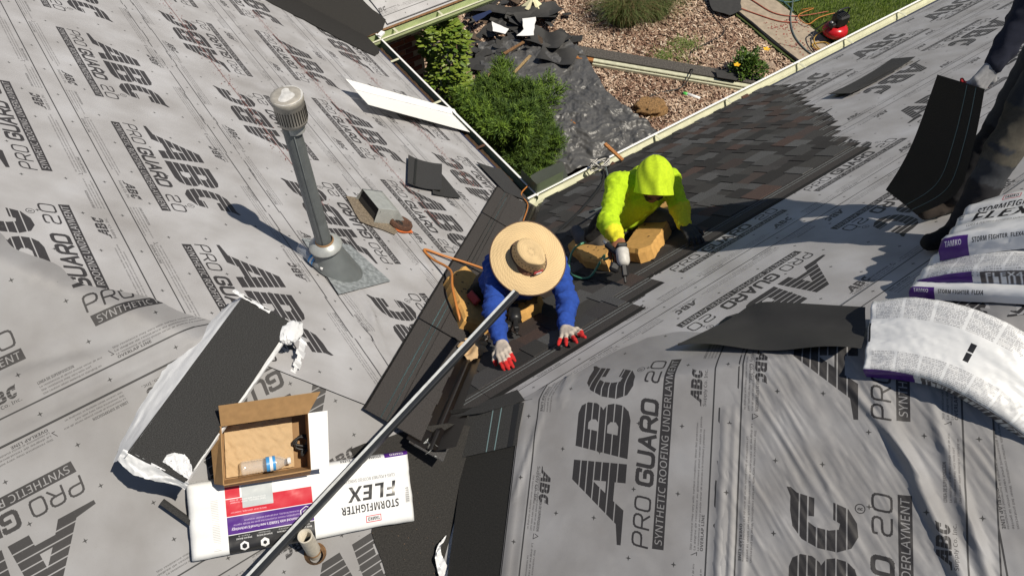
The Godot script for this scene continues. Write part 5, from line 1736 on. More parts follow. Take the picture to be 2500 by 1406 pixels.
func build_workers():
	var skin := Color(0.22, 0.105, 0.06)
	var glove := Color(0.62, 0.54, 0.46)
	var red := Color(0.56, 0.022, 0.022)
	var pants := Color(0.085, 0.070, 0.055)
	var boot := Color(0.05, 0.035, 0.025)
	var hair := Color(0.02, 0.014, 0.010)
	var gun: Vector3
	# ---------------- the man in the straw hat, kneeling in the valley
	var pel := Vector3(-0.26, 1.17, 1.78)
	var chest := Vector3(-0.12, 1.40, 1.88)
	var neck := Vector3(-0.115, 1.50, 1.90)
	var head := Vector3(-0.105, 1.575, 1.955)
	var sl := Vector3(-0.275, 1.47, 1.885); var el := Vector3(-0.292, 1.455, 2.20); var wl := Vector3(-0.252, 1.500, 2.44)
	var sr := Vector3(0.065, 1.49, 1.915); var er := Vector3(0.125, 1.50, 2.16); var wr := Vector3(0.105, 1.540, 2.37)
	var o := thing("person", "person in a wide straw hat, blue shirt and white gloves kneeling in the valley", "person", Vector3(-0.25, 1.05, 1.85))
	var hips := [pel - V * 0.09, pel + V * 0.09]
	var kl := Vector3(-0.44, 1.07, 1.96); var kr := Vector3(-0.10, 1.18, 1.99)
	var al := Vector3(-0.56, 0.95, 1.68); var ar := Vector3(-0.05, 0.98, 1.66)
	var body := [[pel - V * 0.07, pel + V * 0.07, 0.125, 0.125, pants], [pel, chest, 0.12, 0.135, pants], [chest, neck, 0.13, 0.06, skin],
		[hips[0], kl, 0.095, 0.068, pants], [kl, al, 0.066, 0.048, pants], [hips[1], kr, 0.095, 0.068, pants], [kr, ar, 0.066, 0.048, pants],
		[al, al + Vector3(-0.06, -0.05, -0.08), 0.05, 0.042, boot], [ar, ar + Vector3(0.03, -0.06, -0.10), 0.05, 0.042, boot],
		[sl, el, 0.05, 0.042, skin], [el, wl, 0.042, 0.030, skin], [sr, er, 0.05, 0.042, skin], [er, wr, 0.042, 0.030, skin]]
	body.append_array(face_bones(head, Vector3(0.10, -0.62, 0.72), Vector3(0.0, 0.76, 0.62), skin, hair))
	part(o, "body", sdf_mesh(body, 0.015, 0.03), M.cloth)
	var blue := Color.WHITE
	var shirt := [[pel.lerp(chest, 0.3) - V * 0.06, pel.lerp(chest, 0.3) + V * 0.06, 0.13, 0.13, blue], [pel.lerp(chest, 0.3), chest, 0.14, 0.15, blue], [sl, sr, 0.075, 0.075, blue], [chest, neck, 0.15, 0.07, blue],
		[sl, el, 0.074, 0.058, blue], [el, wl - (wl - el) * 0.06, 0.058, 0.044, blue], [sr, er, 0.074, 0.058, blue], [er, wr - (wr - er) * 0.06, 0.058, 0.044, blue]]
	part(o, "shirt", sdf_mesh(shirt, 0.010, 0.035, 0.014, 8.0, 4, Vector3(0.7, 1.0, 2.2)), M.blue_shirt)
	var hl := Vector3(0.05, -0.05, 1.0).normalized()
	part(o, "glove", sdf_mesh(hand_bones(wl + Vector3(0.004, 0.004, 0.02), Vector3(0.14, 0.42, 0.88), Vector3(-0.45, 0.70, -0.35), 1.0, 0.62, 0.15, glove, red), 0.0042, 0.010), M.cloth)
	part(o, "glove", sdf_mesh(hand_bones(wr + Vector3(-0.002, 0.004, 0.02), Vector3(0.08, 0.60, 0.78), Vector3(-0.34, 0.81, -0.486), -1.0, 0.12, 1.45, glove, red), 0.0042, 0.010), M.cloth)
	# hat
	var hn := Vector3(0.12, 0.94, 0.43).normalized()
	var hf := Vector3(0.72, -0.30, 0.56)
	hf = (hf - hn * hf.dot(hn)).normalized()
	var HB := Basis(hf, hn, hf.cross(hn))
	var hc := Vector3(-0.097, 1.645, 1.965)
	var him := Image.create(512, 128, false, Image.FORMAT_RGB8)
	var r := RandomNumberGenerator.new(); r.seed = 3
	for y in 128:
		for x in 512:
			var v := 0.90 + 0.05 * sin(y * 0.9) + 0.09 * sin(x * 0.55 + floor(y / 5.0) * 2.1) + 0.05 * sin(x * 0.043 + 1.0) * sin(y * 0.05 + x * 0.02)
			if y % 5 < 1 and (x / 4 + y / 5) % 2 == 0: v *= 0.66
			v *= r.randf_range(0.90, 1.06)
			if r.randf() < 0.012 * (1.0 if x > 120 and x < 330 else 0.3): v *= 0.62
			him.set_pixel(x, y, lin(0.68 * v, 0.495 * v, 0.262 * v))
	var straw := StandardMaterial3D.new()
	straw.albedo_texture = ImageTexture.create_from_image(him)
	straw.roughness = 0.75
	M["straw"] = straw
	var st: SurfaceTool
	var brim_at := func(t: float, a: float, dn: float) -> Vector3:
		var rr := lerpf(0.088, 0.222, t)
		var warp := (0.008 * sin(2.0 * a + 0.6) + 0.004 * sin(3.0 * a + 2.0) + 0.0015 * sin(9.0 * a)) * t * t
		return hc + HB * Vector3(cos(a) * rr * (1.0 + 0.006 * sin(5.0 * a)), -0.014 * t * t + 0.0006 * sin(t * 40.0) + warp - dn, sin(a) * rr * 0.965)
	var hat := part(o, "hat_brim", grid_mesh(96, 28, func(a, b): return brim_at.call(b, TAU * a, 0.0)), straw)
	part(hat, "brim_underside", grid_mesh(72, 8, func(a, b): return brim_at.call(b, TAU * a, 0.004)), straw)
	st = new_st(false)
	var rim := []
	for k in 73: rim.append(brim_at.call(1.0, TAU * k / 72, 0.002))
	tube(st, rim, 0.0042, 8, false)
	part(hat, "edge_binding", done(st), M.dark_wood)
	var crown := grid_mesh(56, 26, func(a, b):
		var t: float = TAU * a
		var rr := 0.0
		var hh := 0.0
		if b < 0.6:
			rr = lerpf(0.094, 0.078, b / 0.6); hh = 0.115 * b / 0.6
		else:
			var q: float = (b - 0.6) / 0.4
			rr = 0.078 * pow(maxf(0.0, 1.0 - pow(q, 3.0)), 0.6); hh = 0.115 + 0.018 * sin(q * PI * 0.5)
		var X := rr * cos(t) * 1.20
		var Z := rr * sin(t) * 0.86
		# long dent along the top and a pinch at the front
		if b > 0.55: hh -= 0.010 * exp(-pow(Z / 0.034, 2.0)) * smoothstep(0.60, 0.9, b) * smoothstep(-0.10, 0.06, X)
		if X > 0.02: Z *= 1.0 - 0.30 * smoothstep(0.02, 0.085, X) * smoothstep(0.2, 0.9, b)
		return hc + HB * Vector3(X, hh, Z),
		func(a, b): return Vector2(a, b))
	part(o, "hat_crown", crown, straw)
	for row in 2:
		for k in 26:
			var t := TAU * (k + 0.5 * row) / 26
			var rr := lerpf(0.094, 0.078, (0.045 + 0.034 * row) / 0.115)
			var dir := HB * Vector3(cos(t) * 0.86, 0.15, sin(t) * 1.2).normalized()
			st = new_st()
			box(st, hc + HB * Vector3(rr * 1.20 * cos(t), 0.045 + 0.034 * row, rr * 0.86 * sin(t)), Basis(dir.cross(hn).normalized(), hn, dir), Vector3(0.007, 0.008, 0.004), 0.0015)
			part(hat, "vent_hole", done(st), M.dark_wood)
	st = new_st(false)
	var band := []
	for k in 49:
		var t := TAU * k / 48
		band.append(hc + HB * Vector3(0.0945 * 1.2 * cos(t), 0.010, 0.0945 * 0.86 * sin(t)))
	tube(st, band, 0.005, 6, false)
	part(hat, "hat_band", done(st), M.dark_wood)
	st = new_st()
	var bd := HB * Vector3(0.9, 0.2, 0.42).normalized()
	box(st, hc + HB * Vector3(0.099, 0.030, 0.034), Basis(bd.cross(hn).normalized(), hn, bd), Vector3(0.056, 0.030, 0.012), 0.002)
	part(hat, "badge", done(st), M.red_band)
	st = new_st()
	box(st, hc + HB * Vector3(0.102, 0.031, 0.0355), Basis(bd.cross(hn).normalized(), hn, bd), Vector3(0.034, 0.014, 0.012), 0.001)
	part(hat, "badge_print", done(st), M.white_sheet)
	# tool bags at his belt
	st = new_st()
	part(o, "tool_bag", sdf_mesh([[pel - V * 0.16 + UP * 0.03, pel - V * 0.22 - UP * 0.08 + Vector3(0, 0, 0.03), 0.07, 0.08, Color(0.015, 0.012, 0.011)], [pel - V * 0.12 + UP * 0.05, pel + V * 0.12 + UP * 0.02, 0.05, 0.05, Color(0.015, 0.012, 0.011)], [pel + V * 0.20, pel + V * 0.24 - UP * 0.10, 0.06, 0.07, Color(0.03, 0.02, 0.016)]], 0.012, 0.03, 0.01, 12.0, 9), M.cloth)
	box(st, pel - V * 0.20 + UP * 0.07 + Vector3(0, 0.0, 0.05), Basis(V, UP, V.cross(UP)) * Basis(Vector3(0, 0, 1), 0.5), Vector3(0.05, 0.03, 0.09), 0.005)
	part(o, "belt_patch", done(st), M.red_band)
	st = new_st()
	box(st, pel - V * 0.20 + UP * 0.03 + Vector3(0.01, 0.0, 0.11), Basis(V, UP, V.cross(UP)), Vector3(0.035, 0.012, 0.022), 0.003)
	part(o, "belt_buckle", done(st), M.dull_white)
	# nailer lying between his arms
	nail_gun("nail_gun", "dark nail gun lying on the shingles under the straw-hatted person", Vector3(-0.175, 1.36, 2.16), Vector3(0.08, 0.25, 0.85), false)
	# ---------------- the man in the lime hooded shirt
	pel = Vector3(0.58, 1.14, 1.16)
	chest = Vector3(0.66, 1.42, 1.20)
	neck = Vector3(0.695, 1.53, 1.20)
	head = Vector3(0.70, 1.60, 1.285)
	sl = Vector3(0.485, 1.52, 1.245); el = Vector3(0.405, 1.47, 1.53); wl = Vector3(0.452, 1.50, 1.70)
	sr = Vector3(0.83, 1.475, 1.17); er = Vector3(0.885, 1.42, 1.37); wr = Vector3(0.895, 1.415, 1.51)
	o = thing("person", "person in a lime green hooded shirt crouching with a nail gun below the right gutter", "person", Vector3(0.6, 1.05, 1.25))
	var jeans := Color(0.13, 0.115, 0.10)
	hips = [pel - V * 0.10, pel + V * 0.09]
	kl = Vector3(0.44, 1.10, 1.41); kr = Vector3(0.84, 1.23, 1.30)
	al = Vector3(0.30, 1.00, 1.27); ar = Vector3(0.76, 0.98, 1.02)
	body = [[pel - V * 0.07, pel + V * 0.07, 0.12, 0.12, jeans], [pel, chest, 0.11, 0.13, jeans], [chest, neck, 0.12, 0.06, skin],
		[hips[0], kl, 0.09, 0.068, jeans], [kl, al, 0.066, 0.048, jeans], [hips[1], kr, 0.09, 0.068, jeans], [kr, ar, 0.066, 0.048, jeans],
		[al, al + Vector3(-0.04, -0.02, -0.11), 0.05, 0.042, Color(0.10, 0.10, 0.11)], [ar, ar + Vector3(0.02, -0.06, -0.10), 0.05, 0.042, boot],
		[sl, el, 0.045, 0.04, skin], [el, wl, 0.04, 0.028, skin], [sr, er, 0.045, 0.04, skin], [er, wr, 0.04, 0.028, skin]]
	body.append_array(face_bones(head + Vector3(0, -0.02, 0.015), Vector3(-0.06, -0.72, 0.70), Vector3(0.0, 0.70, 0.72), skin, hair))
	part(o, "body", sdf_mesh(body, 0.014, 0.03), M.cloth)
	part(o, "hand", sdf_mesh(hand_bones(wl, Vector3(0.06, -0.05, 1.0), Vector3(-0.3, 0.9, 0.1), 1.0, 0.85, 0.15, Color(0.30, 0.12, 0.06), Color(0.30, 0.12, 0.06)), 0.0045, 0.010), M.cloth)
	part(o, "hand", sdf_mesh(hand_bones(wr, Vector3(0.25, 0.30, 0.88), Vector3(-0.2, 0.85, -0.3), -1.0, 0.50, 0.4, Color(0.045, 0.045, 0.045), Color(0.03, 0.03, 0.03)), 0.0045, 0.010), M.cloth)
	var w := Color(0.50, 0.74, 0.012)
	var ws := Color(0.78, 0.74, 0.03)
	var hood_shirt := [[pel.lerp(chest, 0.22) - V * 0.08, pel.lerp(chest, 0.22) + V * 0.08, 0.118, 0.118, w], [pel.lerp(chest, 0.2), chest, 0.13, 0.15, w], [sl, sr, 0.074, 0.074, w], [chest, neck, 0.14, 0.075, w],
		[sl, el, 0.073, 0.058, w], [el, el.lerp(wl, 0.45), 0.064, 0.055, w], [el.lerp(wl, 0.45), el.lerp(wl, 0.93), 0.055, 0.044, ws], [sr, er, 0.072, 0.057, w], [er, er.lerp(wr, 0.90), 0.062, 0.044, ws]]
	part(o, "hooded_shirt", sdf_mesh(hood_shirt, 0.0095, 0.036, 0.011, 8.5, 12, Vector3(1.0, 0.6, 1.8)), M.cloth)
	# hood
	var f := Vector3(-0.05, -0.70, 0.71).normalized()
	var u := Vector3(0.02, 0.71, 0.70)
	u = (u - f * u.dot(f)).normalized()
	var sd := f.cross(u)
	var hm := func(th: float, inward: float) -> ArrayMesh:
		return grid_mesh(40, 20, func(a, b):
			var phi := lerpf(-2.15, 2.15, a)
			var s: float = b
			var rr := 0.132 * sqrt(maxf(0.02, 1.0 - pow(1.0 - minf(1.0, s * 1.35), 2.4))) - th
			rr *= 1.0 + 0.06 * smoothstep(0.75, 1.0, s) * (1.0 - absf(phi) / 3.0)
			var along := lerpf(-0.150, 0.100, s)
			var peak := 0.020 * exp(-pow(phi / 0.22, 2.0)) * smoothstep(0.1, 0.6, s)
			var rip := 0.004 * sin(phi * 7.0 + s * 9.0)
			return head + f * (along - 0.03 * pow(absf(phi) / 2.15, 2.0) * s) + (u * cos(phi) * (1.0 + 0.04 * s) + sd * sin(phi) * (0.92 if absf(phi) < 1.6 else 0.80)) * (rr + peak + rip) + u * 0.012)
	part(o, "hood", hm.call(0.0, 0.0), M.hivis)
	part(o, "hood_lining", hm.call(0.006, 0.0), M.hivis)
	# bags on his belt
	part(o, "tool_bag", sdf_mesh([[pel - V * 0.19 + UP * 0.06, pel - V * 0.24 - UP * 0.06, 0.07, 0.085, Color(0.014, 0.013, 0.013)], [pel - V * 0.10 + UP * 0.10, pel + V * 0.14 + UP * 0.08 + Vector3(0, 0, 0.08), 0.035, 0.04, Color(0.06, 0.012, 0.010)], [pel + V * 0.16 + UP * 0.07 + Vector3(0, 0, 0.06), pel + V * 0.18 - UP * 0.02 + Vector3(0, 0.0, 0.14), 0.05, 0.05, Color(0.02, 0.016, 0.014)]], 0.012, 0.03, 0.01, 12.0, 19), M.cloth)
	nail_gun("nail_gun", "white and black nail gun held by the person in lime green", Vector3(0.465, 1.52, 1.85), Vector3(0.06, -0.28, 0.80), true)
	# ---------------- the man at the right edge who carries a shingle
	o = thing("person", "person in dark clothes standing at the right edge, holding a long black shingle", "person", Vector3(1.95, 2.25, 2.25))
	var a1 := Vector3(1.93, 2.33, 2.34); var k1 := Vector3(2.01, 2.68, 2.20); var h1 := Vector3(2.13, 3.06, 2.02)
	var a2 := Vector3(2.06, 2.23, 2.03); var k2 := Vector3(2.17, 2.56, 1.90); var h2 := Vector3(2.22, 3.05, 1.82)
	pel = Vector3(2.18, 3.10, 1.90); chest = Vector3(2.20, 3.45, 1.80); neck = Vector3(2.19, 3.66, 1.80); head = Vector3(2.15, 3.80, 1.84)
	sl = Vector3(2.05, 3.56, 1.88); el = Vector3(1.93, 3.24, 1.97); wl = Vector3(1.835, 3.03, 2.075)
	sr = Vector3(2.36, 3.56, 1.74); er = Vector3(2.47, 3.27, 1.75); wr = Vector3(2.42, 3.05, 1.90)
	var dj := Color(0.012, 0.013, 0.018)
	var dusty := Color(0.038, 0.041, 0.050)
	var worn := Color(0.085, 0.076, 0.062)
	body = [[h1, h2, 0.115, 0.115, dj], [pel, chest, 0.13, 0.15, dj], [sl, sr, 0.07, 0.07, dj], [chest, neck, 0.10, 0.06, skin],
		[h1, h1.lerp(k1, 0.55), 0.102, 0.086, dusty], [h1.lerp(k1, 0.45), k1.lerp(a1, 0.12), 0.088, 0.072, worn], [k1, k1.lerp(a1, 0.5), 0.072, 0.066, dusty], [k1.lerp(a1, 0.45), a1, 0.067, 0.066, dj],
		[h2, k2, 0.100, 0.072, dusty], [k2, a2, 0.070, 0.064, dj],
		[sl, el, 0.055, 0.045, dj], [el, wl, 0.043, 0.032, dj], [sr, er, 0.055, 0.045, dj], [er, wr, 0.043, 0.030, skin],
		[a1 + Vector3(0.03, -0.05, 0.0), a1 + Vector3(-0.15, -0.062, 0.055), 0.052, 0.040, Color(0.010, 0.009, 0.009)], [a1 + Vector3(0.05, -0.055, -0.01), a1 + Vector3(0.02, -0.05, 0.0), 0.045, 0.05, Color(0.010, 0.009, 0.009)],
		[a2 + Vector3(0.03, -0.06, 0.0), a2 + Vector3(-0.13, -0.10, 0.04), 0.050, 0.040, Color(0.030, 0.022, 0.016)]]
	body.append_array(face_bones(head, Vector3(-0.6, -0.62, 0.5), Vector3(-0.3, 0.75, 0.3), skin, hair))
	part(o, "body", sdf_mesh(body, 0.013, 0.03, 0.006, 11.0, 6), M.cloth)
	var ns := [[pel, chest, 0.15, 0.17, Color.WHITE], [sl, sr, 0.095, 0.095, Color.WHITE], [sl, el, 0.080, 0.064, Color.WHITE], [el, el.lerp(wl, 0.95), 0.064, 0.044, Color.WHITE], [sr, er, 0.08, 0.06, Color.WHITE], [er, wr, 0.06, 0.042, Color.WHITE], [chest, neck, 0.15, 0.07, Color.WHITE]]
	part(o, "shirt", sdf_mesh(ns, 0.013, 0.04, 0.010, 9.0, 16), M.navy_shirt)
	part(o, "glove", sdf_mesh(hand_bones(wl, (Vector3(1.79, 2.945, 2.11) - wl), Vector3(0.25, 0.45, 0.75), -1.0, 1.0, 0.2, Color(0.36, 0.36, 0.37), Color(0.50, 0.02, 0.025)), 0.0048, 0.010), M.cloth)
	part(o, "hair", sdf_mesh([[head + UP * 0.04, head + UP * 0.05 + Vector3(0.03, 0, -0.02), 0.095, 0.09, hair]], 0.012, 0.02), M.cloth)
	# the shingle that he holds: limp, its upper half folded back on itself
	var redge := curve([Vector3(1.785, 2.980, 2.170), Vector3(1.872, 2.690, 2.180), Vector3(1.930, 2.384, 2.185), Vector3(1.885, 2.117, 2.075)], 9)
	var ledge := curve([Vector3(1.677, 2.916, 1.987), Vector3(1.752, 2.532, 1.943), Vector3(1.806, 2.268, 1.875), Vector3(1.848, 2.015, 1.793)], 9)
	var on := func(a: float, b: float) -> Vector3:
		var i := mini(int(b * 27.0), 26)
		var fr0 := b * 27.0 - i
		var p := (ledge[i] as Vector3).lerp(ledge[i + 1], fr0).lerp((redge[i] as Vector3).lerp(redge[i + 1], fr0), a)
		return p + Vector3(0.25, 0.35, 0.75) * 0.030 * sin(PI * a) * (0.4 + 0.6 * sin(PI * b))
	var sm := func(dn: float) -> ArrayMesh:
		return grid_mesh(16, 27, func(a, b): return on.call(a, b) + Vector3(-0.25, 0.35, 0.75).normalized() * dn)
	o = thing("held_shingle", "long limp black shingle held by the gloved hand of the standing man", "shingle", Vector3(1.75, 2.2, 2.02))
	part(o, "shingle_face", sm.call(0.0), M.membrane_dark)
	part(o, "shingle_back", sm.call(0.004), M.membrane_dark)
	for e in [0.60, 0.80]:
		st = new_st(false)
		var pts := []
		for i in 26: pts.append(on.call(e, 0.01 + 0.98 * i / 25.0) + Vector3(-0.25, 0.35, 0.75).normalized() * 0.005)
		tube(st, pts, 0.0016, 5)
		part(o, "sealant_line", done(st), M.teal_line)
	# ---------------- foam pads, hoses
	foam("foam_pad", "long tan foam pad under the lime green worker's knee", [Vector2(-0.50, 2.06), Vector2(0.12, 1.62), Vector2(0.24, 1.74), Vector2(0.20, 1.84), Vector2(-0.42, 2.26), Vector2(-0.50, 2.22)], "R", 0.085)
	foam("foam_pad", "tan foam pad in the shade left of the lime green worker", [Vector2(-0.56, 1.48), Vector2(-0.36, 1.38), Vector2(-0.42, 1.72), Vector2(-0.50, 1.92), Vector2(-0.66, 2.10), Vector2(-0.68, 1.86)], "R", 0.075)
	foam("foam_pad", "large tan foam pad left of the straw-hatted person, under the tool bag", [Vector2(-1.10, 1.92), Vector2(-0.98, 1.68), Vector2(-1.20, 1.62), Vector2(-1.60, 1.88), Vector2(-1.50, 2.08)], "L", 0.09)
	foam("foam_pad", "small tan foam pad in front of the straw-hatted person's knees", [Vector2(-1.34, 1.92), Vector2(-1.18, 1.86), Vector2(-1.12, 2.02), Vector2(-1.20, 2.12), Vector2(-1.33, 2.10)], "R", 0.07)
	slack("air_hose", "orange air hose looping over the left slope to the straw-hatted person", [fp("L", -1.28, 1.30, 0.16), fp("L", -0.96, 1.52, 0.07), fp("L", -0.80, 1.70, 0.03), fp("L", -0.73, 1.82, 0.022), fp("L", -0.84, 1.83, 0.03), fp("L", -1.04, 1.86, 0.10), fp("L", -1.24, 2.00, 0.12), fp("L", -1.45, 2.06, 0.06), fp("R", -1.62, 1.90, 0.05), fp("R", -1.52, 2.00, 0.05)], 0.0085, M.cord_orange, "hose")
	slack("air_hose", "green air hose coiled round the foam pad beside the lime green worker", [Vector3(0.46, 1.50, 1.79), Vector3(0.38, 1.36, 1.74), fp("R", -0.62, 2.02, 0.10), fp("R", -0.78, 2.04, 0.03), fp("R", -0.80, 1.86, 0.05), fp("R", -0.64, 1.68, 0.10), fp("R", -0.50, 1.66, 0.10), fp("R", -0.44, 1.88, 0.09), fp("R", -0.58, 2.08, 0.04)], 0.0075, M.cord_green, "hose")
	slack("air_hose", "grey hose rising from the gutter to the lime green worker's tool bag", [V * 0.86 + UP * 0.03 + U * 0.06, fp("R", 0.66, 0.28, 0.03), fp("R", 0.36, 0.72, 0.02), fp("R", 0.14, 1.02, 0.05), Vector3(0.36, 1.02, 1.02)], 0.008, M.cord_grey, "hose")
	slack("power_cord", "black cord running down the new shingles from the gutter to the straw hat", [V * 0.80 - U * 0.02 + UP * 0.03, fp("R", 0.50, 0.40, 0.024), fp("R", 0.06, 0.74, 0.024), fp("R", -0.35, 0.98, 0.024), fp("R", -0.72, 1.20, 0.024), fp("R", -0.95, 1.42, 0.03)], 0.011, M.black_rubber, "cord")
	slack("power_cord", "thin brown cord hanging over the gutter corner into the valley", [U * 0.24 + V * 0.12 + UP * 0.02, U * 0.16 - V * 0.02 + UP * 0.05, fp("L", 0.0, 0.10, 0.03), fp("L", -0.22, 0.34, 0.024), fp("L", -0.40, 0.56, 0.03)], 0.006, M.cord_orange, "cord")

func foam(called: String, label: String, poly: Array, f: String, h: float):
	var o := thing(called, label, "foam pad", fp(f, poly[0].x, poly[0].y), "foam knee pads")
	var st := new_st()
	var rg := ragged(poly, 0.035, 0.006)
	var c := Vector2.ZERO
	for p in rg: c += p / rg.size()
	var inner := []
	for p in rg: inner.append((p as Vector2).lerp(c, 0.07))
	slab(st, inner, func(p): return [fp(f, p.x, p.y, h + 0.015), FR[f][3]], 0.02)
	for i in rg.size():
		var j := (i + 1) % rg.size()
		quad(st, fp(f, inner[i].x, inner[i].y, h + 0.0145), fp(f, inner[j].x, inner[j].y, h + 0.0145), fp(f, rg[j].x, rg[j].y, h - 0.004), fp(f, rg[i].x, rg[i].y, h - 0.004))
		quad(st, fp(f, rg[i].x, rg[i].y, h - 0.004), fp(f, rg[j].x, rg[j].y, h - 0.004), fp(f, rg[j].x, rg[j].y, 0.014), fp(f, rg[i].x, rg[i].y, 0.014))
	part(o, "foam_block", done(st), M.foam)
	st = new_st()
	for k in 16:
		var p: Vector2 = inner[rng.randi() % inner.size()].lerp(c, rng.randf_range(0.0, 0.9))
		var q := []
		for e in 6: q.append(p + Vector2.from_angle(TAU * e / 6) * rng.randf_range(0.003, 0.011))
		slab(st, q, func(w): return [fp(f, w.x, w.y, h + 0.0165), FR[f][3]], 0.001)
	part(o, "torn_pits", done(st), M.foam_dirt)

func nail_gun(called: String, label: String, at: Vector3, dir: Vector3, white: bool):
	var o := thing(called, label, "nail gun", at)
	var z := dir.normalized()
	var x := z.cross(UP).normalized()
	var y := x.cross(z).normalized()
	if y.y < 0: y = -y
	var B := Basis(x, y, z)
	var st := new_st(false)
	lathe(st, at, B * Basis(Vector3(1, 0, 0), PI / 2), [Vector2(0.0, -0.052), Vector2(0.034, -0.050), Vector2(0.039, -0.040), Vector2(0.039, 0.030), Vector2(0.033, 0.046), Vector2(0.026, 0.056), Vector2(0.0, 0.056)], 20)
	part(o, "motor_housing", done(st), M.dull_white if white else M.black_plastic)
	st = new_st()
	box(st, at - z * 0.066, B, Vector3(0.062, 0.058, 0.030), 0.009)
	part(o, "end_cap", done(st), M.black_plastic)
	st = new_st()
	box(st, at + z * 0.085 - y * 0.012, B, Vector3(0.030, 0.036, 0.075), 0.005)
	box(st, at + z * 0.135 - y * 0.018, B, Vector3(0.014, 0.020, 0.050), 0.003)
	part(o, "nose", done(st), M.black_plastic)
	st = new_st()
	box(st, at + x * 0.050 + z * 0.055 - y * 0.030, B * Basis(Vector3(0, 1, 0), 0.5), Vector3(0.060, 0.050, 0.055), 0.012)
	part(o, "nail_magazine", done(st), M.black_plastic)
	st = new_st()
	tube(st, [at - z * 0.02 - y * 0.01 + x * 0.02, at + x * 0.05 - z * 0.06 - y * 0.03, at + x * 0.075 - z * 0.10 - y * 0.05], [0.019, 0.018, 0.021], 10)
	part(o, "handle", done(st), M.black_plastic)
	st = new_st(false)
	tube(st, [at + x * 0.075 - z * 0.10 - y * 0.05, at + x * 0.092 - z * 0.130 - y * 0.062], 0.010, 10)
	part(o, "hose_fitting", done(st), M.steel)

# ------------------------------------------------------------------ the ground below
func gp(x: float, z: float, h := 0.0) -> Vector3: return Vector3(x, GROUND + h, z)

func ground_poly(poly: Array, h: float, thick := 0.0) -> ArrayMesh:
	var st := new_st()
	slab(st, poly, func(p): return [gp(p.x, p.y, h), UP], maxf(thick, 0.003))
	return done(st)

func walk_left(z: float) -> float: return 3.64 + 0.52 * (z + 6.9)
func walk_right(z: float) -> float: return 4.72 + 0.52 * (z + 7.0)

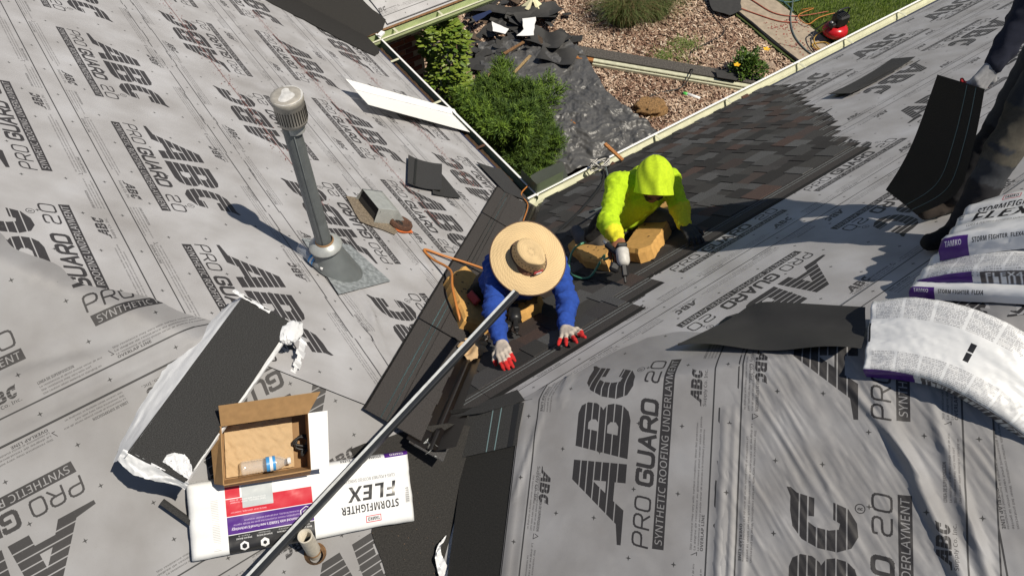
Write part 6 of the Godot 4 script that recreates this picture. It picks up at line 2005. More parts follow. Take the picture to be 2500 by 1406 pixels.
func build_ground():
	var st := new_st()
	quad(st, Vector3(-200, GROUND - 0.008, -200), Vector3(-200, GROUND - 0.008, 200), Vector3(200, GROUND - 0.008, 200), Vector3(200, GROUND - 0.008, -200))
	single("ground", done(st), M.soil_grass, "", "", "", "structure")
	# bark mulch bed
	single("mulch_bed", ground_poly([Vector2(-4.0, -1.0), Vector2(6.5, -1.0), Vector2(walk_left(-2.0), -2.0), Vector2(walk_left(-9.5), -9.5), Vector2(-7.0, -11.0)], 0.0), M.mulch, "", "", "", "structure")
	# concrete path in slabs
	var path := thing("garden_path", "", "", gp(4.2, -6.8))
	path.set_meta("kind", "structure")
	for k in 5:
		var z1 := -2.6 - 1.85 * k + 0.4
		var z0 := z1 - 1.84
		part(path, "path_slab", ground_poly([Vector2(walk_left(z0), z0 - 0.25), Vector2(walk_right(z0), z0 + 0.25), Vector2(walk_right(z1), z1 + 0.245), Vector2(walk_left(z1), z1 - 0.255)], 0.045, 0.06), M.concrete)
	# red chalk scuffs on the path
	st = new_st()
	for k in 220:
		var t := rng.randf()
		var c := Vector2(4.15, -6.55).lerp(Vector2(4.75, -6.75), t) if k < 110 else Vector2(4.3, -6.2).lerp(Vector2(4.95, -5.75), t)
		c += Vector2(rng.randfn(0, 0.10), rng.randfn(0, 0.10))
		if c.x < walk_left(c.y - 0.1) + 0.05 or c.x > walk_right(c.y) - 0.1: continue
		var q := []
		for e in 5: q.append(c + Vector2.from_angle(TAU * e / 5 + t) * rng.randf_range(0.004, 0.022))
		slab(st, q, func(p): return [gp(p.x, p.y, 0.0475), UP], 0.001)
	part(path, "chalk_scuff", done(st), M.chalk)
	# lawn
	single("lawn", ground_poly([Vector2(walk_right(-2.0), -2.0), Vector2(14.0, -2.0), Vector2(14.0, -12.0), Vector2(walk_right(-10.0), -10.0)], 0.012), M.soil_grass, "", "", "", "structure")
	var bl := new_st()
	for k in 3:
		var a := TAU * k / 3
		var d := Vector3(cos(a), 0, sin(a))
		tri(bl, d * 0.010 - d.cross(UP) * 0.004, d * 0.010 + d.cross(UP) * 0.004, d * 0.022 + UP * (0.045 + 0.012 * k))
	var blade := done(bl)
	var xf := []
	var cols := []
	var n2 := FastNoiseLite.new(); n2.frequency = 0.9
	while xf.size() < 30000:
		var z := rng.randf_range(-8.6, -4.0)
		var x := rng.randf_range(walk_right(z) - 0.03, walk_right(z) + 4.2)
		if x > 4.2 + (z + 9.0) * 1.55 + 4.0: continue
		var s := rng.randf_range(0.7, 1.4)
		xf.append(Transform3D(Basis(UP, rng.randf() * TAU).scaled(Vector3(s, s * rng.randf_range(0.7, 1.2), s)), gp(x, z, 0.012)))
		var g := 0.5 + 0.5 * n2.get_noise_2d(x, z)
		cols.append(Color(0.16, 0.27, 0.035).lerp(Color(0.32, 0.39, 0.09), clampf(g + rng.randf_range(-0.35, 0.35), 0, 1)))
	multi(self, "grass", blade, M.blade, xf, cols)
	# bark chips, nobody could count them
	var ch := new_st()
	box(ch, Vector3.ZERO, Basis(), Vector3(0.055, 0.006, 0.014))
	var chip := done(ch)
	xf = []
	cols = []
	var n3 := FastNoiseLite.new(); n3.frequency = 0.7; n3.seed = 2
	while xf.size() < 52000:
		var z := rng.randf_range(-8.2, -3.0)
		var x := rng.randf_range(-2.3, 4.7)
		if x > walk_left(z) - 0.02: continue
		if Geometry2D.is_point_in_polygon(Vector2(x, z), PackedVector2Array([Vector2(-0.9, -6.1), Vector2(0.70, -6.15), Vector2(1.95, -3.6), Vector2(-0.35, -2.5)])): continue
		var s := rng.randf_range(0.5, 1.5)
		xf.append(Transform3D((Basis(UP, rng.randf() * TAU) * Basis(Vector3(0, 0, 1), rng.randfn(0, 0.35)) * Basis(Vector3(1, 0, 0), rng.randfn(0, 0.35))).scaled(Vector3(s, 1.0, s * rng.randf_range(0.6, 1.5))), gp(x, z, rng.randf_range(0.004, 0.030))))
		var tone := clampf(0.5 + 0.6 * n3.get_noise_2d(x, z) + rng.randfn(0, 0.30), 0.0, 1.0)
		var c := Color(0.21, 0.115, 0.075).lerp(Color(0.56, 0.42, 0.31), tone)
		if rng.randf() < 0.10: c = Color(0.70, 0.58, 0.46)
		if rng.randf() < 0.14: c = Color(0.075, 0.035, 0.022)
		cols.append(c)
	multi(self, "bark_chips", chip, M.chip, xf, cols)
	# plastic edging between bed and path
	slack("bed_edging", "black plastic lawn edging between the mulch bed and concrete path", [gp(walk_left(-7.0) - 0.06, -7.2, 0.05), gp(walk_left(-6.5) - 0.02, -6.7, 0.06), gp(walk_left(-6.0) - 0.05, -6.2, 0.055), gp(walk_left(-5.5) - 0.02, -5.7, 0.06), gp(walk_left(-5.0) - 0.03, -5.2, 0.05)], 0.022, M.black_rubber, "edging")

func leaf_mesh(l: float, w: float) -> ArrayMesh:
	var st := new_st()
	var p := [Vector3(0, 0, 0), Vector3(-w * 0.5, l * 0.02, l * 0.35), Vector3(-w * 0.35, -l * 0.02, l * 0.7), Vector3(0, -l * 0.10, l), Vector3(w * 0.35, -l * 0.02, l * 0.7), Vector3(w * 0.5, l * 0.02, l * 0.35)]
	var m := Vector3(0, -w * 0.12, l * 0.5)
	for i in 6: tri(st, p[i], p[(i + 1) % 6], m)
	return done(st)

func build_garden():
	# ---- juniper: a trunk, limbs and feathery sprays
	var base := U * 2.42 + V * 1.42 + UP * GROUND
	var o := thing("juniper_bush", "dense dark green juniper bush below the left gutter", "bush", base)
	var st := new_st(false)
	tube(st, [base, base + UP * 0.5, base + UP * 1.2 + Vector3(0.05, 0, 0.02)], [0.06, 0.05, 0.02], 8)
	for k in 9:
		var a := TAU * k / 9.0
		tube(st, [base + UP * (0.2 + 0.1 * k), base + UP * (0.45 + 0.11 * k) + Vector3(cos(a), 0.15, sin(a)) * 0.30], [0.022, 0.008], 6)
	part(o, "trunk", done(st), M.stem)
	var sp := new_st()
	for k in 7:
		var a := TAU * k / 7.0 * 2.0
		var y := 0.012 + 0.016 * k
		var d := Vector3(cos(a), 0.9, sin(a)).normalized()
		var s := d.cross(UP).normalized() * 0.0055
		tri(sp, Vector3(0, y, 0) - s, Vector3(0, y, 0) + s, Vector3(0, y, 0) + d * 0.055)
	tri(sp, Vector3(-0.004, 0, 0), Vector3(0.004, 0, 0), Vector3(0, 0.16, 0.0))
	var spray := done(sp)
	var xf := []
	var cols := []
	var fn := FastNoiseLite.new(); fn.frequency = 2.6; fn.seed = 5
	var plumes := []
	for k in 84:
		var a := rng.randf() * TAU
		var h := rng.randf_range(0.15, 1.42)
		var r := 0.50 * sqrt(clampf(1.0 - pow((h - 0.60) / 0.95, 2.0), 0.05, 1.0)) * rng.randf_range(0.55, 0.95)
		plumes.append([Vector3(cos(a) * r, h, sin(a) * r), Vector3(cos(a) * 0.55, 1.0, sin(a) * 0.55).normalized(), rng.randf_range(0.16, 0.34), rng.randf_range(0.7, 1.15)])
	for k in 12:
		var a := rng.randf() * TAU
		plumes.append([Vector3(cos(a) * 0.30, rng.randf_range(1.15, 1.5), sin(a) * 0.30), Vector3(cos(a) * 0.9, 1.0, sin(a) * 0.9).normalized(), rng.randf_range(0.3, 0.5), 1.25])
	for k in 6:      # long arching shoots towards the house wall
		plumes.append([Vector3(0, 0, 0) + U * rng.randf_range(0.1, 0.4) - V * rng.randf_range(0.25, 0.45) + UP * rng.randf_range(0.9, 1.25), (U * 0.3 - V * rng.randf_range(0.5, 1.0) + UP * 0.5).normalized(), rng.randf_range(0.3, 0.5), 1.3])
	for p in plumes:
		for i in 300:
			var t := rng.randf()
			var q: Vector3 = p[0] + p[1] * p[2] * (t - 0.3) * 1.6
			var w: float = 0.115 * sin(PI * clampf(t * 0.95 + 0.05, 0, 1)) + 0.012
			var off := Vector3(rng.randfn(0, 1), rng.randfn(0, 1), rng.randfn(0, 1)).normalized() * w * pow(rng.randf(), 0.4)
			q += off
			var dir: Vector3 = (p[1] * 0.9 + off.normalized() * 0.75 + Vector3(rng.randfn(0, 0.2), rng.randfn(0, 0.2), rng.randfn(0, 0.2))).normalized()
			var b := Basis()
			b.y = dir; b.x = dir.cross(Vector3(rng.randfn(0, 1), 0.3, rng.randfn(0, 1))).normalized(); b.z = b.x.cross(b.y)
			xf.append(Transform3D(b.scaled_local(Vector3.ONE * rng.randf_range(0.65, 1.15)), base + q))
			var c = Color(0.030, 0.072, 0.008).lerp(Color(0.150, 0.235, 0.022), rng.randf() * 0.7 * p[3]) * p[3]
			cols.append(c)
	multi(o, "foliage", spray, M.blade, xf, cols)
	# ---- broad-leaved shrub against the brick wall
	base = U * (U0 - 0.12) + V * 0.90 + UP * GROUND
	o = thing("leafy_shrub", "bright green broad-leaved shrub climbing beside the brick wall", "shrub", base)
	st = new_st(false)
	for k in 7:
		var a := TAU * k / 7.0
		tube(st, [base + Vector3(cos(a), 0, sin(a)) * 0.06, base + UP * 1.2 + Vector3(cos(a), 0, sin(a)) * 0.16, base + UP * 2.25 + Vector3(cos(a), 0, sin(a)) * 0.14], [0.018, 0.012, 0.005], 6)
	part(o, "stem", done(st), M.stem)
	xf = []
	cols = []
	for i in 3000:
		var h := rng.randf_range(0.55, 2.50)
		var a := rng.randf() * TAU
		var r := (0.12 + 0.15 * sqrt(rng.randf())) * (1.0 - 0.45 * smoothstep(2.2, 2.52, h)) * (0.86 + 0.25 * sin(h * 9.0 + a * 2.0))
		var q := base + UP * h + Vector3(cos(a), 0, sin(a)) * r
		var out := Vector3(cos(a), rng.randf_range(-0.1, 0.6), sin(a)).normalized()
		var b := Basis()
		b.z = (out + Vector3(rng.randfn(0, 0.4), -0.25, rng.randfn(0, 0.4))).normalized()
		b.x = b.z.cross(UP + out * 0.6).normalized(); b.y = b.z.cross(b.x)
		xf.append(Transform3D(b.scaled_local(Vector3.ONE * rng.randf_range(0.6, 1.25)), q))
		cols.append(Color(0.07, 0.13, 0.012).lerp(Color(0.19, 0.25, 0.030), rng.randf()))
	multi(o, "foliage", leaf_mesh(0.085, 0.055), M.leaf, xf, cols)
	# ---- ornamental grass
	base = gp(1.90, -6.95)
	o = thing("ornamental_grass", "large tuft of arching ornamental grass on the mulch bed", "grass tuft", base)
	st = new_st()
	var gst := new_st()
	for i in 5:
		var y0 := i / 5.0
		var y1 := (i + 1) / 5.0
		var f := func(t: float, e: float) -> Vector3: return Vector3(e * 0.004 * (1.0 - t * 0.9), t * 0.95 - 0.45 * t * t * t, 0.55 * t * t)
		quad(gst, f.call(y0, -1), f.call(y0, 1), f.call(y1, 1), f.call(y1, -1))
	var gb := done(gst)
	xf = []
	cols = []
	for i in 2300:
		var a := rng.randf() * TAU
		var r := 0.30 * sqrt(rng.randf())
		var side := rng.randf()
		var c := base + Vector3(cos(a) * r, 0, sin(a) * r) + Vector3((-0.20 if side < 0.55 else 0.26), 0, (0.06 if side < 0.55 else -0.10))
		var s := rng.randf_range(0.55, 1.1) * (1.0 if side < 0.55 else 0.92)
		var b := Basis(UP, -a + PI / 2 + rng.randfn(0, 0.5)) * Basis(Vector3(1, 0, 0), rng.randf_range(-0.25, 0.35))
		xf.append(Transform3D(b.scaled_local(Vector3(1, s, s * rng.randf_range(0.4, 1.2))), c))
		var g := Color(0.055, 0.10, 0.020).lerp(Color(0.17, 0.20, 0.06), rng.randf())
		if side < 0.12 or (absf(c.x - base.x - 0.06) < 0.10 and rng.randf() < 0.6): g = Color(0.22, 0.15, 0.07)
		cols.append(g)
	multi(o, "blades", gb, M.blade, xf, cols)
	# ---- small shrub with yellow flowers
	base = gp(3.46, -5.35)
	o = thing("flowering_shrub", "small round green shrub with two yellow flowers by the right gutter", "shrub", base)
	st = new_st(false)
	for k in 6:
		var a := TAU * k / 6.0
		tube(st, [base, base + UP * 0.3 + Vector3(cos(a), 0, sin(a)) * 0.16], [0.012, 0.005], 6)
	part(o, "stem", done(st), M.stem)
	xf = []
	cols = []
	for i in 1300:
		var d := Vector3(rng.randfn(0, 1), absf(rng.randfn(0, 0.9)), rng.randfn(0, 1)).normalized()
		var q := base + UP * 0.12 + d * Vector3(0.30, 0.36, 0.30) * pow(rng.randf(), 0.35) * (0.8 + 0.25 * sin(d.x * 7.0 + d.z * 5.0))
		var b := Basis()
		b.z = (d + Vector3(rng.randfn(0, 0.5), 0, rng.randfn(0, 0.5))).normalized()
		b.x = b.z.cross(UP + d * 0.3).normalized(); b.y = b.z.cross(b.x)
		xf.append(Transform3D(b.scaled_local(Vector3.ONE * rng.randf_range(0.6, 1.2)), q))
		cols.append(Color(0.025, 0.065, 0.010).lerp(Color(0.10, 0.17, 0.02), rng.randf()))
	multi(o, "foliage", leaf_mesh(0.06, 0.034), M.leaf, xf, cols)
	for e in [Vector3(3.26, 0.30, -5.22), Vector3(3.72, 0.44, -5.42)]:
		st = new_st()
		var c := gp(e.x, e.z, e.y)
		for k in 5:
			var a := TAU * k / 5.0
			var d := Vector3(cos(a), 0.25, sin(a))
			var t := d.cross(UP).normalized()
			quad(st, c, c + d * 0.035 + t * 0.022, c + d * 0.060, c + d * 0.035 - t * 0.022)
		part(o, "flower", done(st), M.petal)
	# weeds
	for e in [Vector2(2.34, -5.82), Vector2(2.62, -6.16)]:
		xf = []
		cols = []
		for i in 260:
			var c := gp(e.x + rng.randfn(0, 0.15), e.y + rng.randfn(0, 0.10), 0.01)
			xf.append(Transform3D((Basis(UP, rng.randf() * TAU) * Basis(Vector3(1, 0, 0), rng.randf_range(0, 0.7))).scaled_local(Vector3(1.3, 0.12, 0.16)), c))
			cols.append(Color(0.09, 0.15, 0.02).lerp(Color(0.17, 0.22, 0.05), rng.randf()))
		multi(self, "weed_patch", gb, M.blade, xf, cols)
	# ---- rocks
	for e in [[gp(1.90, -4.50, 0.06), Vector3(0.24, 0.13, 0.18), "rock", "large tan boulder on the mulch beside the black tarp"], [gp(3.90, -5.55, 0.03), Vector3(0.10, 0.05, 0.07), "rock_pale", "small pale pink rock beside the flowering shrub"]]:
		var rn := FastNoiseLite.new(); rn.frequency = 1.1; rn.seed = 6
		var rm := grid_mesh(40, 26, func(a, b):
			var th: float = TAU * a
			var ph: float = PI * b
			var d := Vector3(sin(ph) * cos(th), cos(ph), sin(ph) * sin(th))
			var k := 1.0 + 0.55 * rn.get_noise_3d(d.x * 1.2, d.y * 1.2, d.z * 1.2) + 0.10 * rn.get_noise_3d(d.x * 6.0, d.y * 6.0, d.z * 6.0)
			var q := d * k
			q = Vector3(snappedf(q.x, 0.0), minf(q.y, 0.72 + 0.1 * q.x), q.z)
			return e[0] + q * e[1])
		single("rock", rm, M[e[2]], e[3], "rock")
	# ---- pancake compressor on the path
	base = gp(5.08, -6.30, 0.05)
	o = thing("air_compressor", "red pancake air compressor with black motor standing on the path edge", "compressor", base)
	st = new_st(false)
	lathe(st, base, Basis(), [Vector2(0.0, 0.05), Vector2(0.13, 0.05), Vector2(0.185, 0.085), Vector2(0.205, 0.14), Vector2(0.185, 0.20), Vector2(0.13, 0.235), Vector2(0.0, 0.24)], 40)
	part(o, "tank", done(st), M.red_tank)
	for k in 4:
		st = new_st(false)
		var a := TAU * (k + 0.5) / 4
		tube(st, [base + Vector3(cos(a), 0, sin(a)) * 0.14 + UP * 0.07, base + Vector3(cos(a), 0, sin(a)) * 0.15], 0.018, 8)
		part(o, "foot", done(st), M.black_rubber)
	st = new_st()
	var cb := Basis(UP, 0.5)
	box(st, base + UP * 0.33 + cb * Vector3(0.03, 0, 0), cb, Vector3(0.24, 0.20, 0.20), 0.035)
	part(o, "motor_shroud", done(st), M.black_plastic)
	st = new_st()
	for k in 5: box(st, base + UP * 0.432 + cb * Vector3(-0.05 + 0.035 * k, 0, 0), cb, Vector3(0.012, 0.012, 0.16), 0.003)
	part(o, "vent_ribs", done(st), M.black_rubber)
	st = new_st(false)
	tube(st, curve([base + cb * Vector3(-0.10, 0.40, 0.0), base + cb * Vector3(-0.10, 0.50, 0), base + cb * Vector3(0.0, 0.52, 0), base + cb * Vector3(0.14, 0.50, 0), base + cb * Vector3(0.15, 0.40, 0)], 5), 0.014, 8)
	part(o, "carry_handle", done(st), M.black_plastic)
	st = new_st()
	box(st, base + UP * 0.30 + cb * Vector3(-0.16, 0, 0.03), cb, Vector3(0.09, 0.08, 0.10), 0.015)
	part(o, "regulator", done(st), M.black_plastic)
	st = new_st(false)
	lathe(st, base + UP * 0.33 + cb * Vector3(-0.19, 0.02, 0.03), Basis(), [Vector2(0.0, 0.02), Vector2(0.022, 0.02), Vector2(0.024, 0.0)], 14)
	part(o, "gauge", done(st), M.steel)
	# ---- hoses and cords on the ground
	slack("air_hose", "yellow hose and cord looped at the foot of the red compressor", [base + Vector3(-0.16, 0.22, 0.05), base + Vector3(-0.34, 0.06, 0.10), base + Vector3(-0.30, 0.02, 0.34), base + Vector3(-0.10, 0.02, 0.38), base + Vector3(-0.16, 0.02, 0.16), base + Vector3(-0.40, 0.02, 0.24), base + Vector3(-0.24, 0.02, 0.46)], 0.010, mat("cord_yellow", lin(0.40, 0.24, 0.04), 0.5), "hose")
	slack("air_hose", "black hose from the red compressor running down behind the right gutter", [base + Vector3(-0.18, 0.30, 0.0), base + Vector3(-0.36, 0.14, 0.06), base + Vector3(-0.42, 0.03, 0.30), base + Vector3(-0.30, 0.02, 0.6), base + Vector3(0.0, 0.02, 0.8)], 0.010, M.black_rubber, "hose")
	slack("power_cord", "orange cord looping over the lawn behind the red compressor", [base + Vector3(0.1, 0.3, -0.1), base + Vector3(0.35, 0.05, -0.35), base + Vector3(0.25, 0.05, -0.62), base + Vector3(-0.1, 0.05, -0.5), base + Vector3(-0.35, 0.05, -0.30), base + Vector3(-0.45, 0.05, -0.55), base + Vector3(-0.15, 0.06, -0.75), gp(4.75, -7.1, 0.05)], 0.008, M.cord_orange, "cord")
	slack("air_hose", "dark grey-blue hose lying across the concrete path", [gp(4.72, -7.6, 0.06), gp(4.62, -7.2, 0.06), gp(4.50, -6.8, 0.06), gp(4.46, -6.35, 0.06), gp(4.56, -5.95, 0.06), gp(4.80, -5.6, 0.06)], 0.013, M.cord_grey, "hose")
	slack("air_hose", "teal hose coiled at the top edge between path and lawn", [gp(4.2, -7.65, 0.06), gp(4.5, -7.32, 0.06), gp(4.85, -7.45, 0.05), gp(4.9, -7.75, 0.05), gp(4.6, -7.8, 0.06), gp(4.45, -7.5, 0.07), gp(4.6, -7.05, 0.06)], 0.012, M.cord_teal, "hose")
	slack("power_cord", "long rust-red cord crossing the path from the mulch bed", [gp(2.9, -7.75, 0.05), gp(3.4, -7.35, 0.07), gp(3.9, -7.0, 0.06), gp(4.3, -6.75, 0.06), gp(4.6, -6.72, 0.06)], 0.009, M.cord_red, "cord")
	slack("power_cord", "second rust-red cord on the path nearer the lawn", [gp(3.4, -7.85, 0.06), gp(3.9, -7.45, 0.06), gp(4.25, -7.0, 0.06), gp(4.65, -6.9, 0.06), gp(5.2, -7.05, 0.05)], 0.009, M.cord_red, "cord")
	slack("power_cord", "thin black cord winding over the mulch and board to the boulder", [gp(3.1, -7.7, 0.03), gp(3.22, -7.0, 0.03), gp(3.34, -6.5, 0.03), gp(3.05, -6.2, 0.03), gp(2.72, -5.95, 0.03), gp(2.60, -5.5, 0.03), gp(2.60, -5.22, 0.20), gp(2.42, -5.0, 0.05), gp(2.05, -4.88, 0.03), gp(1.72, -4.62, 0.03), gp(1.70, -4.1, 0.04), gp(1.72, -3.7, 0.04)], 0.010, M.black_rubber, "cord")
	# ---- old gutter board
	var a0 := gp(0.80, -5.75, 0.10); var a1 := gp(3.66, -4.98, 0.08)
	var along := (a1 - a0).normalized()
	var B := Basis(along, UP, along.cross(UP))
	o = thing("gutter_board", "long grey board with old cream gutter lying across the mulch", "board", a0)
	st = new_st()
	box(st, (a0 + a1) * 0.5 + B * Vector3(0, 0.01, -0.13), B * Basis(Vector3(1, 0, 0), -0.12), Vector3(a0.distance_to(a1), 0.022, 0.27), 0.004)
	part(o, "board", done(st), mat("old_board", lin(0.15, 0.135, 0.12), 0.9, M.rust.albedo_texture, 2.0))
	st = new_st()
	box(st, (a0 + a1) * 0.5 + B * Vector3(0.16, 0.0, 0.045), B, Vector3(a0.distance_to(a1) - 0.32, 0.030, 0.075), 0.008)
	box(st, (a0 + a1) * 0.5 + B * Vector3(0.16, -0.045, 0.100), B, Vector3(a0.distance_to(a1) - 0.32, 0.055, 0.030), 0.006)
	part(o, "gutter_face", done(st), M.cream_metal)
	st = new_st()
	box(st, a0 + B * Vector3(0.16, 0.0, 0.045), B, Vector3(0.33, 0.026, 0.075), 0.004)
	part(o, "bare_wood", done(st), M.orange_wood)
	var fp2 := ragged([Vector2(2.95, -5.32), Vector2(3.35, -5.16), Vector2(3.25, -5.02), Vector2(2.97, -5.10)], 0.08, 0.015)
	st = new_st()
	slab(st, fp2, func(p): return [gp(p.x, p.y, 0.165), UP], 0.004)
	single("felt_scrap", done(st), M.felt, "dark felt scrap lying on the gutter board", "scrap")
	# small tube of sealant
	o = thing("sealant_tube", "small white and green sealant tube on the mulch below the board", "tube", gp(2.56, -4.82))
	st = new_st(false)
	tube(st, [gp(2.50, -4.86, 0.03), gp(2.68, -4.76, 0.03)], [0.026, 0.022], 12)
	part(o, "tube_body", done(st), M.white_sheet)
	st = new_st(false)
	tube(st, [gp(2.44, -4.89, 0.03), gp(2.50, -4.86, 0.03)], [0.022, 0.027], 12)
	part(o, "tube_cap", done(st), mat("green_cap", lin(0.10, 0.55, 0.10), 0.4))

func build_debris():
	# ---- the tarp: one crumpled sheet
	var fn := FastNoiseLite.new(); fn.frequency = 1.0; fn.seed = 12; fn.fractal_octaves = 4; fn.fractal_type = FastNoiseLite.FRACTAL_RIDGED
	var f2 := FastNoiseLite.new(); f2.frequency = 0.5; f2.seed = 4
	var c := [Vector2(-0.75, -6.1), Vector2(0.75, -6.15), Vector2(2.05, -3.55), Vector2(-0.35, -2.6)]
	var tm := grid_mesh(170, 200, func(a, b):
		var q := (c[0] as Vector2).lerp(c[1], a).lerp((c[3] as Vector2).lerp(c[2], a), b)
		if a > 0.5: q.x += 0.06 * sin(b * 9.0) * (a - 0.5) * 2.0 - 0.20 * sin(PI * b) * (a - 0.5)
		var w := Vector2(q.x + 0.35 * f2.get_noise_2d(q.x * 2.0, q.y * 2.0), q.y + 0.35 * f2.get_noise_2d(q.y * 2.0 + 7.0, q.x * 2.0))
		var am = 0.085 + 0.10 * smoothstep(-5.0, -3.8, q.y)
		return gp(q.x, q.y, 0.055 + am * (0.5 + 0.5 * fn.get_noise_2d(w.x * 0.95 + w.y * 0.5, w.y * 1.25 - w.x * 0.4)) + 0.012 * fn.get_noise_2d(w.x * 3.1, w.y * 2.7) + 0.05 * f2.get_noise_2d(q.x * 3.0, q.y * 3.0)))
	single("tarp", tm, M.tarp, "crumpled black plastic tarp on the ground right of the juniper", "tarp")
	# ---- torn-off roofing in a heap
	var kinds := [["felt", "torn black felt scrap in the heap of tear-off right of the leafy shrub", "black felt scraps in the tear-off heap"], ["felt_grey", "old grey shingle piece in the heap of tear-off right of the leafy shrub", "grey shingle pieces in the tear-off heap"], ["felt_brown", "brown weathered felt piece, underside up, in the heap of tear-off", "brown scraps in the tear-off heap"]]
	var spots := []
	for k in 128:
		var t := rng.randf()
		var s := rng.randf()
		var p := Vector2(-1.15, -7.7).lerp(Vector2(0.35, -7.6), s).lerp(Vector2(-1.0, -5.7).lerp(Vector2(0.62, -5.85), s), t)
		if k < 36: p = Vector2(rng.randf_range(-1.35, -0.25), rng.randf_range(-6.6, -5.0))
		if k >= 120: p = [Vector2(0.52, -4.15), Vector2(0.62, -3.9), Vector2(0.45, -4.35), Vector2(0.70, -4.2), Vector2(0.74, -6.9), Vector2(0.62, -6.3), Vector2(0.86, -6.2), Vector2(0.30, -5.75)][k - 120]
		spots.append(p)
	for k in spots.size():
		var p: Vector2 = spots[k]
		var ang := rng.randf() * TAU
		var L := rng.randf_range(0.12, 0.46) * (0.7 if k > 60 and k < 120 else 1.0)
		var W := L * rng.randf_range(0.35, 0.8)
		var kind := 0 if rng.randf() < 0.62 else (1 if rng.randf() < 0.6 else 2)
		if k >= 120: kind = 0
		var poly := []
		for e in [Vector2(-1, -1), Vector2(rng.randf_range(-0.3, 0.3), -1.1), Vector2(1, -0.8), Vector2(0.9, rng.randf_range(-0.2, 0.4)), Vector2(0.7, 1), Vector2(-0.8, 0.9)]:
			poly.append((e as Vector2) * Vector2(L, W) * 0.5 * rng.randf_range(0.85, 1.1))
		poly = ragged(poly, 0.07, 0.014)
		var tilt := Vector3(rng.randfn(0, 0.20), 1.0, rng.randfn(0, 0.20)).normalized()
		var h := 0.06 + 0.10 * rng.randf() + (0.03 if k >= 120 else 0.0)
		var st := new_st()
		var rot := Basis(UP, ang)
		var curl := rng.randf_range(-0.6, 0.9)
		slab(st, poly, func(q):
			var v := rot * Vector3(q.x, 0, q.y)
			v.y = -(tilt.x * v.x + tilt.z * v.z) / tilt.y + curl * q.x * q.x
			return [gp(p.x, p.y, h) + v, tilt], 0.005)
		single("roofing_scrap", done(st), M[kinds[kind][0]], kinds[kind][1] if k < 120 else ["black felt scrap lying on the tarp next to the juniper, nearer the house", "black felt scrap lying on the tarp's middle, toward the gutter", "black felt scrap tucked against the juniper on the tarp", "black felt scrap on the tarp toward the boulder", "black felt scrap alone on the mulch at the right of the heap", "black felt scrap at the lower right end of the heap", "black felt scrap beside the end of the gutter board", "black felt scrap where the heap meets the tarp"][k - 120], "scrap", kinds[kind][2] if k < 120 else "")
	# long strips of felt in the heap
	for e in [[Vector2(-0.95, -7.35), Vector2(0.05, -7.75), 0.30, 0.20, "farthest wide black felt strip at the top of the heap"], [Vector2(-0.9, -6.95), Vector2(0.55, -6.72), 0.26, 0.16, "black felt strip stretched across the middle of the heap below the rag"], [Vector2(-0.1, -6.55), Vector2(0.62, -6.95), 0.30, 0.18, "short black felt strip at the right edge of the heap"], [Vector2(0.10, -6.2), Vector2(0.62, -5.95), 0.42, 0.15, "broad black felt strip between white scrap and gutter board"], [Vector2(0.25, -5.75), Vector2(0.80, -5.55), 0.40, 0.13, "black felt strip nearest the tarp, at the end of the gutter board"]]:
		var a: Vector2 = e[0]
		var b: Vector2 = e[1]
		var n = (b - a).normalized().orthogonal() * e[2] * 0.5
		var sm := grid_mesh(16, 8, func(x, y):
			var q = a.lerp(b, x) + n * (2.0 * y - 1.0) * (1.0 + 0.12 * sin(x * 9.0))
			return gp(q.x, q.y, e[3] + 0.03 * sin(x * 8.0 + y * 2.0) + 0.05 * pow(2.0 * y - 1.0, 2.0)))
		single("felt_strip", sm, M.felt, e[4], "felt", "long felt strips in the heap")
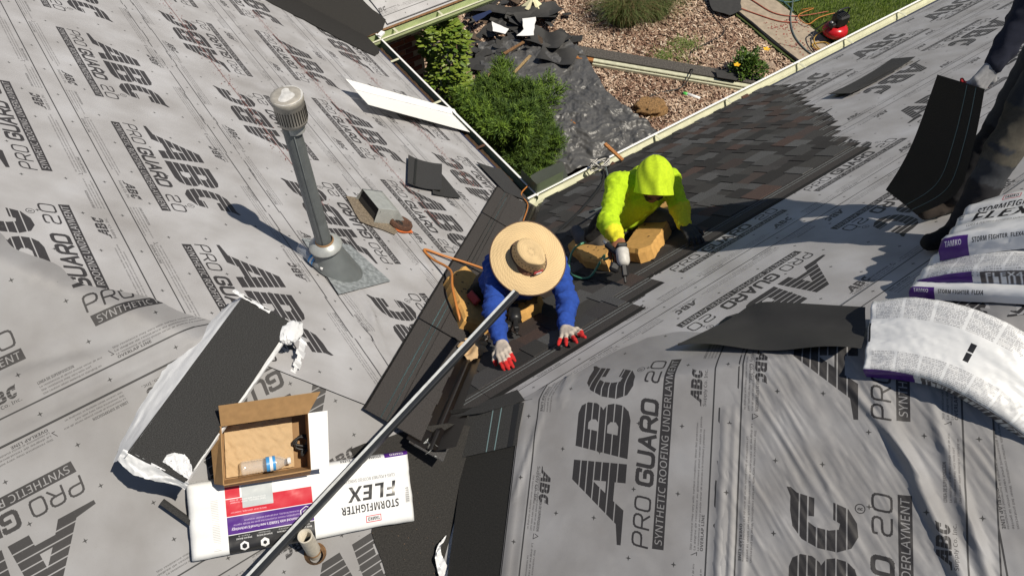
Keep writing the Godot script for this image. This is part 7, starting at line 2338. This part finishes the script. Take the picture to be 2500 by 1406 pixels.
	# bright scraps on top
	for e in [[[Vector2(-0.52, -6.42), Vector2(-0.24, -6.18), Vector2(-0.30, -6.05), Vector2(-0.50, -6.15)], "white_vinyl", "white pointed metal scrap on the heap, left of the other white one"], [[Vector2(-0.02, -6.50), Vector2(0.20, -6.52), Vector2(0.16, -6.02), Vector2(-0.12, -6.04), Vector2(0.0, -6.20)], "white_vinyl", "larger white notched metal scrap on the heap"], [[Vector2(-0.85, -6.55), Vector2(-0.55, -6.72), Vector2(-0.52, -6.65), Vector2(-0.78, -6.40)], "blue_tape", "shiny dark blue strip on the heap beside the leafy shrub"], [[Vector2(3.15, -7.75), Vector2(3.80, -7.7), Vector2(3.70, -7.0), Vector2(3.48, -6.85), Vector2(3.22, -7.0)], "felt", "torn black felt sheet hanging over the bed edge onto the path"]]:
		var st := new_st()
		slab(st, ragged(e[0], 0.09, 0.012), func(p): return [gp(p.x, p.y, (0.27 if e[1] != "felt" else 0.10) + 0.15 * (p.x - e[0][0].x) * (0.5 if e[1] != "felt" else 0.1)), UP], 0.004)
		single("sheet_scrap", done(st), M[e[1]], e[2], "scrap")
	var cm := grid_mesh(26, 18, func(a, b):
		var t: float = TAU * a
		var r: float = 0.16 * b * (1.0 + 0.4 * sin(t * 3.0) + 0.2 * sin(t * 7.0))
		return gp(0.16 + r * cos(t), -7.0 + r * sin(t) * 0.9, 0.36 - 0.9 * r + 0.03 * sin(t * 9.0) * b))
	single("cloth_rag", cm, M.pale_cloth, "pale yellow crumpled cloth rag on top of the heap", "rag")
	# pieces of wood
	for e in [[gp(-0.70, -4.95, 0.14), gp(-0.40, -5.30, 0.22), 0.045, "raw_wood", "pale stick poking out of the juniper on its left side"], [gp(-0.16, -5.2, 0.17), gp(0.10, -5.6, 0.20), 0.045, "raw_wood", "pale board stub sticking out behind the juniper's top"], [gp(0.0, -6.0, 0.17), gp(-0.32, -5.7, 0.16), 0.05, "deck_wood", "brown wood splinter on the heap near the white scraps"], [gp(0.62, -4.2, 0.13), gp(0.74, -4.02, 0.15), 0.025, "orange_wood", "small orange splinter on the tarp beside the juniper"]]:
		var st := new_st()
		var d: Vector3 = (e[1] - e[0]).normalized()
		box(st, (e[0] + e[1]) * 0.5, Basis(d, d.cross(Vector3(0, 0, 1)).normalized(), d.cross(d.cross(Vector3(0, 0, 1)).normalized())), Vector3((e[0] as Vector3).distance_to(e[1]), e[2] * 0.5, e[2]), 0.004)
		single("wood_piece", done(st), M[e[3]], e[4], "wood")
